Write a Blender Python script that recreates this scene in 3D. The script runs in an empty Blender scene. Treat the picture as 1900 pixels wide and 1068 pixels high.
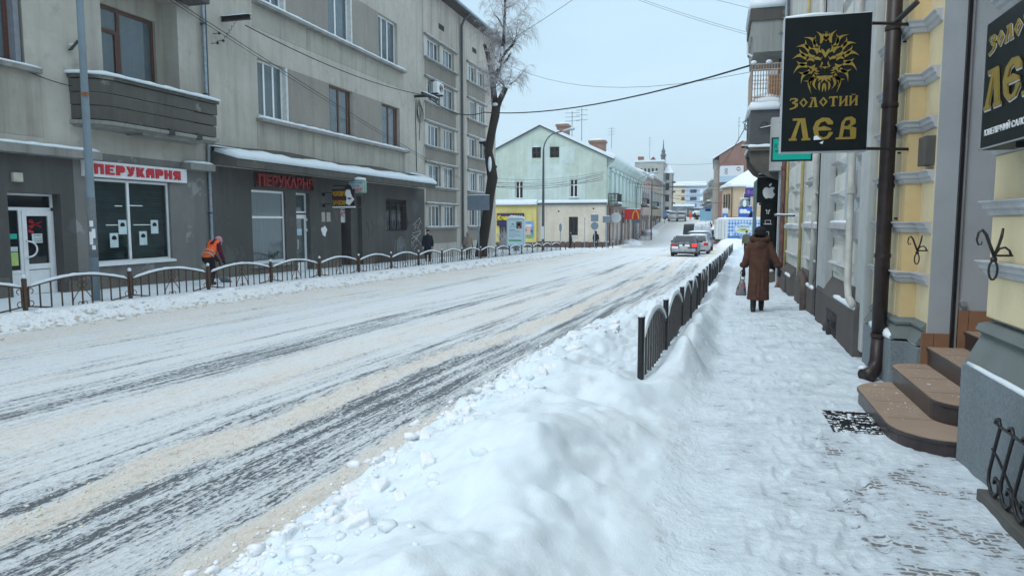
import bpy, bmesh, math, random
import numpy as np
from mathutils import Vector, Matrix
sc = bpy.context.scene
COL = sc.collection
PI = math.pi
random.seed(7)
# ------------------------------------------------------------------ camera, sky, sun
cam = bpy.data.cameras.new('camera'); camo = bpy.data.objects.new('camera', cam); COL.objects.link(camo)
cam.sensor_width = 36.0; cam.lens = 24.95; cam.clip_start = 0.05; cam.clip_end = 3000
camo.location = (0, 0, 1.75); camo.rotation_euler = (math.radians(90 - 5.38), 0, math.radians(16.0))
sc.camera = camo
sc.view_settings.view_transform = 'Standard'; sc.view_settings.look = 'None'
sc.view_settings.exposure = 0.44; sc.view_settings.gamma = 1.0; sc.view_settings.use_curve_mapping = False
SUN_EL, SUN_AZ = 48.0, 215.0
world = bpy.data.worlds.new('World'); sc.world = world; world.use_nodes = True
wn = world.node_tree; wn.nodes.clear()
out = wn.nodes.new('ShaderNodeOutputWorld'); bg = wn.nodes.new('ShaderNodeBackground')
sky = wn.nodes.new('ShaderNodeTexSky'); sky.sky_type = 'NISHITA'; sky.sun_disc = False
sky.sun_elevation = math.radians(SUN_EL); sky.sun_rotation = math.radians(SUN_AZ); sky.dust_density = 3.0
geo = wn.nodes.new('ShaderNodeTexCoord'); sep = wn.nodes.new('ShaderNodeSeparateXYZ')
wn.links.new(geo.outputs['Generated'], sep.inputs[0])
cr = wn.nodes.new('ShaderNodeValToRGB')                     # closed cloud layer: darker low down, bright overhead
e = cr.color_ramp.elements
e[0].position = 0.0; e[0].color = (.335, .425, .48, 1); e[1].position = 1.0; e[1].color = (.58, .64, .70, 1)
m_ = cr.color_ramp.elements.new(.13); m_.color = (.33, .445, .525, 1)
m_ = cr.color_ramp.elements.new(.36); m_.color = (.325, .455, .55, 1)
m_ = cr.color_ramp.elements.new(.60); m_.color = (.47, .57, .65, 1)
wn.links.new(sep.outputs['Z'], cr.inputs[0])
sca = wn.nodes.new('ShaderNodeVectorMath'); sca.operation = 'SCALE'; sca.inputs['Scale'].default_value = 14.5
cn = wn.nodes.new('ShaderNodeTexNoise'); cn.inputs['Scale'].default_value = 2.2; cn.inputs['Detail'].default_value = 5; cmap = wn.nodes.new('ShaderNodeVectorMath'); cmap.operation = 'MULTIPLY'; cmap.inputs[1].default_value = (1, 1, 3.5)
wn.links.new(geo.outputs['Generated'], cmap.inputs[0]); wn.links.new(cmap.outputs[0], cn.inputs['Vector'])
cmr = wn.nodes.new('ShaderNodeMapRange'); cmr.inputs[1].default_value = .3; cmr.inputs[2].default_value = .7; cmr.inputs[3].default_value = .93; cmr.inputs[4].default_value = 1.06; wn.links.new(cn.outputs['Fac'], cmr.inputs[0])
cmul = wn.nodes.new('ShaderNodeVectorMath'); cmul.operation = 'SCALE'; wn.links.new(cr.outputs[0], cmul.inputs[0]); wn.links.new(cmr.outputs[0], cmul.inputs['Scale'])
wn.links.new(cmul.outputs[0], sca.inputs[0])
mx = wn.nodes.new('ShaderNodeMix'); mx.data_type = 'RGBA'; mx.inputs[0].default_value = .93
wn.links.new(sky.outputs[0], mx.inputs[6]); wn.links.new(sca.outputs[0], mx.inputs[7])
wn.links.new(mx.outputs[2], bg.inputs[0]); bg.inputs[1].default_value = 0.1
wn.links.new(bg.outputs[0], out.inputs[0])
sl = bpy.data.lights.new('sun', 'SUN'); sl.energy = .9; sl.angle = math.radians(25); sl.color = (1.0, .985, .96)
so = bpy.data.objects.new('sun', sl); COL.objects.link(so)
az = math.radians(SUN_AZ)
sd = Vector((math.sin(az) * math.cos(math.radians(SUN_EL)), math.cos(az) * math.cos(math.radians(SUN_EL)), math.sin(math.radians(SUN_EL))))
so.rotation_euler = (-sd).to_track_quat('-Z', 'Y').to_euler()

# ------------------------------------------------------------------ mesh helpers
ORG = {}
class MB:
    def __init__(s): s.v = []; s.f = []
    def add(s, vs, fs):
        b = len(s.v); s.v += [tuple(p) for p in vs]; s.f += [tuple(b + i for i in f) for f in fs]; return s
    def box(s, x0, x1, y0, y1, z0, z1):
        if x0 > x1: x0, x1 = x1, x0
        if y0 > y1: y0, y1 = y1, y0
        if z0 > z1: z0, z1 = z1, z0
        return s.add([(x0,y0,z0),(x1,y0,z0),(x1,y1,z0),(x0,y1,z0),(x0,y0,z1),(x1,y0,z1),(x1,y1,z1),(x0,y1,z1)],
              [(0,3,2,1),(4,5,6,7),(0,1,5,4),(1,2,6,5),(2,3,7,6),(3,0,4,7)])
    def tube(s, pts, r, n=8, caps=True, sx=1.0):
        pts = [Vector(p) for p in pts]; N = len(pts)
        rs = r if isinstance(r, (list, tuple)) else [r] * N
        up = Vector((0, 0, 1)); b = len(s.v); prev = None
        for i, p in enumerate(pts):
            t = (pts[min(i+1, N-1)] - pts[max(i-1, 0)])
            if t.length < 1e-9: t = Vector((0,0,1))
            t.normalize()
            if prev is None:
                a = t.cross(up)
                if a.length < .05: a = t.cross(Vector((0, 1, 0)))
            else: a = prev - t * prev.dot(t)
            a.normalize(); prev = a; c = t.cross(a)
            for k in range(n):
                th = 2*PI*k/n; q = p + (a*math.cos(th)*sx + c*math.sin(th)) * rs[i]; s.v.append(tuple(q))
        for i in range(N-1):
            for k in range(n):
                k2 = (k+1) % n; s.f.append((b+i*n+k, b+i*n+k2, b+(i+1)*n+k2, b+(i+1)*n+k))
        if caps:
            s.f.append(tuple(b+k for k in range(n))[::-1]); s.f.append(tuple(b+(N-1)*n+k for k in range(n)))
        return s
    def ring_loft(s, rings, caps=True):
        n = len(rings[0]); b = len(s.v)
        for r in rings: s.v += [tuple(p) for p in r]
        for i in range(len(rings)-1):
            for k in range(n):
                k2 = (k+1) % n; s.f.append((b+i*n+k, b+i*n+k2, b+(i+1)*n+k2, b+(i+1)*n+k))
        if caps:
            s.f.append(tuple(b+k for k in range(n))[::-1]); s.f.append(tuple(b+(len(rings)-1)*n+k for k in range(n)))
        return s
    def ell(s, c, r, nu=12, nv=8):
        c = Vector(c); rr = r if isinstance(r, (list, tuple)) else (r, r, r); b = len(s.v)
        s.v.append((c.x, c.y, c.z - rr[2]))
        for j in range(1, nv):
            ph = -PI/2 + PI*j/nv
            for i in range(nu):
                th = 2*PI*i/nu; s.v.append((c.x+rr[0]*math.cos(ph)*math.cos(th), c.y+rr[1]*math.cos(ph)*math.sin(th), c.z+rr[2]*math.sin(ph)))
        s.v.append((c.x, c.y, c.z + rr[2])); top = len(s.v)-1
        for i in range(nu): s.f.append((b, b+1+(i+1)%nu, b+1+i))
        for j in range(nv-2):
            for i in range(nu):
                a = b+1+j*nu; s.f.append((a+i, a+(i+1)%nu, a+nu+(i+1)%nu, a+nu+i))
        a = b+1+(nv-2)*nu
        for i in range(nu): s.f.append((a+i, a+(i+1)%nu, top))
        return s
    def prism(s, poly, fr, d0, d1):
        """polygon (a,b) list extruded along frame: fr(a,b,d)->xyz"""
        n = len(poly); b = len(s.v)
        for d in (d0, d1): s.v += [tuple(fr(a, c, d)) for a, c in poly]
        s.f.append(tuple(range(b, b+n))[::-1]); s.f.append(tuple(range(b+n, b+2*n)))
        for k in range(n): s.f.append((b+k, b+(k+1)%n, b+n+(k+1)%n, b+n+k))
        return s
    def mesh(s, name, off=(0,0,0)):
        me = bpy.data.meshes.new(name); o = Vector(off)
        me.from_pydata([(v[0]-o.x, v[1]-o.y, v[2]-o.z) for v in s.v], [], s.f)
        bm = bmesh.new(); bm.from_mesh(me); bmesh.ops.recalc_face_normals(bm, faces=bm.faces); bm.to_mesh(me); bm.free()
        return me
    def build(s, name, m, parent=None, loc=None, smooth=False, bevel=0, **kw):
        off = ORG.get(parent.name, (0,0,0)) if parent else (loc or (0,0,0))
        me = s.mesh(name, off); me.materials.append(m)
        o = bpy.data.objects.new(name, me); COL.objects.link(o)
        if parent: o.parent = parent; ORG[o.name] = off
        elif loc: o.location = loc; ORG[o.name] = loc
        if smooth: me.polygons.foreach_set('use_smooth', [True]*len(me.polygons))
        if bevel:
            md = o.modifiers.new('bevel', 'BEVEL'); md.width = bevel; md.segments = 2; md.limit_method = 'ANGLE'; md.harden_normals = False
        for k, v in kw.items(): o[k] = v
        return o
def thing(name, label, cat, loc=(0,0,0), rz=0, group=None, local=False):
    o = bpy.data.objects.new(name, None); COL.objects.link(o); o.location = loc; o.rotation_euler = (0,0,rz)
    o.empty_display_size = .3; o['label'] = label; o['category'] = cat
    if group: o['group'] = group
    ORG[o.name] = (0,0,0) if local else tuple(loc)
    return o
def tag(o, label, cat, group=None):
    o['label'] = label; o['category'] = cat
    if group: o['group'] = group
    return o
def inst(name, me, parent, loc, rz=0, scale=None):
    """a part that shares its mesh; loc is in world coordinates"""
    o = bpy.data.objects.new(name, me); COL.objects.link(o); o.parent = parent
    of = ORG.get(parent.name, (0,0,0)); o.location = (loc[0]-of[0], loc[1]-of[1], loc[2]-of[2]); o.rotation_euler = (0,0,rz)
    if scale: o.scale = scale
    ORG[o.name] = of
    return o
def copy_tree(root, loc, rz, label, group=None):
    def cp(o, par):
        c = o.copy(); COL.objects.link(c); c.parent = par
        for ch in [x for x in KIDS.get(o.name, [])]: cp(ch, c)
        return c
    KIDS = {}
    for o in bpy.data.objects:
        if o.parent: KIDS.setdefault(o.parent.name, []).append(o)
    r = cp(root, None); r.location = loc; r.rotation_euler = (0,0,rz); r['label'] = label
    if group: r['group'] = group
    return r

class Fac:
    """vertical facade: L looks to +x, R looks to -x, S looks to -y. P(u, z, n): u along, n outward."""
    def __init__(s, k, c): s.k = k; s.c = c
    def P(s, u, z, n=0):
        return (s.c+n, u, z) if s.k == 'L' else (s.c-n, u, z) if s.k == 'R' else (u, s.c-n, z)
    def box(s, mb, u0, u1, z0, z1, n0, n1):
        a = s.P(u0, z0, n0); b = s.P(u1, z1, n1); return mb.box(a[0], b[0], a[1], b[1], a[2], b[2])
    def fr(s): return lambda a, b, d: s.P(a, b, d)

# ------------------------------------------------------------------ materials
def new_mat(name):
    m = bpy.data.materials.new(name); m.use_nodes = True; nt = m.node_tree
    b = nt.nodes['Principled BSDF']; return m, nt, b
def nd(nt, t, **kw):
    n = nt.nodes.new(t)
    for k, v in kw.items(): setattr(n, k, v)
    return n
def ramp(nt, src, stops):
    r = nd(nt, 'ShaderNodeValToRGB'); els = r.color_ramp.elements
    els[0].position = stops[0][0]; els[0].color = (*stops[0][1], 1) if not isinstance(stops[0][1], (int, float)) else (stops[0][1],)*3+(1,)
    els[1].position = stops[-1][0]; c = stops[-1][1]; els[1].color = (*c, 1) if not isinstance(c, (int, float)) else (c, c, c, 1)
    for p, c in stops[1:-1]:
        q = els.new(p); q.color = (*c, 1) if not isinstance(c, (int, float)) else (c, c, c, 1)
    nt.links.new(src, r.inputs[0]); return r.outputs[0]
def mth(nt, op, a, b=None, clamp=False):
    n = nd(nt, 'ShaderNodeMath', operation=op); n.use_clamp = clamp
    for i, v in enumerate((a, b)):
        if v is None: continue
        if isinstance(v, (int, float)): n.inputs[i].default_value = v
        else: nt.links.new(v, n.inputs[i])
    return n.outputs[0]
def noise(nt, vec, scale, detail=4, rough=.55):
    n = nd(nt, 'ShaderNodeTexNoise'); n.inputs['Scale'].default_value = scale; n.inputs['Detail'].default_value = detail
    n.inputs['Roughness'].default_value = rough
    if vec is not None: nt.links.new(vec, n.inputs['Vector'])
    return n.outputs['Fac']
def mixc(nt, f, a, b, mode='MIX'):
    n = nd(nt, 'ShaderNodeMix', data_type='RGBA', blend_type=mode)
    for i, v in ((0, f), (6, a), (7, b)):
        if isinstance(v, tuple): n.inputs[i].default_value = (*v, 1) if len(v) == 3 else v
        elif isinstance(v, (int, float)): n.inputs[i].default_value = v
        else: nt.links.new(v, n.inputs[i])
    return n.outputs[2]
def wpos(nt, sc=(1,1,1)):
    g = nd(nt, 'ShaderNodeNewGeometry'); mp = nd(nt, 'ShaderNodeVectorMath', operation='MULTIPLY')
    nt.links.new(g.outputs['Position'], mp.inputs[0]); mp.inputs[1].default_value = sc; return mp.outputs[0]
def bump(nt, b, h, strength=.3, dist=.02):
    n = nd(nt, 'ShaderNodeBump'); n.inputs['Strength'].default_value = strength; n.inputs['Distance'].default_value = dist
    nt.links.new(h, n.inputs['Height']); nt.links.new(n.outputs[0], b.inputs['Normal'])
def plain(name, col, rough=.6, metal=0, var=.12, vs=6.0, spec=.4, emit=None, bp=0, bs=60):
    m, nt, b = new_mat(name)
    n = noise(nt, wpos(nt), vs, 4)
    k = ramp(nt, n, [(.3, tuple(max(0, c*(1-var)) for c in col)), (.7, tuple(min(1, c*(1+var)) for c in col))])
    nt.links.new(k, b.inputs['Base Color']); b.inputs['Roughness'].default_value = rough; b.inputs['Metallic'].default_value = metal
    b.inputs['Specular IOR Level'].default_value = spec
    if bp: bump(nt, b, noise(nt, wpos(nt), bs, 3), bp, .01)
    if emit: b.inputs['Emission Color'].default_value = (*emit[0], 1); b.inputs['Emission Strength'].default_value = emit[1]
    return m
def plaster(name, col, dirt=(.12,.12,.11), amt=.35, streak=.5, fine=.25, fscale=90, patch=None):
    """rendered wall: cloudy tone, runs of dirt down the wall, fine grain"""
    m, nt, b = new_mat(name)
    big = noise(nt, wpos(nt), .55, 5, .6); med = noise(nt, wpos(nt), 3.2, 5, .6)
    st = noise(nt, wpos(nt, (2.6, 2.6, .16)), 1.0, 5, .65); gr = noise(nt, wpos(nt), fscale, 2, .6)
    tone = mixc(nt, ramp(nt, big, [(.32, 0.), (.7, 1.)]), tuple(c*.88 for c in col), tuple(min(1, c*1.1) for c in col))
    tone = mixc(nt, ramp(nt, med, [(.45, 0.), (.75, .35)]), tone, tuple(c*.72 for c in col))
    d = mth(nt, 'MULTIPLY', ramp(nt, st, [(.48, 0.), (.72, 1.)]), streak)
    d2 = mth(nt, 'MULTIPLY', ramp(nt, noise(nt, wpos(nt), 1.3, 6, .7), [(.55, 0.), (.8, 1.)]), amt)
    tone = mixc(nt, mth(nt, 'MAXIMUM', d, d2, True), tone, dirt)
    if patch:
        tone = mixc(nt, ramp(nt, noise(nt, wpos(nt), .9, 5, .6), [(.60, 0.), (.63, patch[1])]), tone, patch[0])
    tone = mixc(nt, mth(nt, 'MULTIPLY', ramp(nt, gr, [(.35, 0.), (.7, 1.)]), fine), tone, tuple(c*.6 for c in col))
    nt.links.new(tone, b.inputs['Base Color']); b.inputs['Roughness'].default_value = .92; b.inputs['Specular IOR Level'].default_value = .2
    bump(nt, b, gr, .35, .012)
    return m
def snow_mat(name, col=(.76,.84,.89), dirt=None, bs=.35):
    m, nt, b = new_mat(name)
    n1 = noise(nt, wpos(nt), 5, 5, .6); n2 = noise(nt, wpos(nt), 70, 4, .7); n3 = noise(nt, wpos(nt), 18, 4, .6)
    t = mixc(nt, ramp(nt, n1, [(.35, 0.), (.7, 1.)]), tuple(c*.96 for c in col), col)
    if dirt: t = mixc(nt, mth(nt, 'MULTIPLY', ramp(nt, n3, [(.5, 0.), (.72, 1.)]), dirt[1]), t, dirt[0])
    nt.links.new(t, b.inputs['Base Color']); b.inputs['Roughness'].default_value = .75; b.inputs['Specular IOR Level'].default_value = .25
    hh = mth(nt, 'ADD', mth(nt, 'MULTIPLY', n2, .35), n3)
    bump(nt, b, hh, bs, .02)
    return m
def glass_mat(name, tint=(.05,.07,.08), tr=.45, rough=.06, coat=.25):
    m, nt, b = new_mat(name)
    b.inputs['Base Color'].default_value = (*tint, 1); b.inputs['Roughness'].default_value = rough; b.inputs['Specular IOR Level'].default_value = .6
    b.inputs['Coat Weight'].default_value = coat; b.inputs['Coat Roughness'].default_value = .03
    wv = noise(nt, wpos(nt), 2.2, 2); bump(nt, b, wv, .06, .05)
    t = nd(nt, 'ShaderNodeBsdfTransparent'); t.inputs[0].default_value = (.82, .88, .9, 1); mxs = nd(nt, 'ShaderNodeMixShader'); mxs.inputs[0].default_value = 1-tr
    nt.links.new(t.outputs[0], mxs.inputs[1]); nt.links.new(b.outputs[0], mxs.inputs[2])
    nt.links.new(mxs.outputs[0], nt.nodes['Material Output'].inputs[0]); return m

M = dict(
 snow=snow_mat('snow'), snow_soft=snow_mat('snow_soft', bs=.18), snow_old=snow_mat('snow_old', (.83,.87,.91), ((.55,.52,.46), .35), .6),
 wallA=plaster('plaster_grey_green', (.50,.475,.42), (.20,.185,.16), .75, .38, .16, 90, ((.43,.40,.345), .5)),
 wallB=plaster('plaster_rough_grey', (.34,.315,.28), (.15,.14,.13), .3, .3, .6, 45),
 wallBrown=plaster('plaster_brown_grey', (.42,.40,.345), (.17,.155,.13), .4, .6, .15),
 ground_dark=plaster('plaster_dark_grey', (.105,.102,.098), (.19,.19,.18), .45, .35, .35, 60, ((.135,.14,.14), .8)),
 ground_mid=plaster('plaster_mid_grey', (.21,.21,.20), (.09,.09,.085), .4, .4, .2, 60, ((.42,.43,.43), .5)),
 plinth_old=plaster('plinth_old_render', (.17,.16,.14), (.07,.065,.06), .6, .4, .4, 50, ((.30,.28,.24), .6)),
 concrete=plaster('concrete_stained', (.125,.12,.108), (.045,.045,.04), .8, .6, .25, 90, ((.32,.31,.28), .6)),
 ledge=plaster('ledge_concrete', (.30,.30,.28), (.1,.1,.09), .6, .6, .2),
 apt=plaster('apartment_render', (.53,.485,.425), (.16,.14,.12), .45, .6, .25), apt_panel=plaster('apartment_panel', (.62,.60,.56), (.25,.23,.2), .3, .45, .1),
 apt_dark=plaster('apartment_rough_panel', (.30,.275,.24), (.11,.10,.09), .35, .4, .5, 45),
 reveal_blue=plain('painted_reveal_blue_grey', (.21,.225,.25), .8), reveal_white=plain('white_reveal', (.62,.63,.62), .8),
 upvc=plain('white_plastic_frame', (.80,.82,.83), .35, var=.05), brownframe=plain('brown_wood_frame', (.115,.05,.035), .5, var=.25, vs=14),
 glass=glass_mat('window_glass', (.14,.18,.20), .5, coat=1.0), glass_dark=glass_mat('dark_glass', (.02,.025,.03), .25),
 curtain=plain('net_curtain', (.80,.84,.88), .95, var=.15, vs=4), curtain2=plain('drawn_blinds', (.42,.43,.36), .95, var=.15, vs=3),
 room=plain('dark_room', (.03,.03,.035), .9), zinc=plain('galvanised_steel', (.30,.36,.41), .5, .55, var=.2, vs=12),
 zinc_dark=plain('dark_downpipe', (.10,.115,.13), .5, .3), black=plain('black_painted_metal', (.012,.012,.014), .4, var=.3, spec=.5),
 darksteel=plain('weathered_dark_iron', (.055,.048,.043), .6, .3, var=.35, vs=20), rust=plain('rusty_post_paint', (.095,.06,.042), .75, .15, var=.5, vs=25),
 wire=plain('black_cable', (.015,.015,.017), .6), white=plain('white_enamel', (.78,.80,.81), .4, var=.06),
 red=plain('red_letters', (.50,.02,.035), .45, var=.1), darkred=plain('dull_red_letters', (.30,.035,.04), .6, var=.3, vs=9), gold=plain('gold_film', (.30,.21,.035), .38, .25, var=.12, spec=.5),
 blackboard=plain('black_sign_board', (.006,.010,.011), .45, var=.2, spec=.18), silver=plain('brushed_aluminium', (.50,.53,.55), .4, .7),
 teal=plain('teal_sign_board', (.0,.40,.31), .4, var=.06), bark=plaster('tree_bark', (.05,.042,.036), (.015,.012,.01), .5, .4, .5, 30),
 twig=plain('frosted_twig', (.42,.41,.42), .9, var=.3, vs=3), branch=plain('dark_branch', (.06,.05,.045), .9, var=.3),
)
def wavy(name, cols, scale, axis=0):
    m, nt, b = new_mat(name); w = nd(nt, 'ShaderNodeTexWave'); w.inputs['Scale'].default_value = scale; w.inputs['Distortion'].default_value = 1.0
    nt.links.new(wpos(nt), w.inputs['Vector']); w.bands_direction = ['X','Y','Z'][axis]
    nt.links.new(ramp(nt, w.outputs['Fac'], [(0, cols[0]), (1, cols[1])]), b.inputs['Base Color']); b.inputs['Roughness'].default_value = .8; return m

# ------------------------------------------------------------------ terrain
def zg(y):
    y = np.asarray(y, float)
    ks = np.array([-60, 0, 60, 78, 90, 102, 116, 135, 155, 175, 210, 300, 420, 3000.])
    vs = np.array([.84, 0, -.84, -1.09, -1.15, -.95, -.25, .95, 2.0, 2.35, 2.75, 5.0, 7.5, 30.])
    return np.interp(y, ks, vs)
def Z(y): return float(zg(y))
def hsh(ix, iy, s):
    n = (ix*374761393 + iy*668265263 + s*1442695041) & 0xffffffff
    n = ((n ^ (n >> 13))*1274126177) & 0xffffffff
    return ((n ^ (n >> 16)) & 0xffff)/65535.0
def vn(x, y, s=0):
    xi = np.floor(x).astype(np.int64); yi = np.floor(y).astype(np.int64); fx = x-xi; fy = y-yi
    fx = fx*fx*fx*(fx*(fx*6-15)+10); fy = fy*fy*fy*(fy*(fy*6-15)+10)
    a = hsh(xi, yi, s); b = hsh(xi+1, yi, s); c = hsh(xi, yi+1, s); d = hsh(xi+1, yi+1, s)
    return (a*(1-fx)+b*fx)*(1-fy)+(c*(1-fx)+d*fx)*fy
def fbm(x, y, o=4, s=0, g=.5):
    t = 0; a = 1; w = 0
    for i in range(o):
        c, q = math.cos(.6*i+.3), math.sin(.6*i+.3)
        t = t + a*vn((x*c-y*q)*2**i+i*17.3, (x*q+y*c)*2**i+i*9.1, s+i); w += a; a *= g
    return t/w
def sst(a, b, x): t = np.clip((x-a)/(b-a), 0, 1); return t*t*(3-2*t)
def xr(y): return np.interp(y, [-5, 9, 12, 15, 20, 27, 35, 50, 62, 78, 120, 3000], [-2.3, -2.3, -2.0, -1.6, -1.2, -.95, -.65, 0.0, .6, 1.4, 1.4, 1.4])
def fence_x(y): return np.interp(y, [-5, 8, 10.2, 13.3, 15.2, 19, 24, 32, 45, 62, 70, 3000], [-.78, -.78, -.65, -.51, -.40, -.27, -.07, .28, .69, 1.38, 1.8, 2.6])
def xs(y): return np.interp(y, [-5, 6, 10, 15, 20, 27, 35, 50, 62, 78, 3000], [.12, .12, .2, .2, .38, .55, .85, 1.35, 1.95, 2.6, 3.0])
def xl(y): return np.interp(y, [-5, 15, 25, 40, 60, 75, 100, 3000], [-11.2, -11.1, -10.9, -10.4, -9.5, -9.2, -9.0, -9.0])
def xlf(y): return np.interp(y, [-5, 62, 66, 72, 80, 3000], [-13.2, -12.9, -12.2, -11.0, -10.5, -10.4])
LUMPS = [(-1.15,.6,.75,1.3,.42),(-1.15,2.3,.72,.9,.40),(-1.02,3.75,.62,.75,.40),(-1.0,5.15,.52,.7,.38),(-1.62,4.9,.4,.7,.20),(-1.72,3.3,.42,.8,.20),(-1.25,6.5,.42,.55,.28),(-1.7,6.4,.3,.6,.16),
 (-1.32,7.7,.34,.5,.20),(-1.62,8.7,.36,.55,.24),(-1.45,10.3,.4,.8,.24),(-1.75,7.5,.25,.6,.15),(-.28,9.3,.24,.7,.20),(-.16,11.2,.26,.9,.30),(-.2,12.9,.28,.8,.34),(-.1,14.6,.26,.9,.30),(-.05,16.6,.28,1.1,.34),(.03,19,.28,1.2,.34),
 (-.45,7.0,.35,.8,.10),(-.55,4.6,.3,1.,.12),(-.98,12.3,.3,1.0,.16),(-.85,14.6,.28,1.2,.16),(-.75,17.5,.28,1.5,.16)]
_r = random.Random(21); PRINTS = []
for _k in range(200):
    _y = 2.4+22*_r.random()**1.5; _x = xs(_y)*1.0+.12+abs(_r.gauss(.55, .5)); PRINTS.append((min(1.75, float(_x)), _y, _r.gauss(0, .22)+(PI if _r.random() < .5 else 0), _r.uniform(.005, .015)))
def H(x, y):
    base = zg(y); R = xr(y); S = xs(y); L = xl(y); LF = xlf(y); F = fence_x(y)
    d = np.clip(y/10, 0, 1)
    # carriageway: slush ridges between the tracks
    def domes(s, sd, jit=.8):
        gx = x/s; gy = y/s; ix = np.floor(gx).astype(np.int64); iy = np.floor(gy).astype(np.int64); h_ = 0*x
        for di in (-1, 0, 1):
            for dj in (-1, 0, 1):
                cx = ix+di; cy = iy+dj; px = cx+.5+jit*(hsh(cx, cy, sd)-.5); py = cy+.5+jit*(hsh(cx, cy, sd+1)-.5); r = .35+.45*hsh(cx, cy, sd+2)
                h_ = np.maximum(h_, np.sqrt(np.maximum(0, r*r-(gx-px)**2-(gy-py)**2))*(hsh(cx, cy, sd+3) > .35))
        return h_*s
    xt = x-.07*np.minimum(y, 30)
    inroad = sst(L-.3, L+.3, x)*(1-sst(R-.2, R+.1, x))
    xw = xt+.25*(vn(x*.9, y*.35, 70)-.5)+.5*(vn(x*.25, y*.10, 71)-.5)
    bz = np.exp(-((xw+4.12)/.26)**2)+np.exp(-((xw+2.3)/.42)**2)+.6*np.exp(-((xw+5.6)/.45)**2)+.7*(1-sst(-10.4, -9.2, xw))
    ridg = .5+.5*np.sin(xt*4.3+1.0+1.3*vn(x*.3, y*.12, 5))
    rd = .008*fbm(x*17, y*.5, 3, 14)+ridg*.018*fbm(x*9, y*2.2, 4, 11)+.012*fbm(x*22, y*11, 3, 12)+.012*vn(x*1.5, y*.35, 3)
    pile = sst(.35, 0, R-x)*.05*(.4+fbm(x*7, y*4, 4, 31)*1.2)
    z = inroad*(rd+pile+bz*(.03*fbm(x*7, y*4, 4, 72)+(.30*domes(.055, 620)+.25*domes(.11, 640))*(vn(x*2.3, y*1.1, 73) > .42)*(1-sst(40, 70, y))))
    # heaped snow between road and footway on the right
    ew = .16*(vn(y*2.3+0*x, x*0, 77)-.5)+.10*(vn(y*7.1+0*x, x*0, 78)-.5)
    t = sst(R-.10+ew, R+.16+ew, x)*(1-sst(S-.55, S+.05, x))
    wx_ = x+.22*(fbm(x*1.4, y*1.1, 3, 91)-.5); wy_ = y+.3*(fbm(x*1.2, y*1.3, 3, 92)-.5)
    body = .25+1.4*fbm(wx_*1.3, wy_*1.05, 4, 93)
    ridge = sst(R-.1, R+.95, wx_)*(1-sst(-1.15, .02, wx_))*.34*body
    a1 = np.exp(-((wx_-(R+.55))/.42)**2)*.25*body; a2 = np.exp(-((wx_-(F+.42))/.27)**2)*.33*(.55+.9*vn(wy_*1.15, x*.5, 8))
    far2 = np.exp(-((wx_-(F+.32))/.28)**2)*.34*(.6+.8*vn(wy_*.8, x*.5, 8))+np.exp(-((wx_-(F-.34))/.26)**2)*.20*(.6+.8*vn(wy_*.6, x*.5, 18))
    k1 = sst(6.6, 9.0, y); k2 = sst(16, 22, y)
    bank = (1-k1)*ridge+k1*((1-k2)*(a1+a2)+k2*far2)
    gate = np.exp(-((x-F)/.15)**2)*sst(6.8, 7.8, y)*(1-.4*k2)
    edge = sst(R-.22+ew, R+.02+ew, x)*(1-sst(R+.10+ew, R+.70+ew, x))*(.25+1.0*sst(.40, .62, vn(x*1.1, y*.9, 6)))
    cl = np.minimum(1.0, edge)*(.55*domes(.21, 500)*(vn(x*1.7, y*1.5, 7) > .45)+.55*domes(.10, 510)*(vn(x*3.1, y*2.3, 17) > .4)+.5*domes(.05, 520))
    dirty = sst(.50, .66, fbm(x*1.6, y*1.2, 3, 95))*(sst(-.95, -.5, x)*(y < 40)+.0)
    bank = t*(bank*(1-.8*gate)+.045+.055*(fbm(x*3.3, y*2.6, 3, 9)-.4)*(1+k1)+dirty*(.016*fbm(x*16, y*14, 3, 96)+.20*domes(.06, 540))+k1*(.075*(fbm(x*5, y*5, 4, 97)-.45)+.30*domes(.09, 545)*(vn(x*2.7, y*2.1, 99) > .45))+.004*fbm(x*30, y*30, 2, 98))*1.0+cl
    z = z+bank
    # footway, trodden snow
    fw = sst(S-.3, S+.1, x)
    z = z+fw*(.03+.012*sst(.45,.75,fbm(x*4.5,y*3.6,3,57))+.05*domes(.10, 560)*(vn(x*2.1,y*1.7,58) > .55)+.10*sst(9, 15, y)*(1-sst(45, 60, y))*.7+.016*fbm(x*6, y*5, 4, 51)+.010*fbm(x*19, y*16, 3, 52)*np.clip(y/6, .35, 1))
    z = z+fw*np.exp(-((x-1.95)/.22)**2)*.06*(vn(y*1.2+0*x, x*0, 5))*sst(10, 12, y)*(1-sst(24, 26, y))
    sel = (x > -.4) & (x < 2.4) & (y > 2) & (y < 26)
    if sel.any():
        xx = x[sel]; yy = y[sel]; dd = np.zeros_like(xx)
        for (fx_, fy_, fa, fd) in PRINTS:
            c_, s_ = math.cos(fa), math.sin(fa); m_ = (np.abs(yy-fy_) < .3) & (np.abs(xx-fx_) < .3)
            if not m_.any(): continue
            u = (xx[m_]-fx_)*c_+(yy[m_]-fy_)*s_; v = -(xx[m_]-fx_)*s_+(yy[m_]-fy_)*c_
            q = np.sqrt((u/(.052+.012*np.sin(v*18)))**2+(v/.145)**2); dd[m_] += -fd*(1-sst(.75, 1.05, q))+fd*.45*np.exp(-((q-1.25)/.22)**2)
        z = z.copy(); z[sel] += np.clip(dd, -.028, .02)
    # left verge and footway
    lf = 1-sst(L-.9, L+.05, x)
    z = z+lf*(.05+.10*np.exp(-((x-(LF+.9))/.55)**2)*(.6+.8*vn(y*.5+0*x, x*0, 4))+.05*fbm(x*3.5, y*3.5, 4, 61)*sst(LF-.2, LF+.3, x)+.03*fbm(x*1.5, y*1.5, 3, 62))
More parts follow.
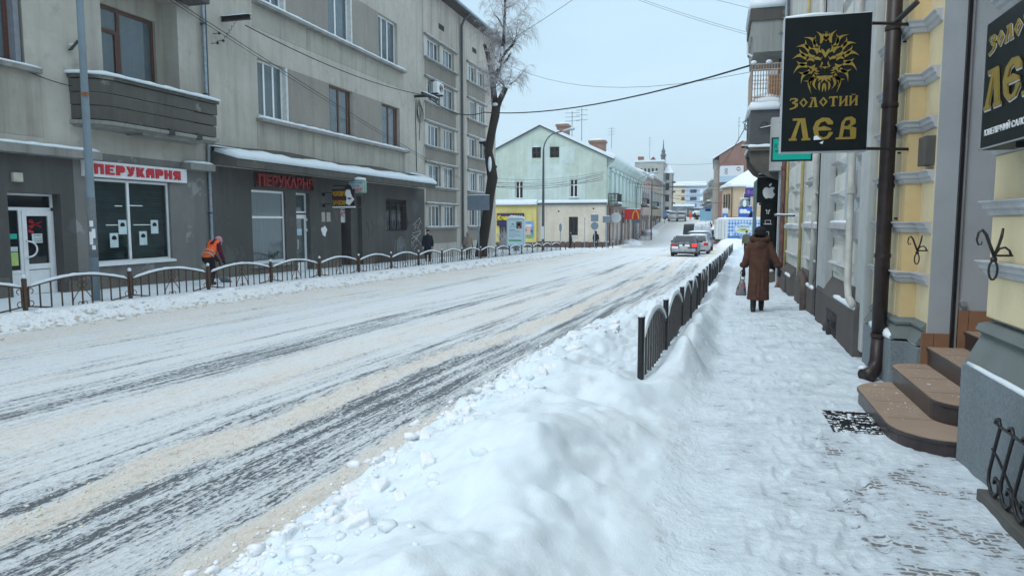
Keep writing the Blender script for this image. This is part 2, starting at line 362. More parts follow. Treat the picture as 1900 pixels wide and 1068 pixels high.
    lip = np.exp(-((x-L+.35)/.45)**2)
    wl = .35*(vn(y*1.6+0*x, x*0, 64)-.5); lip2 = np.exp(-((x-L+.55+wl)/.42)**2)
    z = z+lip2*(.07*fbm(x*4, y*4, 3, 63)+.50*domes(.16, 580)+.5*domes(.08, 590)+.03)+np.exp(-((x-LF-1.6)/.9)**2)*.10*domes(.22, 600)
    far = sst(95, 110, y); z = z*(1-.6*far)
    return base+z-.012
def rows(y0, y1, k=.011, mn=.024):
    ys = [y0]
    while ys[-1] < y1: ys.append(ys[-1]+max(mn, k*max(0, ys[-1])))
    return np.array(ys)
YS = rows(-1.0, 270, .0105, .026)
def strip(name, fl, fr_, nx, m, label=None, ys=YS, pw=1.0, kind='structure', att=None):
    L = fl(ys)[:, None]; R = fr_(ys)[:, None]; t = (np.linspace(0, 1, nx)**pw)[None, :]
    X = L+(R-L)*t; Y = np.repeat(ys[:, None], nx, 1); ZZ = H(X, Y)
    co = np.stack([X, Y, ZZ], -1).reshape(-1, 3); ny = len(ys)
    i = np.arange((ny-1)*(nx-1)); r = i//(nx-1); c = i % (nx-1); a = r*nx+c
    fs = np.stack([a, a+1, a+nx+1, a+nx], -1)
    me = bpy.data.meshes.new(name); me.vertices.add(len(co)); me.vertices.foreach_set('co', co.ravel())
    me.loops.add(fs.size); me.loops.foreach_set('vertex_index', fs.ravel().astype(np.int32))
    me.polygons.add(len(fs)); me.polygons.foreach_set('loop_start', (np.arange(len(fs))*4).astype(np.int32)); me.polygons.foreach_set('loop_total', np.full(len(fs), 4, np.int32))
    me.update(calc_edges=True); me.validate()
    me.polygons.foreach_set('use_smooth', [True]*len(fs)); me.materials.append(m)
    if att is not None:
        q = me.attributes.new('trodden', 'FLOAT', 'POINT'); q.data.foreach_set('value', att(X, Y).ravel().astype(np.float32))
    o = bpy.data.objects.new(name, me); COL.objects.link(o); o['kind'] = kind
    if label: o['label'] = label
    return o

# road surface: compacted snow, brownish slush ridges, dark wet wheel tracks
def road_mat():
    m, nt, b = new_mat('snowy_road')
    g = nd(nt, 'ShaderNodeNewGeometry'); s = nd(nt, 'ShaderNodeSeparateXYZ'); nt.links.new(g.outputs['Position'], s.inputs[0])
    ym = mth(nt, 'MINIMUM', s.outputs[1], 30.0)
    wob = mth(nt, 'ADD', mth(nt, 'MULTIPLY', mth(nt, 'SUBTRACT', noise(nt, wpos(nt, (.35, .10, 0)), 1.0, 3), .5), 1.1), mth(nt, 'MULTIPLY', mth(nt, 'SUBTRACT', noise(nt, wpos(nt, (2.6, .8, 0)), 1.0, 4, .6), .5), .75))
    xt = mth(nt, 'ADD', mth(nt, 'SUBTRACT', s.outputs[0], mth(nt, 'MULTIPLY', ym, .07)), wob)
    u = mth(nt, 'DIVIDE', mth(nt, 'ADD', xt, 16.0), 16.0)             # -16..0 -> 0..1
    P = lambda x: (x+16)/16.0
    D = ramp(nt, u, [(0, .1), (P(-13.3), .15), (P(-12.6), .30), (P(-12.2), .15), (P(-11.0), .2), (P(-9.4), .42), (P(-8.8), .3), (P(-7.6), .30), (P(-7.0), .62), (P(-6.5), .78), (P(-6.15), .36), (P(-5.5), .34), (P(-5.0), .60),
                     (P(-4.75), .50), (P(-4.50), .74), (P(-4.40), .80), (P(-4.25), .22), (P(-4.0), .24), (P(-3.85), .72), (P(-3.5), .84), (P(-3.15), .72), (P(-3.02), .55), (P(-2.93), .93), (P(-2.80), .88), (P(-2.72), .22), (P(-2.2), .05), (1, 0.)])
    Bg = ramp(nt, u, [(0, .6), (P(-12.6), .7), (P(-11.0), .6), (P(-9.6), .35), (P(-8.8), .05), (P(-7.6), .25), (P(-6.9), .1), (P(-6.4), .1), (P(-5.9), .55), (P(-5.4), .5), (P(-4.7), .1), (P(-4.4), .1), (P(-4.22), .95), (P(-4.0), .85), (P(-3.8), .15), (P(-3.1), .1), (P(-2.85), .15), (P(-2.7), .9), (P(-2.2), 1.), (P(-1.7), .7), (1, .3)])
    n_st = noise(nt, wpos(nt, (7.5, .22, 0)), 1.0, 6, .7)
    cmb = nd(nt, 'ShaderNodeCombineXYZ'); nt.links.new(mth(nt, 'SUBTRACT', mth(nt, 'MULTIPLY', s.outputs[0], 8.5), mth(nt, 'MULTIPLY', ym, .6)), cmb.inputs[0]); nt.links.new(mth(nt, 'MULTIPLY', s.outputs[1], .035), cmb.inputs[1])
    n_ln = noise(nt, cmb.outputs[0], 1.0, 4, .7)            # long streaks along the street
    n_sp = noise(nt, wpos(nt, (34., 15., 0)), 1.0, 6, .8)             # speckle, tyre tread
    n_md = noise(nt, wpos(nt, (1.4, .5, 0)), 1.0, 4, .6)
    n_fs = noise(nt, wpos(nt, (45., 3.5, 0)), 1.0, 3, .6)              # fine scrape lines
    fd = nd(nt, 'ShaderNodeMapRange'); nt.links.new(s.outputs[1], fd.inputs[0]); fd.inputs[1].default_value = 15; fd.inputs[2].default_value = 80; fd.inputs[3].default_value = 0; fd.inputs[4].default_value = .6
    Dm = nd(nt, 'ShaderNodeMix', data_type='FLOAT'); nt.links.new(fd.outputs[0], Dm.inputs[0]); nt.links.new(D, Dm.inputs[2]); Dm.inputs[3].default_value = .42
    v = mth(nt, 'ADD', mth(nt, 'MULTIPLY', Dm.outputs[0], .62), mth(nt, 'MULTIPLY', mth(nt, 'SUBTRACT', n_st, .5), .95))
    v = mth(nt, 'ADD', v, mth(nt, 'MULTIPLY', mth(nt, 'SUBTRACT', n_sp, .5), 1.9))
    v = mth(nt, 'ADD', v, mth(nt, 'MULTIPLY', mth(nt, 'SUBTRACT', n_md, .5), .55))
    v = mth(nt, 'ADD', v, mth(nt, 'MULTIPLY', mth(nt, 'SUBTRACT', n_fs, .5), .8))
    v = mth(nt, 'ADD', v, mth(nt, 'MULTIPLY', mth(nt, 'SUBTRACT', n_ln, .5), 1.4))
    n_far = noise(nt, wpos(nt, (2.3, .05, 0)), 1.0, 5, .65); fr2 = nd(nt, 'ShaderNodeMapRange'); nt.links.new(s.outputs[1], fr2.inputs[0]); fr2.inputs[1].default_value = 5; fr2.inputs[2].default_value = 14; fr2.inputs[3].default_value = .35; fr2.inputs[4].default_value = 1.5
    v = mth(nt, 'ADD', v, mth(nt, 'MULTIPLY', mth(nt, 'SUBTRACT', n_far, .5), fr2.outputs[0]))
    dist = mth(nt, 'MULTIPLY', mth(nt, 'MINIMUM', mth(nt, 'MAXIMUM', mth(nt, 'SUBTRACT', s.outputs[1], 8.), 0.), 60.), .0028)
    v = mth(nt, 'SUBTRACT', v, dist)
    asph = ramp(nt, v, [(.56, 0.), (.65, 1.)])
    ice = ramp(nt, v, [(.27, 0.), (.56, 1.)])
    bn = mth(nt, 'ADD', Bg, mth(nt, 'MULTIPLY', mth(nt, 'SUBTRACT', noise(nt, wpos(nt, (2.2, .5, 0)), 1.0, 6, .75), .5), 2.3))
    beige = ramp(nt, bn, [(.2, 0.), (1.1 if False else 1.0, 1.)])
    snowc = mixc(nt, beige, (.78, .84, .87), (.80, .765, .695))
    snowc = mixc(nt, mth(nt, 'MULTIPLY', ramp(nt, noise(nt, wpos(nt, (16, 9, 0)), 1.0, 5, .7), [(.5, 0.), (.68, 1.)]), mth(nt, 'ADD', mth(nt, 'MULTIPLY', beige, .75), .12)), snowc, (.60, .545, .45))
    gr1 = ramp(nt, noise(nt, wpos(nt, (38, 19, 0)), 1.0, 5, .8), [(.50, 0.), (.60, 1.)]); snowc = mixc(nt, mth(nt, 'MULTIPLY', gr1, .24), snowc, (.46, .48, .48))
    snowc = mixc(nt, mth(nt, 'MULTIPLY', ice, .58), snowc, (.36, .42, .47))
    dk = mixc(nt, n_sp, (.065, .08, .095), (.19, .215, .235))
    colr = mixc(nt, asph, snowc, dk)
    nt.links.new(colr, b.inputs['Base Color'])
    rg = ramp(nt, asph, [(0, .8), (1, .42)]); nt.links.new(rg, b.inputs['Roughness']); b.inputs['Specular IOR Level'].default_value = .35
    hh = mth(nt, 'ADD', mth(nt, 'MULTIPLY', n_sp, .9), mth(nt, 'MULTIPLY', noise(nt, wpos(nt), 55, 4, .7), .5))
    hh = mth(nt, 'SUBTRACT', hh, mth(nt, 'MULTIPLY', asph, .35))
    bump(nt, b, hh, .8, .035)
    return m
def foot_mat():
    """clean banked snow passing into trodden, worn snow"""
    m, nt, b = new_mat('footway_snow'); at = nd(nt, 'ShaderNodeAttribute'); at.attribute_name = 'trodden'
    g = nd(nt, 'ShaderNodeNewGeometry'); s = nd(nt, 'ShaderNodeSeparateXYZ'); nt.links.new(g.outputs['Position'], s.inputs[0])
    n1 = noise(nt, wpos(nt, (2.6, 2.4, 0)), 1.0, 6, .62); n2 = noise(nt, wpos(nt), 26, 6, .72); n3 = noise(nt, wpos(nt, (9, 17, 0)), 1.0, 4, .62)
    b1_ = noise(nt, wpos(nt), 2.2, 4); b2_ = noise(nt, wpos(nt), 95, 3, .65); b3_ = noise(nt, wpos(nt), 13, 5, .65)
    clean = mixc(nt, ramp(nt, b1_, [(.3, 0.), (.7, 1.)]), (.68,.785,.85), (.735,.83,.885))
    dm = ramp(nt, mth(nt, 'ADD', mth(nt, 'MULTIPLY', b3_, .5), mth(nt, 'MULTIPLY', noise(nt, wpos(nt), 1.2, 3), .6)), [(.56, 0.), (.70, 1.)])
    clean = mixc(nt, mth(nt, 'MULTIPLY', dm, .26), clean, (.50,.47,.46))
    wear = ramp(nt, s.outputs[0], [(0.2, 0.), (1.0, 1.)])
    ny = nd(nt, 'ShaderNodeMapRange'); nt.links.new(s.outputs[1], ny.inputs[0]); ny.inputs[1].default_value = 2.8; ny.inputs[2].default_value = 7.5; ny.inputs[3].default_value = 1; ny.inputs[4].default_value = 0
    w = mth(nt, 'MULTIPLY', wear, ny.outputs[0])
    v = mth(nt, 'ADD', mth(nt, 'MULTIPLY', n1, .75), mth(nt, 'MULTIPLY', n3, .46)); v = mth(nt, 'ADD', v, mth(nt, 'MULTIPLY', w, .15)); v = mth(nt, 'ADD', v, mth(nt, 'MULTIPLY', n2, .16))
    tm = ramp(nt, mth(nt, 'ADD', at.outputs['Fac'], mth(nt, 'MULTIPLY', mth(nt, 'SUBTRACT', b3_, .5), .7)), [(.3, 0.), (.8, 1.)])
    bare = mth(nt, 'MULTIPLY', ramp(nt, v, [(.812, 0.), (.845, 1.)]), tm)
    br = nd(nt, 'ShaderNodeTexBrick'); nt.links.new(wpos(nt, (1, 1, 0)), br.inputs['Vector']); br.inputs['Scale'].default_value = 4.6
    br.inputs['Color1'].default_value = (.17,.175,.18,1); br.inputs['Color2'].default_value = (.23,.235,.24,1); br.inputs['Mortar'].default_value = (.60,.66,.7,1); br.inputs['Mortar Size'].default_value = .035
    sn = mixc(nt, ramp(nt, n2, [(.35, 0.), (.7, 1.)]), (.64,.745,.815), (.765,.855,.905))
    sn = mixc(nt, mth(nt, 'MULTIPLY', ramp(nt, v, [(.63, 0.), (.81, 1.)]), .60), sn, (.44,.50,.57))
    colr = mixc(nt, tm, clean, sn); nt.links.new(mixc(nt, bare, colr, br.outputs['Color']), b.inputs['Base Color'])
    b.inputs['Roughness'].default_value = .7; b.inputs['Specular IOR Level'].default_value = .3
    hw = mth(nt, 'ADD', n2, mth(nt, 'MULTIPLY', noise(nt, wpos(nt), 7, 4), 1.2)); hw = mth(nt, 'SUBTRACT', hw, mth(nt, 'MULTIPLY', bare, .3))
    hb = mth(nt, 'ADD', mth(nt, 'MULTIPLY', b2_, .16), mth(nt, 'MULTIPLY', b3_, .22))
    mh = nd(nt, 'ShaderNodeMix', data_type='FLOAT'); nt.links.new(tm, mh.inputs[0]); nt.links.new(hb, mh.inputs[2]); nt.links.new(hw, mh.inputs[3])
    bump(nt, b, mh.outputs[0], .6, .035); return m
FM = foot_mat(); trod = lambda X, Y: sst(xs(Y)-.75+.3*(vn(Y*.9, X*0, 55)-.5), xs(Y)+.25, X)
M['verge'] = snow_mat('slushy_verge', (.83,.87,.90), ((.50,.45,.36), .55), .8)
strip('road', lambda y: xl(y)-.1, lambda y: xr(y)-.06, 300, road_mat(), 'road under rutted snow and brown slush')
strip('snow_bank', lambda y: xr(y)-.06, lambda y: xs(y)+.02, 170, FM, 'snow heaped along the kerb beside the footway', att=trod)
strip('pavement', lambda y: xs(y)+.02, lambda y: 0*y+3.4, 210, FM, 'footway under trodden snow', att=trod)
strip('verge', lambda y: xlf(y)-.3, lambda y: xl(y)-.1, 120, M['verge'], 'strip of ploughed snow along the left kerb', ys=rows(0, 270, .0085, .06))
strip('footpath', lambda y: 0*y-19.0, lambda y: xlf(y)-.3, 50, M['snow'], 'left footway under snow', ys=rows(-1, 270, .015, .1))
rk = random.Random(33)
def clods(name, n, fx, ylo, yhi, m, smax, spread, label):
    ys_ = np.array([ylo+(yhi-ylo)*rk.random()**1.8 for _ in range(n)]); xs_ = np.array([float(fx(y))+rk.gauss(0, spread) for y in ys_]); zs_ = H(xs_, ys_); mb = MB()
    for k in range(n):
        x, y, z = float(xs_[k]), float(ys_[k]), float(zs_[k]); r = smax*(.2+.8*rk.random()**4); i0 = len(mb.v)
        mb.ell((x, y, z+r*.12), (r*rk.uniform(.8,1.5), r*rk.uniform(.8,1.5), r*rk.uniform(.45,.8)), 6, 4)
        for q in range(i0, len(mb.v)): v = mb.v[q]; f = 1+.32*math.sin(v[0]*83+v[1]*67+v[2]*91+k); mb.v[q] = (x+(v[0]-x)*f, y+(v[1]-y)*f, z+(v[2]-z)*(.8+.2*f))
    mb.build(name, m, None, kind='stuff', label=label, smooth=True)
M['slush'] = snow_mat('brown_slush', (.72,.68,.60), ((.42,.36,.28), .6), .6)
clods('snow_clods', 700, lambda y: xr(y)+.05, 2.6, 22, M['snow_old'], .055, .11, 'clods of snow along the foot of the snowbank')
clods('snow_clods', 260, lambda y: xr(y)+.45, 2.6, 16, M['snow'], .05, .22, 'loose lumps of snow on the road side of the bank')
mb = MB(); ys_ = np.array([3.2+9*rk.random() for _ in range(70)]); xs2 = np.array([float(xr(y))+rk.uniform(.02, .65) for y in ys_]); zs_ = H(xs2, ys_)
for k in range(70):
    r = rk.uniform(.03, .085); x, y, z = float(xs2[k]), float(ys_[k]), float(zs_[k]); A = rk.uniform(0, PI); ca, sa = math.cos(A), math.sin(A); pts = []
    for (u, v, w) in [(-1,-1,-1),(1,-1,-1),(1,1,-1),(-1,1,-1),(-.8,-.9,.7),(.9,-.7,.6),(.8,.8,.9),(-.9,.7,.5)]:
        u *= r*rk.uniform(.7,1.3); v *= r*rk.uniform(.6,1.0); w *= r*rk.uniform(.5,.8); pts.append((x+u*ca-v*sa, y+u*sa+v*ca, z+r*.15+w+u*.25))
    mb.add(pts, [(0,3,2,1),(4,5,6,7),(0,1,5,4),(1,2,6,5),(2,3,7,6),(3,0,4,7)])
cb = mb.build('snow_blocks', M['snow_old'], None, kind='stuff', label='broken blocks of crusted snow on the bank', smooth=False, bevel=.012)
clods('slush_clods', 1800, lambda y: xr(y)-.2, 2.4, 22, M['slush'], .013, .17, 'crumbs of brown slush in the gutter')
clods('slush_clods', 1600, lambda y: -4.15+.07*min(y, 30), 3, 22, M['slush'], .013, .20, 'crumbs of brown slush between the wheel tracks')
clods('slush_clods', 1700, lambda y: xl(y)-.12, 6, 55, M['slush'], .05, .16, 'brown slush lumps at the foot of the left verge')
clods('verge_clods', 900, lambda y: xl(y)-.45, 5, 60, M['verge'], .085, .30, 'dirty lumps of snow along the left kerb')
gy = np.array([-60., -20, 0, 40, 78, 90, 102, 116, 135, 155, 175, 210, 300, 420, 900, 1500]); mbg = MB()
for i, y in enumerate(gy): mbg.v += [(-900, y, Z(y)-.22), (900, y, Z(y)-.22)]
for i in range(len(gy)-1): mbg.f.append((2*i, 2*i+1, 2*i+3, 2*i+2))
mbg.build('ground', M['snow'], kind='structure', label='snow covered ground beyond the street')
# side-street snow on the right beyond the near buildings
mb = MB(); mb.add([(3.4, 34, Z(34)+.02), (40, 34, Z(34)+.02), (40, 90, Z(90)+.02), (3.4, 90, Z(90)+.02)], [(0,1,2,3)])
mb.build('side_street', M['snow'], kind='structure', label='snowy side street opening to the right')
# ------------------------------------------------------------------ facade kit
def wall_holes(fac, u0, u1, z0, z1, holes, m, parent, name='wall', usplit=(), n=0.0, mi=None):
    """front skin with real openings; holes: (u0,u1,z0,z1,depth)"""
    us = sorted({u0, u1, *[h[0] for h in holes], *[h[1] for h in holes], *usplit}); us = [u for u in us if u0 <= u <= u1]
    zs = sorted({z0, z1, *[h[2] for h in holes], *[h[3] for h in holes]}); zs = [z for z in zs if z0 <= z <= z1]
    mb = MB()
    for i in range(len(us)-1):
        for j in range(len(zs)-1):
            uc = (us[i]+us[i+1])/2; zc = (zs[j]+zs[j+1])/2
            if any(h[0] < uc < h[1] and h[2] < zc < h[3] for h in holes): continue
            mb.add([fac.P(us[i], zs[j], n), fac.P(us[i+1], zs[j], n), fac.P(us[i+1], zs[j+1], n), fac.P(us[i], zs[j+1], n)], [(0,1,2,3)])
    for h in holes:
        a, b_, c, d, dp = h; q = n-dp
        for (p0, p1) in (((a,c),(b_,c)), ((b_,c),(b_,d)), ((b_,d),(a,d)), ((a,d),(a,c))):
            mb.add([fac.P(*p0, n), fac.P(*p1, n), fac.P(*p1, q), fac.P(*p0, q)], [(0,1,2,3)])
    return mb.build(name, m, parent)
def win(parent, fac, u0, u1, z0, z1, d=.18, n=0.0, vs=(.5,), hs=(), fm=None, fw=.06, gl=None, cur='curtain', curz=(0, 1), name='window', thin=.04, wave=.05):
    """window set back d into its opening: frame, one pane per light, curtain"""
    fm = fm or M['upvc']; gl = gl or M['glass']; q = n-d; mb = MB(); e_ = .002
    u0 += e_; u1 -= e_; z0 += e_; z1 -= e_
    fac.box(mb, u0, u1, z0, z0+fw, q-.06, q); fac.box(mb, u0, u1, z1-fw, z1, q-.06, q)
    fac.box(mb, u0, u0+fw, z0+fw, z1-fw, q-.06, q); fac.box(mb, u1-fw, u1, z0+fw, z1-fw, q-.06, q)
    us = [u0+fw]+[u0+(u1-u0)*v for v in vs]+[u1-fw]; zs = [z0+fw]+[z0+(z1-z0)*h for h in hs]+[z1-fw]
    for v in vs: c = u0+(u1-u0)*v; fac.box(mb, c-fw*.6, c+fw*.6, z0+fw, z1-fw, q-.055, q+.006)
    for h in hs: c = z0+(z1-z0)*h; fac.box(mb, u0+fw, u1-fw, c-fw*.5, c+fw*.5, q-.05, q+.003)
    w = mb.build(name, fm, parent)
    for i in range(len(us)-1):
        for j in range(len(zs)-1):
            m2 = MB(); a = us[i]+(fw*.6 if i else 0); b_ = us[i+1]-(fw*.6 if i < len(us)-2 else 0); c = zs[j]+(fw*.5 if j else 0); dd = zs[j+1]-(fw*.5 if j < len(zs)-2 else 0)
            fac.box(m2, a, b_, c, dd, q-.035, q-.025); m2.build('pane', gl, w)
    if cur:
        m3 = MB(); N = max(8, int((u1-u0)/.07)); c0 = z0+(z1-z0)*curz[0]; c1 = z0+(z1-z0)*curz[1]; prev = None
        for k in range(N+1):
            u = u0+(u1-u0)*k/N; nn = q-.17+wave*math.sin(k*2.1+u)*.5; i0 = len(m3.v); m3.v += [fac.P(u, c0, nn), fac.P(u, c1, nn)]
            if k: m3.f.append((i0-2, i0, i0+1, i0-1))
        m3.build('curtain', M[cur], w)
    return w
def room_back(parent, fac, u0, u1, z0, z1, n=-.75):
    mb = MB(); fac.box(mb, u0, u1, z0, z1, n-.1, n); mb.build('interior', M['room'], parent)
def snow_cap(parent, pts, w, h, name='snow_cap', n=None, m=None):
    """rounded snow line along a path of world points (centre of the ledge top), w wide, h high"""
    mb = MB(); rings = []; P_ = [Vector(p) for p in pts]
    out_ = []
    for i in range(len(P_)-1):
        L = (P_[i+1]-P_[i]).length; k = max(1, int(L/.22))
        for j in range(k): out_.append(P_[i].lerp(P_[i+1], j/k))
    out_.append(P_[-1])
    for i, p in enumerate(out_):
        t = (out_[min(i+1, len(out_)-1)]-out_[max(0, i-1)]).normalized(); sd_ = Vector((t.y, -t.x, 0))
        if sd_.length < .01: sd_ = Vector((1, 0, 0))
        sd_.normalize(); hh = h*(.82+.36*random.random()); ee = .6 if i in (0, len(out_)-1) else 1
        rings.append([p+sd_*(w*.5*c)*ee+Vector((0, 0, z*hh*ee)) for c, z in ((-1, .0), (-1.04, .35), (-.85, .8), (-.35, 1.02), (.3, 1.0), (.8, .82), (1.05, .4), (1, .0))])
    mb.ring_loft(rings); return mb.build(name, m or M['snow_soft'], parent, smooth=True)
def text(s, W, Ht, m, parent, O, X, U, ext=.01, name='lettering', shear=0, off=0.0, sp=1.0):
    """raised lettering scaled to W x Ht; O lower left corner, X reading direction, U up"""
    cu = bpy.data.curves.new('t', 'FONT'); cu.body = s; cu.size = 1; cu.extrude = .5; cu.offset = off; cu.shear = shear; cu.space_character = sp; cu.resolution_u = 3
    o = bpy.data.objects.new('t', cu); COL.objects.link(o); dg = bpy.context.evaluated_depsgraph_get(); dg.update()
    me = bpy.data.meshes.new_from_object(o.evaluated_get(dg)); bpy.data.objects.remove(o)
    n = len(me.vertices); co = np.empty(n*3, np.float32); me.vertices.foreach_get('co', co); co = co.reshape(-1, 3)
    mn = co.min(0); mxx = co.max(0); co = (co-mn)/np.maximum(mxx-mn, 1e-6)
    X = Vector(X).normalized(); U = Vector(U).normalized(); N = X.cross(U); of = Vector(ORG.get(parent.name, (0,0,0)))
    P0 = Vector(O)-of
    A = np.array([list(X*W), list(U*Ht), list(N*ext)]); new = co@A+np.array(list(P0))
    me.vertices.foreach_set('co', new.astype(np.float32).ravel()); me.materials.clear(); me.materials.append(m); me.update()
    ob = bpy.data.objects.new(name, me); COL.objects.link(ob); ob.parent = parent; ORG[ob.name] = tuple(of); return ob

# ------------------------------------------------------------------ left building one (hairdresser's)
LX = -16.8; F1 = Fac('L', LX)
b1 = thing('residential_building', 'grey rendered corner block on the left with two hairdresser shopfronts and a curved balcony', 'building', (LX, 20, 0))
holes_up = [(12.0, 14.2, 5.65, 7.95, .22), (16.6, 19.6, 4.32, 8.7, .55),
            (23.72, 25.7, 5.74, 7.86, .22), (28.9, 31.1, 5.74, 7.86, .22), (34.1, 36.3, 5.74, 7.86, .22),
            (23.72, 25.7, 10.08, 12.3, .22), (28.95, 31.15, 10.08, 12.3, .22), (33.9, 36.15, 10.08, 12.3, .22)]
wall_holes(F1, -6, 39.6, 3.66, 15.6, holes_up, M['wallA'], b1)
g_holes = [(13.5, 14.98, -.7, 2.46, .28), (15.95, 18.95, .54, 2.95, .12)]
wall_holes(F1, -6, 15.42, -1.5, 3.66, g_holes[:1], M['ground_dark'], b1, 'shopfront_wall')
wall_holes(F1, 15.42, 20.72, -1.5, 3.66, g_holes[1:], M['ground_mid'], b1, 'shopfront_wall')
gB = [(23.1, 25.28, .14, 2.93, .12), (26.05, 27.1, -.9, 2.93, .25), (29.7, 31.75, -1.2, 2.98, 1.0), (34.42, 37.0, 1.22, 2.92, .2)]
wall_holes(F1, 20.72, 39.6, -1.5, 3.66, gB, M['ground_dark'], b1, 'shopfront_wall')
mb = MB(); mb.box(LX-14, LX-13.9, -6, 39.6, -1.5, 15.6); mb.box(LX-13.9, LX-1.3, -6, -5.9, -1.5, 15.6); mb.box(LX-13.9, LX-.002, 39.5, 39.6, -1.5, 15.6); mb.box(LX-14, LX-.002, -6, 39.6, 15.6, 15.8)
mb.build('wall', M['wallA'], b1)
# dark backing behind all openings
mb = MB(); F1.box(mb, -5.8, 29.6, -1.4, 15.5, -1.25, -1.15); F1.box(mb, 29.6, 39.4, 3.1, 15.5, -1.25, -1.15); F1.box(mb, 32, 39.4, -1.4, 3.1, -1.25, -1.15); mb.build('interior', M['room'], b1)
# rough-cast panels between the windows, raised a little
for (a, b_, c, d, mm) in [(25.72, 28.88, 5.74, 7.86, 'wallB'), (31.12, 34.08, 5.74, 7.86, 'wallB'), (25.72, 28.93, 10.08, 12.3, 'wallB'), (31.17, 33.88, 10.08, 12.3, 'wallB'),
                          (23.6, 37.0, 4.42, 5.52, 'wallBrown'), (23.5, 36.9, 8.95, 9.8, 'wallBrown'), (12.0, 14.6, 3.9, 5.5, 'wallBrown')]:
    mb = MB(); F1.box(mb, a, b_, c, d, -.03, .012); mb.build('wall_panel', M[mm], b1)
# pilaster reveals painted pale beside the white windows
for (u, z0, z1, mm) in [(25.55, 5.74, 7.86, 'reveal_white'), (25.55, 10.08, 12.3, 'reveal_white'), (31.0, 10.08, 12.3, 'reveal_white'), (13.95, 5.65, 7.95, 'reveal_blue')]:
    mb = MB(); F1.box(mb, u, u+.14, z0, z1, -.2, .016); mb.build('window_reveal', M[mm], b1)
# window ledges with snow
for (a, b_, z, dp, hh) in [(23.55, 36.95, 5.62, .30, .11), (23.5, 36.75, 9.92, .28, .10), (11.6, 14.5, 5.60, .22, .07)]:
    mb = MB(); F1.box(mb, a, b_, z-.12, z, -.05, dp); mb.build('window_ledge', M['ledge'], b1, bevel=.015)
    snow_cap(b1, [F1.P(a, z, dp*.5), F1.P(b_, z, dp*.5)], dp*.95, hh, 'ledge_snow')
# windows upstairs
win(b1, F1, 12.0, 13.95, 5.65, 7.95, vs=(.55,), fm=M['brownframe'], fw=.11)
for z0, z1 in ((5.74, 7.86), (10.08, 12.3)): win(b1, F1, 23.72, 25.55, z0, z1, vs=(.34, .67), fw=.075, cur='curtain2' if z0 < 6 else 'curtain')
win(b1, F1, 28.9, 31.1, 5.74, 7.86, vs=(.12, .5, .88), fm=M['brownframe'], fw=.10, cur='curtain'); win(b1, F1, 34.1, 36.3, 5.74, 7.86, vs=(.12, .5, .88), fm=M['brownframe'], fw=.10)
win(b1, F1, 28.95, 31.0, 10.08, 12.3, vs=(.45,), fw=.09); win(b1, F1, 33.9, 36.15, 10.08, 12.3, vs=(.3, .6), fw=.08)
# balcony recess window
FB = Fac('L', LX-.55); mb = MB()
wall_holes(FB, 16.6, 19.6, 4.32, 8.7, [(17.0, 19.25, 6.0, 8.05, .1)], M['wallBrown'], b1, 'recess_wall')
win(b1, FB, 17.0, 19.25, 6.0, 8.05, d=.1, vs=(.38,), hs=(), fm=M['brownframe'], fw=.10); mb = MB(); FB.box(mb, 17.1, 17.83, 7.28, 7.40, -.15, -.09); FB.box(mb, 17.70, 17.78, 6.1, 7.28, -.15, -.085); mb.build('window_mullion', M['brownframe'], b1)
# upper balcony underside at the top of the frame
mb = MB(); F1.box(mb, 15.6, 20.2, 8.75, 8.95, .0, .8); mb.build('balcony_slab', M['concrete'], b1, bevel=.02)
# curved balcony: courses of stained stone
def balc_path(ext):
    pts = [(LX, 15.45-ext)]
    for k in range(9): a = PI/2*k/8; pts.append((LX+(.80+ext)*math.sin(a), 16.25+ext*0-(.8+ext)*math.cos(a)))
    pts += [(LX+.80+ext, 20.3+ext), (LX, 20.3+ext)]; return pts
def band(z0, z1, ext, nm, mt, th=.12):
    o_ = balc_path(ext); i_ = balc_path(ext-th); mb = MB(); n = len(o_)
    for k in range(n-1):
        (x0, y0), (x1, y1) = o_[k], o_[k+1]; (a0, c0), (a1, c1) = i_[k], i_[k+1]
        mb.add([(x0,y0,z0),(x1,y1,z0),(a1,c1,z0),(a0,c0,z0),(x0,y0,z1),(x1,y1,z1),(a1,c1,z1),(a0,c0,z1)], [(0,1,2,3),(4,7,6,5),(0,4,5,1),(2,6,7,3)] + ([(0,3,7,4)] if k == 0 else []) + ([(1,5,6,2)] if k == n-2 else []))
    return mb.build(nm, mt, bal, bevel=.012)
bal = b1
band(5.22, 5.56, .02, 'stone_course', M['concrete']); band(4.88, 5.19, .0, 'stone_course', M['concrete']); band(4.50, 4.85, -.015, 'stone_course', M['concrete']); band(5.58, 5.68, .07, 'balcony_coping', M['concrete'], .25); band(4.36, 4.47, .05, 'balcony_moulding', M['ledge'], .2)
sp_ = balc_path(.0)[1:-1]; snow_cap(b1, [(LX+.1, 15.5, 5.68)]+[(x-.02, y, 5.68) for x, y in sp_]+[(LX+.2, 20.3, 5.68)], .34, .10, 'balcony_snow')
mb = MB(); pp = balc_path(-.05); mb.v = [(x, y, 4.30) for x, y in pp]+[(x, y, 4.42) for x, y in pp]; n = len(pp); mb.f = [tuple(range(n))[::-1], tuple(range(n, 2*n))]+[(k, (k+1) % n, n+(k+1) % n, n+k) for k in range(n)]
mb.build('balcony_slab', M['ledge'], b1)
mb = MB(); mb.box(LX+.1, LX+.7, 17.2, 19.8, 4.24, 4.297); mb.build('soffit_board', M['ledge'], b1)
for y in (18.2, 19.4): mb = MB(); mb.box(LX+.78, LX+.86, y-.12, y+.12, 4.34, 4.52); mb.build('balcony_scupper', M['black'], b1)
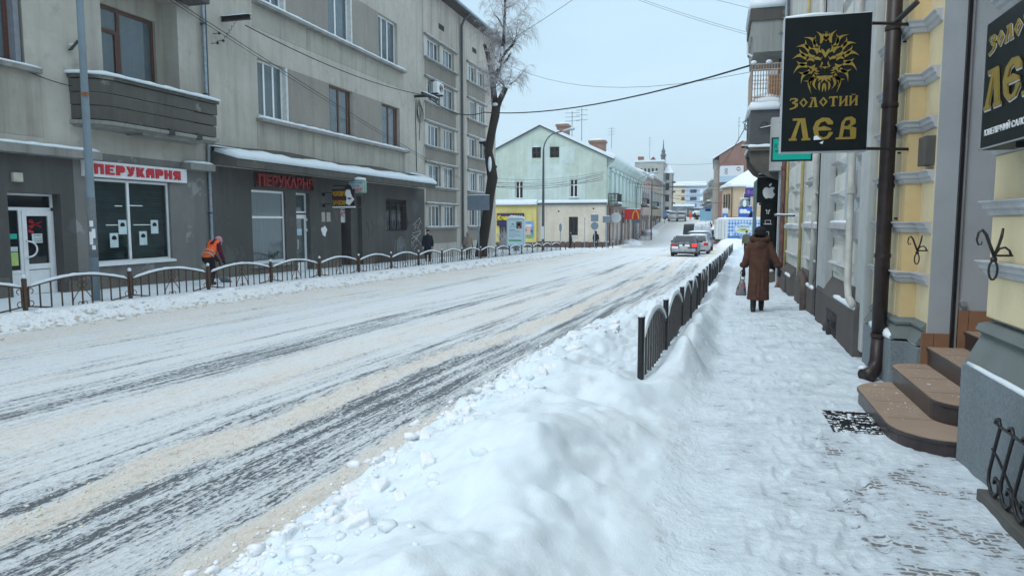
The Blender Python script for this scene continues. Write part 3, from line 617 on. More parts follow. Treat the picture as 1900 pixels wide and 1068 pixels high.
# string ledge over the left shopfront
for a, b_ in ((-6, 16.05), (19.5, 20.7)):
    mb = MB(); F1.box(mb, a, b_, 3.42, 3.64, -.02, .38); mb.build('string_ledge', M['ledge'], b1, bevel=.02)
    snow_cap(b1, [F1.P(a, 3.64, .2), F1.P(b_, 3.64, .2)], .36, .09, 'ledge_snow')
# concrete canopy on the right shopfront
mb = MB(); rings = []
for y in np.linspace(20.85, 38.6, 60):
    s_ = .02*math.sin(y*2.3)+.012*math.sin(y*7.1)
    rings.append([(LX, y, 3.70), (LX+1.12, y, 3.60+s_*.4), (LX+1.14+s_, y, 3.84), (LX+1.0, y, 3.90), (LX, y, 4.20)])
mb.ring_loft(rings); mb.build('canopy', M['concrete'], b1)
mb = MB(); rings = []
for y in np.linspace(20.8, 38.65, 90):
    r_ = .03*math.sin(y*1.7)+.02*math.sin(y*5.3)+.02*random.random(); k = 1 if 20.9 < y < 38.5 else .4
    rings.append([(LX+.25, y, 4.12), (LX+1.17, y, 3.865), (LX+1.20+r_*.4, y, 3.93+.1*k), (LX+1.05, y, 3.97+(.17+r_)*k), (LX+.75, y, 4.08+(.15+r_)*k), (LX+.28, y, 4.22+(.05+r_)*k)])
mb.ring_loft(rings); mb.build('canopy_snow', M['snow_soft'], b1, smooth=True)
mb = MB(); rings = [[(LX+.012, y, 4.15), (LX+.3, y, 4.16), (LX+.012, y, 4.46+.06*math.sin(y*.8))] for y in np.linspace(21, 38.4, 30)]; mb.ring_loft(rings); mb.build('flashing', M['concrete'], b1)
snow_cap(b1, [F1.P(20.75, 4.3, .1), F1.P(23.5, 4.28, .1)], .2, .06, 'ledge_snow'); snow_cap(b1, [F1.P(37.2, 4.40, .1), F1.P(39.4, 4.34, .12)], .25, .10, 'ledge_snow')
# old plinth along the ground
for a, b_ in ((-6, 13.4), (15.05, 26.0), (27.15, 29.65), (31.8, 39.55)):
    mb = MB(); F1.box(mb, a, b_, -1.5, Z((a+b_)/2)+.42, -.02, .035); mb.build('plinth', M['plinth_old'], b1)
mb = MB(); F1.box(mb, 33.2, 36.6, -.55, -.05, .03, .055); mb.build('cellar_vent', M['black'], b1)
# ---- shop door on the far left
dr = b1
mb = MB(); q = -.28
F1.box(mb, 13.5, 14.98, 2.02, 2.10, q-.06, q); F1.box(mb, 13.5, 14.98, 2.40, 2.455, q-.06, q); F1.box(mb, 13.5, 13.57, -.32, 2.40, q-.06, q); F1.box(mb, 14.91, 14.98, -.32, 2.40, q-.06, q); F1.box(mb, 13.98, 14.06, -.32, 2.02, q-.06, q)
F1.box(mb, 13.57, 13.98, .42, .50, q-.06, q); fr1 = mb.build('door_frame', M['upvc'], b1)
mb = MB(); F1.box(mb, 13.57, 14.91, 2.10, 2.40, q-.04, q-.03); mb.build('pane', M['glass_dark'], fr1); mb = MB(); F1.box(mb, 13.57, 13.98, .50, 2.02, q-.04, q-.03); mb.build('pane', M['glass_dark'], fr1)
mb = MB(); F1.box(mb, 13.57, 13.98, -.32, .42, q-.05, q-.02); mb.build('lower_panel', M['upvc'], fr1)
mb = MB(); F1.box(mb, 14.06, 14.18, -.30, 2.02, q-.04, q+.03); F1.box(mb, 14.79, 14.91, -.30, 2.02, q-.04, q+.03); F1.box(mb, 14.18, 14.79, 1.88, 2.02, q-.04, q+.03); F1.box(mb, 14.18, 14.79, .50, .64, q-.04, q+.03); F1.box(mb, 14.18, 14.79, -.30, -.16, q-.04, q+.03)
F1.box(mb, 14.20, 14.77, -.14, .48, q-.03, q+.012); door = mb.build('door', M['upvc'], b1, bevel=.006)
mb = MB(); F1.box(mb, 14.18, 14.79, .64, 1.88, q-.02, q-.01); mb.build('pane', M['glass_dark'], door)
mb = MB(); mb.tube([F1.P(14.13, .80, q+.03), F1.P(14.13, .82, q+.09)]+[F1.P(14.13+.24*math.sin(PI*k/10), 1.03-.2*math.cos(PI*k/10), q+.10) for k in range(11)]+[F1.P(14.13, 1.25, q+.03)], .022, 8); mb.build('handle', M['upvc'], door, smooth=True)
mb = MB(); F1.box(mb, 14.33, 14.62, 1.18, 1.42, q-.008, q+.002); pap = mb.build('paper_notice', plain('notice_paper', (.62,.72,.72), .9), door)
text('ЧОЛОВІЧІ', .22, .045, M['black'], door, F1.P(14.37, 1.35, q+.003), (0,1,0), (0,0,1), .002); text('ЗАЧІСКИ', .20, .035, M['black'], door, F1.P(14.38, 1.27, q+.003), (0,1,0), (0,0,1), .002); text('СТРИЖКИ', .20, .035, M['black'], door, F1.P(14.38, 1.21, q+.003), (0,1,0), (0,0,1), .002)
# red scissors decal
mb = MB(); 
for (u, z, a) in ((14.45, 1.66, .5), (14.45, 1.66, -.55), (14.45, 1.66, 2.7)): mb.prism([(u+math.cos(a)*l-math.sin(a)*w, z+math.sin(a)*l*.8+math.cos(a)*w) for l, w in ((-.16, -.02), (.2, -.004), (.2, .004), (-.16, .025))], F1.fr(), q-.008, q+.002)
for (u, z) in ((14.32, 1.74), (14.31, 1.60)): mb.tube([F1.P(u+.05*math.cos(t), z+.04*math.sin(t), q) for t in np.linspace(0, 2*PI, 10)], .01, 5)
mb.prism([(14.24, 1.46), (14.38, 1.43), (14.38, 1.49), (14.25, 1.53)], F1.fr(), q-.008, q+.002); mb.build('scissors_decal', M['red'], door)
for (z, h, c) in ((1.30, .13, (.03,.45,.33)), (.62, .34, (.45,.62,.2)), (.98, .12, (.6,.68,.7))): mb = MB(); F1.box(mb, 13.66, 13.93, z, z+h, q-.028, q-.022); mb.build('window_poster', plain('poster_tint', c, .8), fr1)
mb = MB(); F1.box(mb, 13.62, 13.88, 2.72, 2.95, 0, .1); mb.build('wall_lamp', plain('old_lamp', (.5,.48,.4), .5), b1, bevel=.02)
# ---- shop window with blinds
W1 = win(b1, F1, 15.95, 18.95, .54, 2.95, d=.08, vs=(.46,), fw=.07, gl=glass_mat('shop_glass', (.02,.035,.035), .85), cur=None)
mb = MB()
for k in range(46):
    z = .62+k*.05; F1.box(mb, 16.04, 18.86, z, z+.004, -.26, -.22)
    i0 = len(mb.v); w_ = .008*math.sin(k*1.7); mb.v += [F1.P(16.04, z+w_, -.22), F1.P(18.86, z-w_, -.22), F1.P(18.86, z-w_+.036, -.25), F1.P(16.04, z+w_+.036, -.25)]; mb.f.append((i0, i0+1, i0+2, i0+3))
mb.build('blinds', plain('green_grey_blinds', (.06,.10,.095), .6, var=.3, vs=3), W1)
for (u0, u1, z) in ((16.95, 17.22, 2.18), (17.42, 18.0, 2.20), (16.6, 17.3, 1.62), (17.62, 18.45, 1.62)):
    mb = MB(); F1.box(mb, u0, u1, z, z+.028, -.205, -.195); mb.build('blind_gap', plain('ceiling_light_seen_inside', (.75,.8,.8), .5, emit=((.8,.9,.9), .5)), W1)
for (u, z) in ((16.95, 1.36), (18.2, 1.36), (17.72, 1.02), (16.62, .98)):
    mb = MB(); F1.box(mb, u, u+.30, z, z+.42, -.105, -.10); ps = mb.build('hairstyle_poster', plain('poster_white', (.55,.68,.70), .8), W1)
    mb = MB(); mb.prism([(u+.06+.09*(1+math.cos(t)), z+.25+.10*math.sin(t)*(1 if math.sin(t) > 0 else .25)) for t in np.linspace(0, 2*PI, 16)[:-1]]+[], F1.fr(), -.099, -.097); mb.build('printed_head', M['blackboard'], ps if False else W1)
mb = MB(); F1.box(mb, 15.9, 19.0, .47, .54, 0, .10); mb.build('window_sill', M['upvc'], b1); snow_cap(b1, [F1.P(15.95, .54, .05), F1.P(18.95, .54, .05)], .1, .035, 'sill_snow')
# sign over it
sg = thing('shop_sign', 'white ribbed fascia sign reading ПЕРУКАРНЯ in red over the wide shop window', 'sign', (LX, 17.6, 2.97))
mb = MB(); F1.box(mb, 15.66, 19.6, 2.98, 3.42, .004, .13); mb.build('sign_board', M['white'], sg, bevel=.01)
mb = MB()
for z in (3.07, 3.16, 3.25, 3.34): F1.box(mb, 15.68, 19.58, z, z+.006, .13, .136)
mb.build('sign_rib', plain('grey_rib', (.45,.46,.47)), sg)
LET = {'П': [[(0,0),(0,1),(1,1),(1,0),(.68,0),(.68,.7),(.34,.7),(.34,0)]], 'Е': [[(0,0),(0,1),(1,1),(1,.78),(.42,.78),(.42,.60),(.85,.60),(.85,.42),(.42,.42),(.42,.22),(1,.22),(1,0)]],
 'Р': [[(0,0),(0,1),(.8,1),(1,.8),(1,.45),(.75,.3),(.4,.3),(.4,0)]], 'У': [[(0,1),(.35,1),(.5,.6),(.65,1),(1,1),(.75,.2),(.5,0),(.15,0),(.15,.22),(.4,.25)]], 'К': [[(0,0),(0,1),(.36,1),(.36,.62),(.65,1),(1,1),(.68,.5),(1,0),(.62,0),(.36,.38),(.36,0)]],
 'А': [[(0,0),(0,.75),(.25,1),(1,1),(1,0),(.68,0),(.68,.3),(.34,.3),(.34,0)]], 'Н': [[(0,0),(0,1),(.34,1),(.34,.62),(.66,.62),(.66,1),(1,1),(1,0),(.66,0),(.66,.36),(.34,.36),(.34,0)]], 'Я': [[(0,0),(.3,.33),(0,.5),(0,.8),(.2,1),(1,1),(1,0),(.64,0),(.64,.3),(.38,0)]]}
for i, ch in enumerate('ПЕРУКАРНЯ'):
    u = 15.98+i*.375; mb = MB()
    for pl in LET[ch]: mb.prism([(u+x*.30, 3.06+z*.28) for x, z in pl], F1.fr(), .131, .165)
    mb.build('letter', M['red'], sg)
# second sign
sg = thing('shop_sign', 'dull red block letters ПЕРУКАРНЯ on a dark board under the snowy canopy', 'sign', (LX, 25, 3.07))
mb = MB(); F1.box(mb, 23.3, 27.3, 3.02, 3.60, .004, .06); mb.build('sign_board', plain('dark_backing', (.05,.045,.045), .7), sg)
text('ПЕРУКАРНЯ', 3.8, .46, M['darkred'], sg, F1.P(23.4, 3.08, .06), (0,1,0), (0,0,1), .08, off=.035)
# shop window two, white door, brown door, barred window
W2 = win(b1, F1, 23.1, 25.28, .14, 2.93, d=.08, vs=(), hs=(.63,), fw=.08, cur='curtain2'); W3 = win(b1, F1, 26.05, 27.1, 2.08, 2.93, d=.2, vs=(), fw=.08, cur='curtain2')
mb = MB(); F1.box(mb, 22.9, 25.5, -.02, .12, 0, .12); mb.build('window_sill', M['ledge'], b1); snow_cap(b1, [F1.P(23.0, .12, .06), F1.P(25.4, .12, .06)], .1, .05, 'sill_snow')
for k in range(14):
    a = k*.7; mb = MB() if k == 0 else mb
    mb.tube([F1.P(24.6, .2, -.14), F1.P(24.6+.25*math.cos(a), .45+.1*math.sin(a*1.3), -.14+.01*k*.3), F1.P(24.6+.42*math.cos(a), .38+.3*abs(math.sin(a)), -.14)], [.012, .03, .004], 4)
mb.build('pot_plant', plain('pot_plant_green', (.02,.05,.03), .8), W2)
mb = MB(); q = -.2
F1.box(mb, 26.05, 26.17, -.55, 2.02, q-.05, q); F1.box(mb, 26.95, 27.1, -.55, 2.02, q-.05, q); F1.box(mb, 26.17, 26.95, 1.85, 2.02, q-.05, q); F1.box(mb, 26.17, 26.95, -.55, .0, q-.05, q); d2 = mb.build('door', M['upvc'], b1, bevel=.008)
mb = MB(); F1.box(mb, 26.17, 26.95, 0, 1.85, q-.035, q-.025); mb.build('pane', glass_mat('door_glass', (.10,.12,.115), .1), d2)
mb = MB(); mb.tube([F1.P(26.1, .55, q), F1.P(26.1, .57, q+.07), F1.P(26.3, .6, q+.08), F1.P(26.3, .95, q+.08), F1.P(26.1, .98, q+.07), F1.P(26.1, 1.0, q)], .02, 6); mb.build('handle', M['upvc'], d2)
mb = MB(); F1.box(mb, 26.4, 26.75, 1.15, 1.42, q-.022, q-.016); mb.build('paper_notice', plain('notice_blue', (.45,.62,.75)), d2)
for z in (1.3, 1.75): mb = MB(); F1.box(mb, 27.02, 27.14, z, z+.12, q, q+.05); mb.build('hinge', M['upvc'], d2)
mb = MB(); F1.box(mb, 29.75, 30.9, -1.0, 1.62, -.75, -.70); 
for j in range(2):
    for i in range(4): F1.box(mb, 29.95+j*.45, 30.22+j*.45, -.75+i*.58, -.28+i*.58, -.70, -.68)
mb.build('door', plain('dark_maroon_door', (.045,.028,.032), .5), b1)
mb = MB(); F1.box(mb, 29.72, 31.2, 1.68, 2.35, -.55, -.5); ps = mb.build('entrance_sign', M['white'], b1, label='white entrance panel with red letters over the maroon door')
text('ШКА"', 1.0, .26, M['red'], ps, F1.P(29.95, 1.95, -.5), (0,1,0), (0,0,1), .01, off=.03); text('перукарня', 1.1, .1, plain('print_blue', (.1,.15,.4)), ps, F1.P(29.9, 2.22, -.5), (0,1,0), (0,0,1), .01)
mb = MB(); F1.box(mb, 31.0, 31.72, -1.0, 2.95, -.98, -.2); mb.build('entrance_wall', M['ground_dark'], b1)
win(b1, F1, 34.42, 37.0, 1.22, 2.92, d=.16, vs=(.33, .66), fm=plain('rusty_frame', (.08,.045,.035), .8), fw=.08, gl=M['glass_dark'], cur=None)
mb = MB()
for k in range(15): 
    u = 34.5+k*.175; bulge = .22*math.exp(-((k-10)/4)**2); mb.tube([F1.P(u, 1.24, .02), F1.P(u, 1.5, .03+bulge), F1.P(u, 1.9, .03+bulge*.7), F1.P(u, 2.3, .02), F1.P(u, 2.9, .02)], .012, 4)
for z in (1.26, 2.25, 2.6, 2.88): mb.tube([F1.P(34.44, z, .02), F1.P(37.0, z, .02)], .014, 4)
for k in range(5): mb.tube([F1.P(35.4+k*.36+.15*math.cos(t), 1.65+.13*math.sin(t), .26) for t in np.linspace(0, 2*PI, 9)], .011, 4)
mb.build('window_grille', M['darksteel'], b1)
# house number plates, graffiti patch
for (u, z, w, h) in ((28.0, 1.72, .28, .42), (28.42, 1.72, .32, .42)): mb = MB(); F1.box(mb, u, u+w, z, z+h, 0, .02); mb.build('house_plate', plain('weathered_plate', (.42,.40,.37), .6, var=.4, vs=18), b1)
mb = MB(); mb.prism([(28.2+.22*math.cos(t)*(1+.3*math.sin(3*t)), 1.3+.22*math.sin(t)*(1+.2*math.cos(5*t))) for t in np.linspace(0, 2*PI, 18)[:-1]], F1.fr(), 0.001, .006); mb.build('torn_notice', M['white'], b1)
def scrawl(strokes, m, nm='graffiti', r=.012):
    mb = MB()
    for st in strokes: mb.tube([F1.P(u, z, .004) for u, z in st], r, 4)
    mb.build(nm, m, b1)
rr = random.Random(3)
scrawl([[(36.2+.5*math.cos(t)*k/5, .35+.45*math.sin(t*1.0)*(k/5)-.1*math.cos(2*t)) for t in np.linspace(.2, 5.5, 14)] for k in range(1, 6)]+[[(35.4+i*.35, -.15), (35.5+i*.3, .75)] for i in range(5)], plain('pale_chalk', (.33,.35,.36), .9))
scrawl([[(38.2+rr.uniform(-.6,.9), .1+z_), (38.2+rr.uniform(-.6,.9), .25+z_+rr.uniform(0,.3)), (38.2+rr.uniform(-.6,.9), .1+z_+rr.uniform(0,.3))] for z_ in np.linspace(0, 1.4, 12)], plain('chalk_white', (.5,.5,.5), .9), r=.014)
scrawl([[(32.6+.3*math.cos(t), 1.4+.42*math.sin(t)) for t in np.linspace(1.2, -1.6, 10)], [(32.3, 1.7), (32.5, 1.2), (32.4, .9)]], plain('dark_paint_mark', (.05,.05,.05), .9), r=.012)
# downpipe between the two halves
dp = b1
mb = MB(); mb.tube([F1.P(20.72, z, .1) for z in (12, 8, 4, .6, -.1)], .055, 8); mb.build('downpipe', M['zinc'], b1, smooth=True)
mb = MB(); mb.tube([F1.P(20.88, z, .06) for z in (12, 8, 4, .6)], .03, 6); mb.build('conduit', M['zinc_dark'], b1)
mb = MB(); F1.box(mb, 20.66, 20.78, 6.0, 6.05, 0, .18); F1.box(mb, 20.66, 20.78, 2.0, 2.05, 0, .18); F1.box(mb, 20.66, 20.78, 8.3, 8.35, 0, .18); mb.build('pipe_clamp', M['zinc_dark'], b1)
# steel beam bracket with snow, insulators, security camera, wires on the wall
t = thing('wall_bracket', 'steel beam with snow on top sticking out of the grey wall beside the downpipe', 'bracket', (LX, 21.75, 8.75))
mb = MB(); mb.box(LX, LX+1.15, 21.72, 21.86, 8.68, 8.70); mb.box(LX, LX+1.15, 21.72, 21.86, 8.82, 8.84); mb.box(LX, LX+1.15, 21.78, 21.80, 8.70, 8.82); mb.build('beam', M['black'], t)
snow_cap(t, [(LX+.05, 21.79, 8.84), (LX+1.15, 21.79, 8.84)], .14, .04)
mb = MB()
for (u, z) in ((21.3, 8.15), (21.5, 7.95), (21.2, 7.8)): mb.tube([F1.P(u, z, 0), F1.P(u, z, .25)], .012, 5); mb.ell(F1.P(u, z, .25), .05, 8, 6)
mb.build('insulator', M['black'], t)
mb = MB(); mb.tube([F1.P(21.6+.15*k/20+.05*math.cos(k*1.3), 8.05+.5*k/20+.05*math.sin(k*1.3), .2+.3*k/20) for k in range(30)], .007, 4); mb.build('coiled_wire', M['wire'], t)
t = thing('security_camera', 'small black security camera on the grey wall above the striped balcony end', 'camera', (LX, 15.55, 6.4))
mb = MB(); mb.tube([F1.P(15.5, 6.3, 0), F1.P(15.5, 6.38, .15)], .02, 6); mb.build('bracket', M['black'], t); mb = MB(); mb.tube([F1.P(15.45, 6.30, .12), F1.P(15.62, 6.56, .2)], .04, 6); mb.build('camera_body', M['black'], t); snow_cap(t, [F1.P(15.4, 6.42, .12), F1.P(15.5, 6.44, .16)], .06, .03)

# ------------------------------------------------------------------ left building two (apartment block)
b2 = thing('apartment_building', 'five storey grey apartment block with a snowy eave behind the bare tree', 'building', (LX, 47, 0))
cols = [(39.75, 45.15, [(40.3, 42.25), (42.85, 44.75)]), (47.25, 51.45, [(47.7, 49.25), (49.75, 51.1)])]
flo = [(1.38, 2.72), (3.85, 5.2), (6.27, 7.6), (8.86, 10.2), (11.42, 12.62)]
hs2 = [(w0, w1, z0, z1, .16) for _, _, ws in cols for (w0, w1) in ws for z0, z1 in flo]
wall_holes(F1, 39.62, 53.9, -1.6, 15.3, hs2, M['apt'], b2)
mb = MB(); mb.box(LX-12, LX-11.9, 39.62, 53.9, -1.6, 15.3); mb.box(LX-12, LX-.002, 53.8, 53.9, -1.6, 15.3); mb.box(LX-12, LX-.002, 39.62, 53.9, 15.3, 15.4); mb.build('wall', M['apt'], b2); room_back(b2, F1, 39.8, 53.7, -1, 15.2, -.6)
for ci, (c0, c1, ws) in enumerate(cols):
    for fi, (z0, z1) in enumerate(flo):
        gaps = [(c0, ws[0][0]), (ws[0][1], ws[1][0]), (ws[1][1], c1)]
        for k, (a, b_) in enumerate(gaps):
            if b_-a < .1: continue
            mb = MB(); F1.box(mb, a+.01, b_-.01, z0, z1, -.02, .014); mb.build('wall_panel', M['apt_panel' if (k+fi) % 3 else 'apt'], b2)
        for w_ in ws: win(b2, F1, w_[0], w_[1], z0, z1, d=.14, vs=((.5,) if (fi+ci) % 2 else (.36, .68)), fw=.07, cur='curtain', wave=.03)
        for zz, hh, dd in ((z0, .045, .17), (z1+.14, .05, .14)):
            mb = MB(); F1.box(mb, c0-.02, c1+.08, zz-.11, zz-.002, -.01, dd); mb.build('window_ledge', M['ledge'], b2); snow_cap(b2, [F1.P(c0, zz-.002, dd*.5), F1.P(c1+.06, zz-.002, dd*.5)], dd*.9, hh, 'ledge_snow')
        mb = MB(); F1.box(mb, c0+.1, c1-.1, z0-1.02, z0-.14, -.02, .012); mb.build('wall_panel', M['apt_dark'], b2)
for (u, z) in ((42.6, 13.75), (48.9, 13.75)): mb = MB(); F1.box(mb, u-.45, u+.45, z-.16, z+.16, .002, .012); mb.build('air_vent', M['room'], b2)
mb = MB(); F1.box(mb, 39.0, 54.4, 15.4, 15.62, -12.3, .65); mb.build('roof_eave', plain('eave_boards', (.07,.06,.055), .8), b2)
mb = MB(); F1.box(mb, 39.0, 54.4, 15.50, 15.62, .655, .78); mb.build('gutter', M['zinc'], b2)
mb = MB(); mb.add([F1.P(39.0, 15.63, .62), F1.P(54.4, 15.63, .62), F1.P(54.4, 18.2, -5.5), F1.P(39, 18.2, -5.5), F1.P(39.0, 15.75, .66), F1.P(54.4, 15.75, .66), F1.P(54.4, 18.5, -5.5), F1.P(39, 18.5, -5.5), F1.P(39, 15.63, -12), F1.P(54.4, 15.63, -12)], [(0,1,2,3),(4,7,6,5),(0,4,5,1),(1,5,6,2),(0,3,7,4),(3,2,9,8),(7,8,9,6),(2,6,9),(3,8,7)]); mb.build('roof_snow', M['snow'], b2)
mb = MB(); mb.tube([F1.P(46.0, 15.45, .7), F1.P(46.0, 15.1, .3), F1.P(46.0, 14.7, .12), F1.P(46.0, 8, .12), F1.P(46.0, .3, .12), F1.P(46, .05, .15), F1.P(46, -.15, .5)], .085, 8); mb.build('downpipe', M['zinc_dark'], b2, smooth=True)
mb = MB(); F1.box(mb, 39.62, 53.9, -1.5, -.15, -.01, .06); mb.build('plinth', M['apt_panel'], b2)
mb = MB(); F1.box(mb, 52.0, 52.5, 15.6, 16.6, -1.4, -.9); mb.build('chimney', M['apt'], b2)
t = thing('air_conditioner', 'white air conditioner hung on the apartment block wall under its top windows', 'air conditioner', F1.P(41.3, 9.2, .2))
mb = MB(); F1.box(mb, 40.7, 41.75, 9.45, 10.1, .16, .46); mb.build('casing', M['white'], t, bevel=.03); mb = MB()
for k in range(5): mb.tube([F1.P(41.3+(.06+.05*k)*math.cos(a), 9.78+(.06+.05*k)*math.sin(a), .47) for a in np.linspace(0, 2*PI, 14)], .008, 4)
mb.build('fan_grille', M['black'], t); snow_cap(t, [F1.P(40.75, 10.1, .3), F1.P(41.7, 10.1, .3)], .28, .07); mb = MB(); F1.box(mb, 40.8, 40.85, 9.35, 9.45, .0, .45); F1.box(mb, 41.6, 41.65, 9.35, 9.45, .0, .45); mb.build('bracket', M['black'], t)

# projecting signs at the maroon door
def fy_(x): return x
ps = thing('hanging_sign', 'black and gold mens haircut sign with a white moustached head silhouette', 'sign', (-16.2, 26.2, 2.7)); FP_ = Fac('S', 26.2)
mb = MB(); mb.box(-16.12, -15.02, 26.205, 26.30, 2.30, 3.05); mb.build('sign_board', plain('maroon_black_board', (.035,.02,.025), .5), ps, bevel=.01)
mb = MB()
for k in range(9): mb.prism([(-16.1+k*.125, 2.66), (-16.05+k*.125, 2.66), (-16.0+k*.125, 2.56), (-16.05+k*.125, 2.56)], FP_.fr(), -.004, .003)
mb.build('sign_stripes', plain('stripe_maroon', (.18,.03,.04)), ps, kind='stuff'); amber = plain('amber_letters', (.62,.36,.03), .5)
text('ЧОЛОВІЧІ', .66, .22, amber, ps, (-16.08, 26.2, 2.74), (1,0,0), (0,0,1), .012, off=.02); text('ЗАЧІСКИ', .66, .20, amber, ps, (-16.08, 26.2, 2.36), (1,0,0), (0,0,1), .012, off=.02)
mb = MB(); mb.prism([(-15.42,2.42), (-15.26,2.34), (-15.02,2.60), (-15.12,2.72), (-15.18,2.86), (-15.22,3.05), (-15.40,3.02), (-15.44,2.84), (-15.38,2.66)], FP_.fr(), .006, .03); mb.build('head_silhouette', M['white'], ps); mb = MB(); mb.prism([(-15.46,2.98), (-15.44,3.14), (-15.32,3.24), (-15.18,3.22), (-15.10,3.08), (-15.12,2.9), (-15.2,3.02), (-15.34,3.03)], FP_.fr(), .012, .05); mb.prism([(-15.36,2.64), (-15.26,2.68), (-15.16,2.65), (-15.12,2.7), (-15.18,2.60), (-15.28,2.60)], FP_.fr(), .031, .045); mb.build('hair', M['black'], ps, kind='stuff')
mb = MB(); mb.box(-16.10, -15.04, 26.19, 26.32, 2.24, 2.30); mb.build('lower_trim', M['white'], ps)
for z in (2.42, 2.90): mb = MB(); mb.tube([(-16.8, 26.25, z), (-16.12, 26.25, z)], .014, 5); mb.box(-16.62, -16.48, 26.24, 26.26, z-.14, z-.02); mb.build('support_arm', M['black'], ps)
ps.location = Vector(ps.location)+Vector((-.14, 1.8, .09))
ps = thing('hanging_sign', 'green and white rounded sign with a heap of snow just behind the haircut sign', 'sign', (-15.5, 27.4, 3.0)); FP_ = Fac('S', 27.4); mb = MB(); mb.box(-15.72, -14.86, 27.405, 27.6, 2.95, 3.52); mb.build('sign_case', plain('green_sign_case', (.22,.36,.30), .5), ps, bevel=.06)
mb = MB(); mb.box(-15.66, -14.92, 27.39, 27.404, 3.0, 3.47); mb.build('sign_face', plain('pale_sign_face', (.50,.60,.60), .5), ps); text('ІШКА"', .5, .15, M['red'], ps, (-15.45, 27.39, 3.03), (1,0,0), (0,0,1), .008, off=.02); text('перукарня', .6, .09, plain('print_blue2', (.04,.16,.35)), ps, (-15.6, 27.39, 3.35), (1,0,0), (0,0,1), .008); text('салон', .35, .08, plain('print_blue3', (.04,.16,.35)), ps, (-15.5, 27.39, 3.23), (1,0,0), (0,0,1), .008)
snow_cap(ps, [(-15.55, 27.5, 3.52), (-14.9, 27.5, 3.52)], .24, .16); mb = MB(); mb.tube([(-16.8, 27.5, 3.3), (-15.7, 27.5, 3.3)], .02, 5); mb.tube([(-14.95, 27.5, 2.95), (-14.9, 27.3, 2.5), (-15.1, 27, 2.25), (-15.6, 26.6, 2.2)], .012, 5); mb.build('cable', M['wire'], ps, kind='stuff')
ps.location = Vector(ps.location)+Vector((-.3, 1.6, .05))
# ------------------------------------------------------------------ right: yellow house, near pier and portal
M.update(yellow=plaster('yellow_render', (.70,.61,.40), (.42,.33,.18), .25, .25, .06, 110), ochre=plaster('ochre_render', (.62,.48,.26), (.36,.25,.12), .3, .3, .06, 110), greywall=plaster('smooth_blue_grey_render', (.37,.405,.43), (.25,.27,.28), .35, .2, .04),
 mould=plaster('grey_moulding', (.50,.515,.53), (.16,.16,.155), .45, .5, .05), granite=plaster('granite_render', (.22,.26,.28), (.075,.095,.10), .4, .2, .75, 48), capstone=plaster('plinth_cap', (.17,.20,.20), (.10,.115,.115), .4, .3, .08),
 pink=plain('pink_render', (.45,.2,.18), .9), step_top=plaster('step_brown_tile', (.35,.265,.20), (.5,.46,.43), .35, .1, .12, 70), step_side=plain('step_dark_riser', (.045,.035,.035), .35, var=.35, vs=5, bp=.05), tile=plain('brown_tile', (.24,.13,.075), .45, var=.12),
 greenish=plaster('pale_green_grey_render', (.60,.62,.59), (.24,.23,.21), .45, .45, .08), plinthW=plaster('dark_plinth_render', (.125,.115,.11), (.05,.045,.045), .5, .4, .4, 60), bluewin=plain('blue_grey_panel', (.40,.48,.53), .6, var=.08),
 palegrey=plaster('pale_grey_render', (.47,.50,.505), (.22,.22,.22), .4, .35, .05))
NX = 1.92
FN = Fac('R', NX)
yb = thing('yellow_building', 'yellow rendered house at the right edge with grey mouldings and a granite plinth', 'building', (NX, 6, 0))
blocks = [(1.0, 1.36), (1.46, 1.78), (1.90, 2.20), (2.33, 2.70), (2.82, 3.20), (3.32, 3.70), (3.82, 4.2)]
mb = MB(); FN.box(mb, -3, 5.93, -.4, 6.0, -1.6, -.06); mb.build('wall', M['greywall'], yb)
zc = [1.0, 1.41, 1.84, 2.27, 2.76, 3.26, 3.76, 4.26]
for i in range(len(zc)-1):
    mb = MB(); FN.box(mb, -3, 5.93, zc[i]+.05, zc[i+1]-.05, -.058, .0); mb.build('wall_block', M['yellow'], yb, bevel=.012)
prof = [(-.05, -.058), (-.05, .015), (-.028, .03), (-.01, .03), (.0, .05), (.03, .055), (.045, .075), (.055, .075), (.055, -.058)]
def moulding(path_pts, z, parent, m, prof=prof, sc_=1.0, name='moulding'):
    """path_pts: list of (x,y) with outward normals worked out by mitre"""
    P_ = [Vector((p[0], p[1])) for p in path_pts]; N = len(P_); rings = []
    for i in range(N):
        a = (P_[i]-P_[i-1]).normalized() if i else (P_[1]-P_[0]).normalized(); c = (P_[i+1]-P_[i]).normalized() if i < N-1 else a
        na = Vector((-a.y, a.x)); nc = Vector((-c.y, c.x)); nn = (na+nc); nn = nn/max(.3, nn.dot(na)) if nn.length > .01 else na
        rings.append([(P_[i].x+nn.x*q*sc_, P_[i].y+nn.y*q*sc_, z+zz*sc_) for zz, q in prof])
    mb = MB(); mb.ring_loft(rings); return mb.build(name, m, parent)
for z in zc[1:-1]: moulding([(NX, -3), (NX, 5.93), (NX+.14, 5.93)][::1], z, yb, M['mould'])
# sloped plinth cap and granite plinth
mb = MB(); FN.box(mb, -3, 6.0, -.4, .70, -1.4, .12); mb.build('plinth', M['granite'], yb, bevel=.01)
mb = MB(); mb.ring_loft([[(NX-.10, y, .70), (NX-.09, y, .74), (NX-.005, y, .92), (NX-.05, y, .955), (NX-.03, y, 1.0), (NX+.06, y, 1.02), (NX+.06, y, .70)] for y in (-3, 5.97)]); mb.build('plinth_cap', M['capstone'], yb)
snow_cap(yb, [(NX-.105, 2.0, .70), (NX-.105, 5.9, .70)], .035, .03, 'ledge_snow')
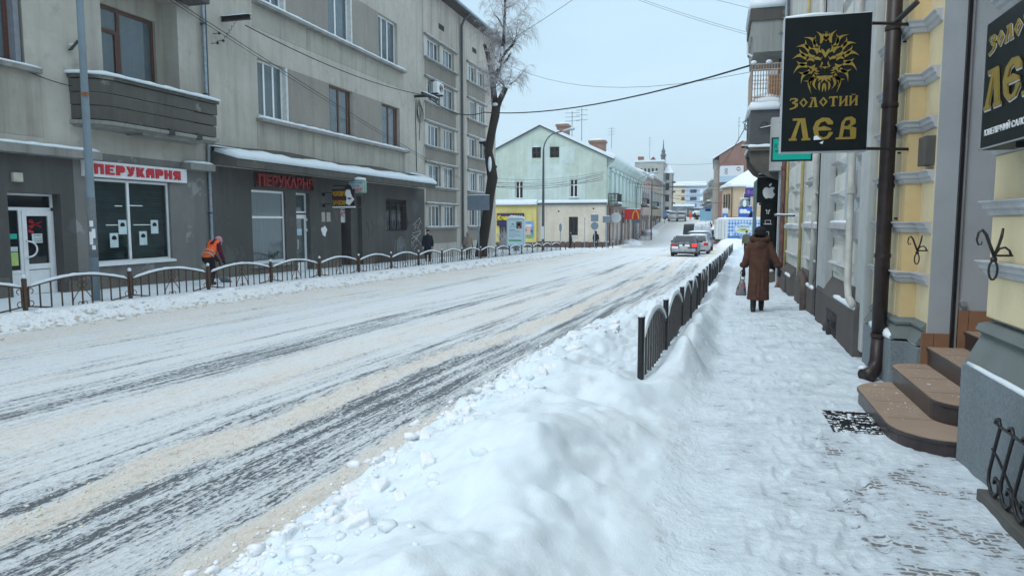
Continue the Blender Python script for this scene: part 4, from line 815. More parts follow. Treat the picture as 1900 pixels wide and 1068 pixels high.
# portal recess behind the steps: far jamb faces the viewer
FJ = Fac('S', 8.3)
mb = MB(); mb.box(2.16, 3.6, 8.3, 10.3, -.4, 6.0); mb.build('portal_wall', M['greywall'], yb)
mb = MB(); mb.box(2.9, 3.0, 5.93, 8.3, .6, 6.0); mb.build('portal_door', M['brownframe'], yb)
mb = MB(); mb.box(2.365, 2.395, 8.25, 8.30, .4, 6.0); mb.build('portal_trim', M['black'], yb); mb = MB(); mb.box(2.40, 2.42, 8.262, 8.30, .4, 6.0); mb.build('portal_trim', M['silver'], yb)
for (a, b_, c, d) in ((2.10, 2.21, .12, .58), (2.215, 2.36, .42, .58), (2.43, 2.52, .42, .83), (2.525, 2.75, .60, .83)): mb = MB(); mb.box(a, b_, 8.262, 8.298, c, d); mb.build('wall_tile', M['tile'], yb)
mb = MB(); mb.tube([(2.47, 8.30, .90), (2.47, 8.25, .90)], .03, 12); mb.build('door_stop', M['silver'], yb)
# pier P1: yellow shaft with two steps in plan
mb = MB(); mb.box(2.0, 2.55, 8.8, 10.25, .6, 6.0); mb.build('pier', M['ochre'], yb); mb = MB(); mb.box(2.155, 2.55, 8.31, 8.798, .5, 6.0); mb.build('pier', M['yellow'], yb)
mb = MB(); mb.box(1.995, 2.02, 9.0, 10.25, .6, 6.0); mb.build('pier', M['yellow'], yb)
for z in (1.13, 1.68, 2.22, 2.77, 3.27, 3.83): moulding([(2.0, 10.2), (2.0, 8.8), (2.155, 8.8), (2.155, 8.32)][::-1], z, yb, M['mould'], sc_=1.15)
ppl = [(2.05, 10.2), (1.90, 10.2), (1.90, 8.70), (2.05, 8.70), (2.05, 8.27)]
mb = MB(); mb.prism([(1.90, 10.2), (1.90, 8.70), (2.06, 8.70), (2.06, 8.27), (2.5, 8.27), (2.5, 10.2)], lambda a, b_, d: (a, b_, d), -.4, .42); mb.build('plinth', M['granite'], yb, bevel=.01)
capprof = [(0, .0), (.03, .10), (.05, .09), (.17, .02), (.185, .045), (.21, .05), (.23, .02), (.26, .0), (.26, -.05), (0, -.05)]
moulding([(2.0, 10.2), (2.0, 8.8), (2.155, 8.8), (2.155, 8.32)][::-1], .42, yb, M['capstone'], prof=capprof, name='plinth_cap')
snow_cap(yb, [(1.93, 9.9, .43), (1.93, 8.75, .43)], .09, .09, 'ledge_snow'); snow_cap(yb, [(2.08, 8.66, .43), (2.08, 8.35, .43)], .04, .025, 'ledge_snow')
mb = MB(); mb.tube([(1.93, 9.2, .45), (1.95, 9.25, .50)], .09, 8); 
# bracket box, ring plate, iron hooks
mb = MB(); mb.box(2.06, 2.155, 8.34, 8.62, 2.33, 2.63); mb.build('meter_box', plain('grey_metal_box', (.09,.09,.085), .5), yb, bevel=.005)
def hook(x, y, z, nm_lab, s=1.0):
    o = thing('iron_hook', nm_lab, 'hook', (x, y, z)); mb = MB()
    T = lambda pts, r: mb.tube([(x+p[0]*s, y-(p[2] if len(p) > 2 else 0), z+p[1]*s) for p in pts], r, 7)
    T([(0,0), (-.035,.09), (-.062,.165), (-.09,.20), (-.115,.18), (-.125,.12), (-.112,.085), (-.09,.088), (-.088,.11)], [q*s for q in (.014,.013,.013,.012,.010,.008,.007,.006,.005)]); mb.build('scroll', M['black'], o, smooth=True)
    mb = MB(); T([(0,-.02), (.028,.08), (.045,.15), (.052,.215)], [q*s for q in (.014,.011,.012,.009)]); mb.build('arm', M['black'], o, smooth=True)
    mb = MB(); T([(0,0), (.035,.055), (.075,.065), (.105,.04), (.115,.01)], [q*s for q in (.012,.010,.009,.009,.011)]); mb.build('arm', M['black'], o, smooth=True)
    mb = MB(); T([(.030*math.sin(t_), -.115+.075*math.cos(t_)) for t_ in np.linspace(0, 2*PI, 14)], .009*s); T([(-.02,-.03), (.02,-.03)], .018*s); mb.build('ring', M['black'], o, smooth=True)
    mb = MB(); mb.tube([(x, y, z), (x+.14*s, y+.03, z)], .008, 6); mb.build('wall_pin', M['black'], o)
hook(1.79, 5.45, 1.52, 'large scrolled iron hook on the near yellow pier at the right edge', .85); hook(2.04, 8.36, 1.44, 'small scrolled iron hook on the far yellow pier behind the downpipe', .75)
# steps with rounded corners
st = thing('entrance_steps', 'four brown tiled entrance steps with rounded corners at the yellow building', 'steps', (1.9, 7, 0))
def step(x0, y0, y1, z0, z1, r, xw=2.6):
    pl = [(xw, y0)]+[(x0+r-r*math.sin(a), y0+r*1.1-r*1.1*math.cos(a)) for a in np.linspace(0, PI/2, 8)]+[(x0+r-r*math.cos(a), y1-r+r*math.sin(a)) for a in np.linspace(0, PI/2, 8)]+[(xw, y1)]
    f_ = lambda a, b_, d: (a, b_, d)
    mb = MB(); mb.prism(pl, f_, z0, z1-.035); mb.build('riser', M['step_side'], st)
    cx_ = lambda k: [(a-k if a < xw else a, b_+(k if b_ > (y0+y1)/2 else -k)) for a, b_ in pl]
    mb = MB(); mb.prism(cx_(.014), f_, z1-.034, z1-.006); mb.build('tread_edge', M['step_side'], st, bevel=.004); mb = MB(); mb.prism(cx_(.006), f_, z1-.006, z1); mb.build('tread', M['step_top'], st)
step(1.42, 6.02, 8.10, -.3, .075, .42); step(1.80, 6.45, 8.26, -.1, .255, .24); step(2.16, 6.0, 8.262, 0, .44, .03, 2.9); step(2.50, 5.98, 8.262, .2, .62, .01, 2.95)
for (x_a, x_b, z_, ys_) in ((1.46, 2.5, .0755, (6.62, 7.22, 7.82)), (1.83, 2.5, .2555, (6.9, 7.5, 8.0)), (2.18, 2.8, .4405, (6.6, 7.2, 7.8))):
    for y in ys_: mb = MB(); mb.box(x_a, x_b, y, y+.004, z_-.004, z_+.0008); mb.build('tile_joint', M['step_side'], st)
mb = MB(); rs = random.Random(5)
for k in range(160):
    lv = rs.choice([(1.5, 1.78, 6.6, 8.0, .075), (1.86, 2.14, 6.7, 8.2, .255), (2.2, 2.45, 6.6, 8.2, .44), (1.5, 1.78, 6.9, 7.6, .075)]); x = rs.uniform(lv[0], lv[1]); y = rs.uniform(lv[2], lv[3]); r = rs.uniform(.0015, .005)*(2.5 if rs.random() < .05 else 1); x += .05*math.sin(y*9); mb.ell((x, y, lv[4]+.0005), (r*rs.uniform(.6,1.8), r*rs.uniform(.6,1.8), r*.25), 5, 4)
mb.build('trodden_snow', M['snow'], st, kind='stuff')
# big black downpipe in the nook
dpipe = thing('downpipe', 'thick dark brown downpipe beside the black lion sign reaching the pavement', 'downpipe', (1.80, 9.0, -.1))
m_pipe = plain('dark_brown_pipe_paint', (.028,.019,.018), .42, var=.35, vs=9)
px_, py_ = 1.86, 9.08
mb = MB(); mb.tube([(px_, py_, 7), (px_, py_, 1.9), (px_, py_, .42)], .082, 16); mb.build('pipe', m_pipe, dpipe, smooth=True)
for z in (.42, 1.35, 2.15, 3.05, 3.9): mb = MB(); mb.tube([(px_, py_, z-.02), (px_, py_, z+.025)], .091, 16); mb.build('pipe_collar', m_pipe, dpipe)
mb = MB(); mb.tube([(px_, py_, .42), (px_-.01, py_, .12), (px_-.05, py_-.05, .0), (px_-.15, py_-.14, -.05)], [.08, .08, .08, .10], 14); mb.build('shoe', m_pipe, dpipe, smooth=True)
for z in (3.75, 2.52, 1.78, 1.12): mb = MB(); mb.tube([(px_+.1, py_, z), (px_+.25, py_+.0, z+.0)], .012, 5); mb.build('clamp', M['black'], dpipe)
snow_cap(dpipe, [(px_-.13, py_-.05, .02), (px_-.2, py_-.12, .02)], .12, .07)
# lion sign
LS = thing('hanging_sign', 'black projecting sign with a golden lion head and ЗОЛОТИЙ ЛЄВ', 'sign', (1.08, 8.5, 2.5))
FS = Fac('S', 8.5); x0, x1, z0, z1 = .655, 1.535, 2.50, 3.96
mb = MB(); mb.box(x0, x1, 8.505, 8.66, z0, z1); mb.build('sign_case', M['silver'], LS, bevel=.006)
mb = MB(); mb.box(x0+.012, x1-.006, 8.497, 8.5045, z0+.012, z1-.012); mb.build('sign_face', M['blackboard'], LS)
snow_cap(LS, [(x0+.02, 8.585, z1), (x1-.3, 8.585, z1)], .15, .045)
for z in (2.535, 3.86): mb = MB(); mb.tube([(x1, 8.60, z), (1.72, 8.66, z), (2.0, 8.8, z)], .018, 6); mb.build('support_arm', M['black'], LS)
mb = MB(); mb.tube([(1.80, 8.78, 3.88), (1.98, 8.6, 4.05)], .03, 8); mb.build('support_arm', M['black'], LS)
for z in np.linspace(z0+.15, z1-.15, 7): mb = MB(); mb.tube([(x0-.004, 8.58, z), (x0+.002, 8.58, z)], .008, 6); mb.build('rivet', M['black'], LS)
# lion: separate golden tongues of mane, mirrored about the middle
cxL, czL, SC = 1.085, 3.47, .295
def tongue(p0, p1, w, bend=.25, hookr=.0):
    (a, b_), (c, d) = p0, p1; dx, dz = c-a, d-b_; L = math.hypot(dx, dz); nx_, nz_ = -dz/L, dx/L; L1 = []; L2 = []
    for k in range(9):
        t_ = k/8; o = bend*L*math.sin(t_*PI)+hookr*L*t_**3; wd = w*math.sin(PI*min(1, .12+t_*.88))**.8*(1-.35*t_) if k < 8 else 0.0
        X_, Z_ = a+dx*t_+nx_*o, b_+dz*t_+nz_*o; L1.append((X_+nx_*wd, Z_+nz_*wd)); L2.append((X_-nx_*wd, Z_-nz_*wd))
    return L1+L2[::-1][1:]
gl = []
for (ang, r0, r1, w, bd, hk) in [(88,.74,1.06,.05,-.12,.1),(74,.66,1.12,.075,.16,-.25),(62,.60,1.02,.06,-.2,.2),(52,.66,1.18,.08,.2,-.3),(41,.70,1.10,.06,-.16,.2),(31,.72,1.20,.085,.2,-.3),(20,.66,1.08,.07,-.14,.2),(9,.70,1.20,.085,.2,-.25),(-4,.66,1.05,.07,-.15,.2),(-15,.66,1.20,.085,.2,-.3),(-28,.62,1.02,.07,-.18,.25),(-38,.62,1.14,.08,.2,-.3),(-51,.60,1.02,.065,-.2,.25),(-62,.62,1.22,.075,.22,-.35),
    (44,.40,.72,.07,.2,-.3),(24,.42,.74,.075,-.2,.2),(2,.40,.70,.065,.25,-.2),(-20,.38,.66,.06,-.22,.25),(-42,.38,.66,.055,.2,-.2),(64,.34,.62,.05,-.22,.2)]:
    a = math.radians(ang); gl.append(tongue((r0*math.cos(a), r0*math.sin(a)), (r1*math.cos(a+.05), r1*math.sin(a+.05)), w, bd, hk))
gl += [[(.0,.28),(.07,.40),(.16,.44),(.13,.30),(.0,.10)], [(.0,.70),(.10,.78),(.13,1.0),(.04,.88),(0,.85)], [(.10,.16),(.17,.10),(.25,.16),(.36,.17),(.42,.10),(.34,.06),(.24,.05),(.17,.02)], [(.11,.0),(.15,-.12),(.19,-.2),(.14,-.2),(.08,-.1)],
       [(0,-.30),(.06,-.24),(.17,-.21),(.0,-.38),(.0,-.30)], [(0,-.21),(.16,-.20),(.22,-.18),(.1,-.29),(.0,-.37)], [(.20,-.36),(.34,-.30),(.40,-.31),(.30,-.38)], [(.20,-.45),(.33,-.40),(.40,-.41),(.28,-.47)],
       [(0,-.52),(.12,-.54),(.30,-.52),(.38,-.60),(.20,-.62),(.24,-.72),(.10,-.64),(.12,-.78),(0,-.66)], tongue((.30,-.62),(.34,-1.02),.05,.2,-.2), tongue((.16,-.74),(.10,-1.06),.045,.15,.2), tongue((0.02,-.8),(.03,-1.12),.04,.05,.1), tongue((.40,-.55),(.56,-.92),.045,.2,-.2)]
for pl in gl:
    for sgn in (1, -1):
        mb = MB(); mb.prism([(cxL+sgn*x*SC*.94, czL+z*SC*1.0) for x, z in pl], FS.fr(), .004, .012); mb.build('lion_mane', M['gold'], LS)
# old-Slavic lettering
def slav(word, x, z, W, Ht, parent, fr, d0, d1, m):
    """slab-serif strokes as polygons"""
    G = {'З': [[(.0,.80),(.15,1),(.75,1),(1,.85),(.95,.65),(.6,.55),(1,.42),(1,.15),(.7,-.05),(.1,-.2),(.0,-.05),(.25,0),(.6,.1),(.7,.3),(.3,.48),(.3,.6),(.65,.72),(.6,.86),(.2,.86),(.1,.72)]],
      'О': [[(.0,.5),(.5,1.0),(.5,.82),(.24,.5),(.5,.18),(.5,0)], [(1,.5),(.5,1.0),(.5,.82),(.76,.5),(.5,.18),(.5,0)]], 'Л': [[(.12,1),(.75,1),(.95,.1),(1.05,.1),(1.05,0),(.6,0),(.6,.1),(.68,.1),(.52,.85),(.28,.1),(.36,.1),(.36,0),(-.05,0),(-.05,.1),(.05,.1),(.38,.9),(.12,.9)]],
      'Т': [[(0,1),(1,1),(1,.72),(.92,.86),(.62,.86),(.62,.1),(.75,.1),(.75,0),(.25,0),(.25,.1),(.38,.1),(.38,.86),(.08,.86),(0,.72)]], 'И': [[(0,1),(.32,1),(.32,.9),(.27,.9),(.27,.32),(.72,.8),(.72,1),(1,1),(1,.9),(.95,.9),(.95,.1),(1,.1),(1,0),(.65,0),(.65,.1),(.72,.1),(.72,.6),(.27,.14),(.27,0),(0,0),(0,.1),(.06,.1),(.06,.9),(0,.9)]],
      'Є': [[(.42,0),(.08,.22),(.0,.55),(.14,.85),(.45,1),(.8,.97),(1.0,.80),(1,.68),(.75,.68),(.6,.84),(.38,.78),(.26,.58),(.40,.58),(.56,.62),(.92,.5),(.92,.42),(.27,.42),(.32,.2),(.55,.10),(.75,.2),(.80,.34),(1,.34),(1,.26),(.8,.05)]],
      'В': [[(.0,0),(.0,.09),(.16,.09),(.26,.75),(.45,.97),(.75,1),(.95,.88),(.95,.68),(.72,.56),(1,.5),(1,.05),(.93,0)]]}
    n = len(word); cw = W/n
    for i, ch in enumerate(word):
        b_ = 'И' if ch == 'Й' else ch
        polys = list(G[b_])
        if ch == 'Й': polys.append([(.2,1.2),(.35,1.08),(.65,1.08),(.8,1.2),(.65,1.16),(.5,1.13),(.35,1.16)])
        mb = MB()
        for pl in polys: mb.prism([(x+(i+a*.86)*cw, z+c*Ht) for a, c in pl], fr, d0, d1)
        mb.build('letter', m, parent)
        if b_ == 'В':
            mb = MB(); mb.prism([(x+(i+a*.86)*cw, z+c*Ht) for a, c in [(.38,.60),(.46,.82),(.66,.86),(.70,.70),(.55,.58)]], fr, d1, d1+.002); mb.prism([(x+(i+a*.86)*cw, z+c*Ht) for a, c in [(.33,.1),(.40,.46),(.68,.42),(.72,.1)]], fr, d1, d1+.002); mb.build('letter_counter', M['blackboard'], parent)
slav('ЗОЛОТИЙ', .74, 2.985, .70, .105, LS, FS.fr(), .004, .012, M['gold']); slav('ЛЄВ', .755, 2.63, .70, .24, LS, FS.fr(), .004, .012, M['gold'])
mb = MB(); mb.prism([(1.06, 2.60), (1.10, 2.62), (1.09, 2.585)], FS.fr(), .004, .014); mb.prism([(1.0, 2.63), (1.08, 2.635), (1.03, 2.68), (1.0, 2.67)], FS.fr(), .013, .016); mb.build('snow_fleck', M['snow'], LS)
# wall sign of the jeweller's at the right edge
WS = thing('wall_sign', 'black jeweller wall sign cut by the right edge of the frame, ЗОЛОТИЙ ЛЄВ ЮВЕЛІРНИЙ САЛОН', 'sign', (1.7, 5.2, 2.2))
mb = MB(); mb.box(1.70, 1.915, 3.55, 5.56, 2.225, 3.05); mb.build('sign_case', M['blackboard'], WS, bevel=.006)
for y in (3.9, 5.0): mb = MB(); mb.box(1.72, 1.90, y, y+.03, 2.19, 2.225); mb.build('sign_foot', M['black'], WS)
mb = MB(); mb.box(1.697, 1.70, 5.545, 5.56, 2.225, 3.05); mb.box(1.697, 1.70, 3.55, 5.56, 2.225, 2.235); mb.build('sign_trim', M['silver'], WS)
fW = lambda a, b_, d: (1.70-d, -a, b_)
slav('ЗОЛОТИЙ', -5.46, 2.845, .96, .10, WS, fW, .008, .014, M['gold']); slav('ЛЄВ', -5.46, 2.475, .90, .25, WS, fW, .008, .018, M['gold']); slav('ЗОЛОТИЙ', -5.464, 2.841, .96, .10, WS, fW, .002, .008, M['white']); slav('ЛЄВ', -5.472, 2.466, .90, .25, WS, fW, .002, .008, M['white'])
text('ЮВЕЛІРНИЙ САЛОН', .70, .052, M['white'], WS, (1.699, 5.47, 2.31), (0,-1,0), (0,0,1), .004, off=.012)
# scrolled boot scraper railing at the lower right
sr = thing('scroll_railing', 'black scrolled iron railing on a low kerb in the lower right corner', 'railing', (1.75, 4.6, 0))
mb = MB(); mb.box(1.66, 1.74, 2.2, 5.1, -.15, .035); mb.build('kerb', plain('dark_stone_kerb', (.09,.09,.085), .8, bp=.3), sr, bevel=.008)
for k in range(6):
    y = 4.98-k*.20; mb = MB()
    mb.tube([(1.70, y, .50-.0*k), (1.70, y-.02, .53), (1.70, y-.055, .54), (1.70, y-.085, .50), (1.70, y-.02, .35), (1.70, y+.045, .18), (1.70, y+.05, .11), (1.70, y+.0, .06), (1.70, y-.07, .055), (1.70, y-.12, .10), (1.70, y-.11, .16), (1.70, y-.06, .17), (1.70, y-.04, .13)], .011, 7); mb.build('scroll', M['black'], sr, smooth=True)
mb = MB(); mb.tube([(1.70, 5.0, .33), (1.70, 4.9, .30), (1.70, 4.5, .10), (1.70, 3.4, .12)], .009, 6); mb.build('rail', M['black'], sr)
mb = MB(); mb.tube([(1.70, 4.95, .50), (1.70, 3.3, .50)], .010, 6); mb.build('rail', M['black'], sr)
# iron foot grate
ga = thing('foot_grate', 'snow filled iron foot grate in the trodden footway beside the steps', 'grate', (1.25, 6.9, -.05))
gz = float(H(np.array([1.25]), np.array([6.88]))[0])+.022
for k in range(14): mb = MB(); x = 1.02+k*.035; mb.box(x, x+.0055, 6.52, 7.24, gz-.022, gz-.006+.003*(k % 3)); mb.build('bar', M['black'], ga)
for k in range(17): mb = MB(); y = 6.53+k*.044; mb.box(1.018, 1.49, y, y+.010, gz-.022, gz-.006+.004*(k % 2)); mb.build('crossbar', M['black'], ga)

mb = MB()
for k in range(150): r = rs.uniform(.006, .016); mb.ell((rs.uniform(1.02, 1.48), rs.uniform(6.52, 7.24), gz-.008), (r*1.6, r, r*.6), 6, 4)
mb.build('grate_snow', M['snow'], ga, kind='stuff')
# ------------------------------------------------------------------ right: pale rusticated building W
WX = 2.0; FW_ = Fac('R', WX)
wb = thing('pale_building', 'pale grey rusticated building with drainpipes and a dark cracked plinth, beyond the thick brown downpipe', 'building', (WX, 16, 0))
mb = MB(); mb.box(WX, 9, 10.32, 23.0, -.6, 9.0); mb.build('wall', M['greenish'], wb)
mb = MB(); mb.box(1.90, WX+.02, 10.30, 10.85, .0, 9.0); mb.build('pilaster', M['palegrey'], wb, bevel=.01)
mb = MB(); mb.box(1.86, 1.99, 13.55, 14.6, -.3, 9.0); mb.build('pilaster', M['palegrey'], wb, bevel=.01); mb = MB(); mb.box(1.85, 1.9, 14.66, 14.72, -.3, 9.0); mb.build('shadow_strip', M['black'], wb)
def rust(y0, y1, zs, m='greenish', proj=.06):
    for a, c in zs:
        mb = MB(); n = .03
        mb.add([(WX, y0, a), (WX, y1, a), (WX, y1, c), (WX, y0, c), (WX-proj, y0+.12, a+.07), (WX-proj, y1-.12, a+.07), (WX-proj, y1-.12, c-.07), (WX-proj, y0+.12, c-.07)], [(4,5,6,7),(0,1,5,4),(1,2,6,5),(2,3,7,6),(3,0,4,7)]); mb.build('rusticated_block', M[m], wb)
zz = [(.85, 1.35), (1.42, 1.95), (2.02, 2.55), (2.62, 3.2), (3.27, 3.85), (3.92, 4.5), (4.57, 5.2), (5.27, 5.9)]
rust(10.95, 11.6, zz[1:], 'mould'); rust(12.65, 13.45, zz); rust(14.9, 15.9, zz); rust(16.2, 17.4, zz); rust(18.9, 20.1, zz); rust(20.4, 21.6, zz)
def wcorn(y0, y1, z, hh=.1, d=.16): 
    mb = MB(); mb.box(WX-d, WX-.0, y0, y1, z, z+hh); mb.box(WX-d*.6, WX, y0+.04, y1-.04, z-.08, z-.001); mb.build('cornice', M['mould'], wb, bevel=.012); snow_cap(wb, [(WX-d*.5, y0+.03, z+hh), (WX-d*.5, y1-.03, z+hh)], d*.8, .035, 'ledge_snow')
for (a, b_, z) in ((11.6, 13.4, 1.62), (15.0, 17.3, 1.6), (18.9, 21.5, 1.55)): wcorn(a, b_, z)
for (a, b_, z) in ((11.6, 13.4, 1.05), (14.9, 17.3, .95), (18.9, 21.5, .9), (12.6, 13.5, 2.2), (12.6, 13.5, 2.72), (14.9, 15.9, 2.3), (16.2, 17.4, 2.6), (18.9, 20.2, 2.5)): mb = MB(); mb.add([(WX, a, z-.07), (WX, b_, z-.07), (WX, b_, z+.07), (WX, a, z+.07), (WX-.13, a+.05, z), (WX-.13, b_-.05, z)], [(0,1,5,4),(3,4,5,2),(0,4,3),(1,2,5)]); mb.build('moulding', M['mould'], wb)
mb = MB(); mb.box(WX-.012, WX, 11.65, 12.6, 1.75, 5.5); mb.build('blue_panel', M['bluewin'], wb)
for (y0, y1, z) in ((10.5, 14.35, .62), (14.85, 18.1, .50), (19.4, 22.3, .40)):
    mb = MB(); b0 = Z(y0)-.3; mb.ring_loft([[(1.83, y, b0), (1.83, y, z-.12), (1.90, y, z+.02), (WX-.01, y, z+.16), (2.1, y, z+.16), (2.1, y, b0)] for y in (y0, y1)]); mb.build('plinth', M['plinthW'], wb)
    snow_cap(wb, [(1.87, y0+.1, z-.09), (1.87, (y0+y1)/2, z-.09)], .08, .06, 'ledge_snow')
mb = MB(); mb.box(1.82, 1.86, 11.9, 12.9, -.12, .30); vent = mb.build('cellar_opening', M['room'], wb)
hz = plain('corrugated_hose', (.02,.02,.022), .5)
for (yy, zt, r_) in ((12.15, .25, .2), (12.55, .02, .22)): mb = MB(); mb.tube([(1.80+.02*(k % 2), yy+r_*math.cos(k*.22), zt-.12+r_*.6*math.sin(k*.22)) for k in range(16)], [.055+.012*(k % 2) for k in range(16)], 8); mb.build('hose', hz, wb)
mb = MB(); mb.box(1.78, 1.835, 20.2, 21.2, -.15, .22); mb.build('vent_box', M['plinthW'], wb, bevel=.02)
def pipe(name_lab, pts, r, m, cat='drainpipe', collars=()):
    t = thing('drainpipe', name_lab, cat, pts[-1]); mb = MB(); mb.tube(pts, r, 12); mb.build('pipe', m, t, smooth=True)
    for z in collars: mb = MB(); mb.tube([(pts[0][0], pts[0][1], z-.05), (pts[0][0], pts[0][1], z+.05)], r*1.35, 12); mb.build('pipe_collar', m, t)
    return t
wp = plain('dirty_white_pipe', (.46,.46,.43), .6, var=.25, vs=4); yp = plain('yellow_pipe', (.42,.34,.15), .6, var=.2); rp = plain('brown_red_pipe', (.13,.06,.05), .6, var=.3)
pipe('white drainpipe with a rusty elbow above the dark plinth', [(1.86, 11.3, 7), (1.86, 11.3, 2.0), (1.86, 11.25, .85), (1.85, 11.05, .66), (1.84, 10.75, .62), (1.83, 10.6, .60)], .05, wp, collars=(2.2,))
pipe('white drainpipe with a thick collar, left of the white elbow pipe', [(1.88, 15.4, 7), (1.88, 15.4, 2.1), (1.88, 15.4, .35)], .05, wp, collars=(2.1, 2.0))
pipe('short brown pipe stub in the middle plinth block', [(1.80, 16.6, .62), (1.80, 16.1, .50), (1.80, 15.9, .30), (1.80, 15.85, -.25)], .085, plain('old_brown_pipe', (.09,.07,.06), .7, var=.3))
pipe('yellow gas pipe on the pale wall nearer the camera', [(1.93, 18.2, 7), (1.93, 18.2, .1)], .04, yp); pipe('yellow gas pipe next to the brown red drainpipe', [(1.93, 21.9, 7), (1.93, 21.9, .2)], .04, yp)
pipe('brown red drainpipe with a grey shoe at the end of the pale wall', [(1.88, 22.5, 7), (1.88, 22.5, 1.0), (1.85, 22.4, -.05), (1.75, 22.2, -.22)], .07, rp, collars=(3.3, .2))
mb = MB(); mb.tube([(2.0, 19.9, 1.9), (1.7, 19.9, 1.9), (1.65, 19.9, 2.2)], .02, 6); mb.tube([(1.85, 18.9, 1.88), (1.5, 20.3, 1.9)], .025, 6); mb.build('wall_bracket', M['black'], wb); snow_cap(wb, [(1.85, 18.9, 1.9), (1.5, 20.3, 1.92)], .05, .03, 'bracket_snow')
# ------------------------------------------------------------------ right: darker building V with balconies
vb = thing('corner_building', 'tall weathered building with two stacked balconies behind the lion sign', 'building', (2, 28, 0))
mb = MB(); mb.box(2.0, 10, 23.05, 34, -.8, 12); mb.build('wall', M['palegrey'], vb)
mb = MB(); mb.box(1.96, 1.999, 23.1, 33.9, -.6, 2.9); mb.build('shopfront', plain('dark_shopfront', (.06,.065,.07), .5), vb)
for y in (24.3, 26.6, 29, 31.5): 
    mb = MB(); mb.box(1.93, 1.958, y, y+1.5, .2, 2.6); mb.build('window', M['glass_dark'], vb)
for (y, m_, r) in ((23.6, M['zinc'], .05), (24.0, M['white'], .03), (25.2, rp, .06)): mb = MB(); mb.tube([(1.88, y, 9), (1.88, y, -.3)], r, 8); mb.build('drainpipe', m_, vb)
mb = MB(); mb.box(1.55, 2.0, 23.4, 24.4, 3.3, 4.9); mb.build('wall_pillar', M['palegrey'], vb)
mb = MB(); mb.box(1.4, 1.95, 24.3, 26.2, -.35, .1); mb.build('door_step', M['concrete'], vb); snow_cap(vb, [(1.65, 24.4, .1), (1.65, 26.1, .1)], .4, .08, 'step_snow')
# lower balcony: carved bracket, boxed parapet, lattice rail
for ya, yb_ in ((24.0, 24.35), (26.4, 26.75)): mb = MB(); mb.ring_loft([[(2.0, y, 3.0), (1.55, y, 3.15), (1.2, y, 3.35), (.98, y, 3.62), (.95, y, 3.95), (2.0, y, 3.95)] for y in (ya, yb_)]); mb.build('balcony_bracket', M['concrete'], vb)
mb = MB(); mb.box(.93, 2.0, 23.9, 26.9, 3.952, 4.08); mb.build('balcony_slab', M['concrete'], vb)
mb = MB(); mb.box(.95, 1.0, 23.95, 26.85, 4.16, 5.22); mb.box(1.0, 1.99, 23.95, 24.0, 4.16, 5.22); mb.box(1.0, 1.99, 26.8, 26.85, 4.16, 5.22); mb.build('balcony_parapet', plain('dark_grey_cladding', (.085,.09,.10), .7, var=.15, vs=20), vb)
snow_cap(vb, [(.97, 26.8, 4.06), (.97, 23.95, 4.06), (1.9, 23.95, 4.06)], .16, .10, 'balcony_snow')
snow_cap(vb, [(1.0, 26.8, 5.22), (1.0, 24.0, 5.22), (1.95, 24.0, 5.22)], .26, .22, 'balcony_snow'); snow_cap(vb, [(1.15, 26.5, 5.42), (1.15, 24.1, 5.42), (1.95, 24.1, 5.42)], .3, .28, 'balcony_snow')
cr_m = plain('cream_iron_lattice', (.42,.33,.27), .6, var=.2); mb = MB()
for (xa, ya, xb_, yb_) in ((.97, 26.8, .97, 23.98), (.97, 23.98, 1.95, 23.98)):
    for z in (5.62, 6.45, 6.62): mb.tube([(xa, ya, z), (xb_, yb_, z)], .022, 5)
    n_ = 12
    for k in range(n_+1):
        t_ = k/n_; X_, Y_ = xa+(xb_-xa)*t_, ya+(yb_-ya)*t_; mb.tube([(X_, Y_, 5.4), (X_, Y_, 6.62)], .014, 4)
        if k < n_:
            dx, dy = (xb_-xa)/n_, (yb_-ya)/n_
            for z in (5.95, 6.2): mb.tube([(X_+dx*(.5+.5*math.cos(a)), Y_+dy*(.5+.5*math.cos(a)), z+.1*math.sin(a)) for a in np.linspace(0, 2*PI, 7)], .011, 4)
mb.build('balcony_railing', cr_m, vb)
for x in (1.0, 1.45): mb = MB(); mb.ell((x, 24.0, 6.68), (.1, .1, .07), 8, 6); mb.build('snow_lump', M['snow'], vb, smooth=True)
mb = MB(); mb.box(1.5, 1.8, 24.15, 24.3, 5.5, 6.3); mb.build('crate', plain('orange_crate', (.45,.2,.07), .7), vb)
# upper balcony
mb = MB(); mb.ring_loft([[(2.0, y, 7.0), (.98, y, 7.0), (.95, y, 7.45), (.90, y, 7.5), (.90, y, 8.0), (2.0, y, 8.0)] for y in (24.0, 27.0)]); mb.build('balcony_slab', plaster('flaking_render', (.33,.35,.34), (.10,.10,.09), .8, .5, .2, 60, ((.14,.14,.13), .9)), vb)
mb = MB(); mb.box(.86, 2.0, 23.95, 27.05, 7.95, 8.32); mb.build('balcony_slab', M['concrete'], vb); snow_cap(vb, [(1.0, 26.9, 8.32), (1.0, 24.1, 8.32), (1.95, 24.1, 8.32)], .38, .36, 'balcony_snow')
mb = MB()
for k in range(9): mb.tube([(1.05+k*.12, 24.0, 8.3), (1.05+k*.12, 24.0, 9.3)], .012, 4)
mb.tube([(.95, 24, 9.0), (2, 24, 9.0)], .02, 4); mb.build('balcony_railing', cr_m, vb)
mb = MB(); mb.box(1.3, 1.95, 24.2, 26.5, 8.4, 9.3); mb.build('balcony_cupboard', plain('brown_boards', (.16,.1,.06), .8), vb)
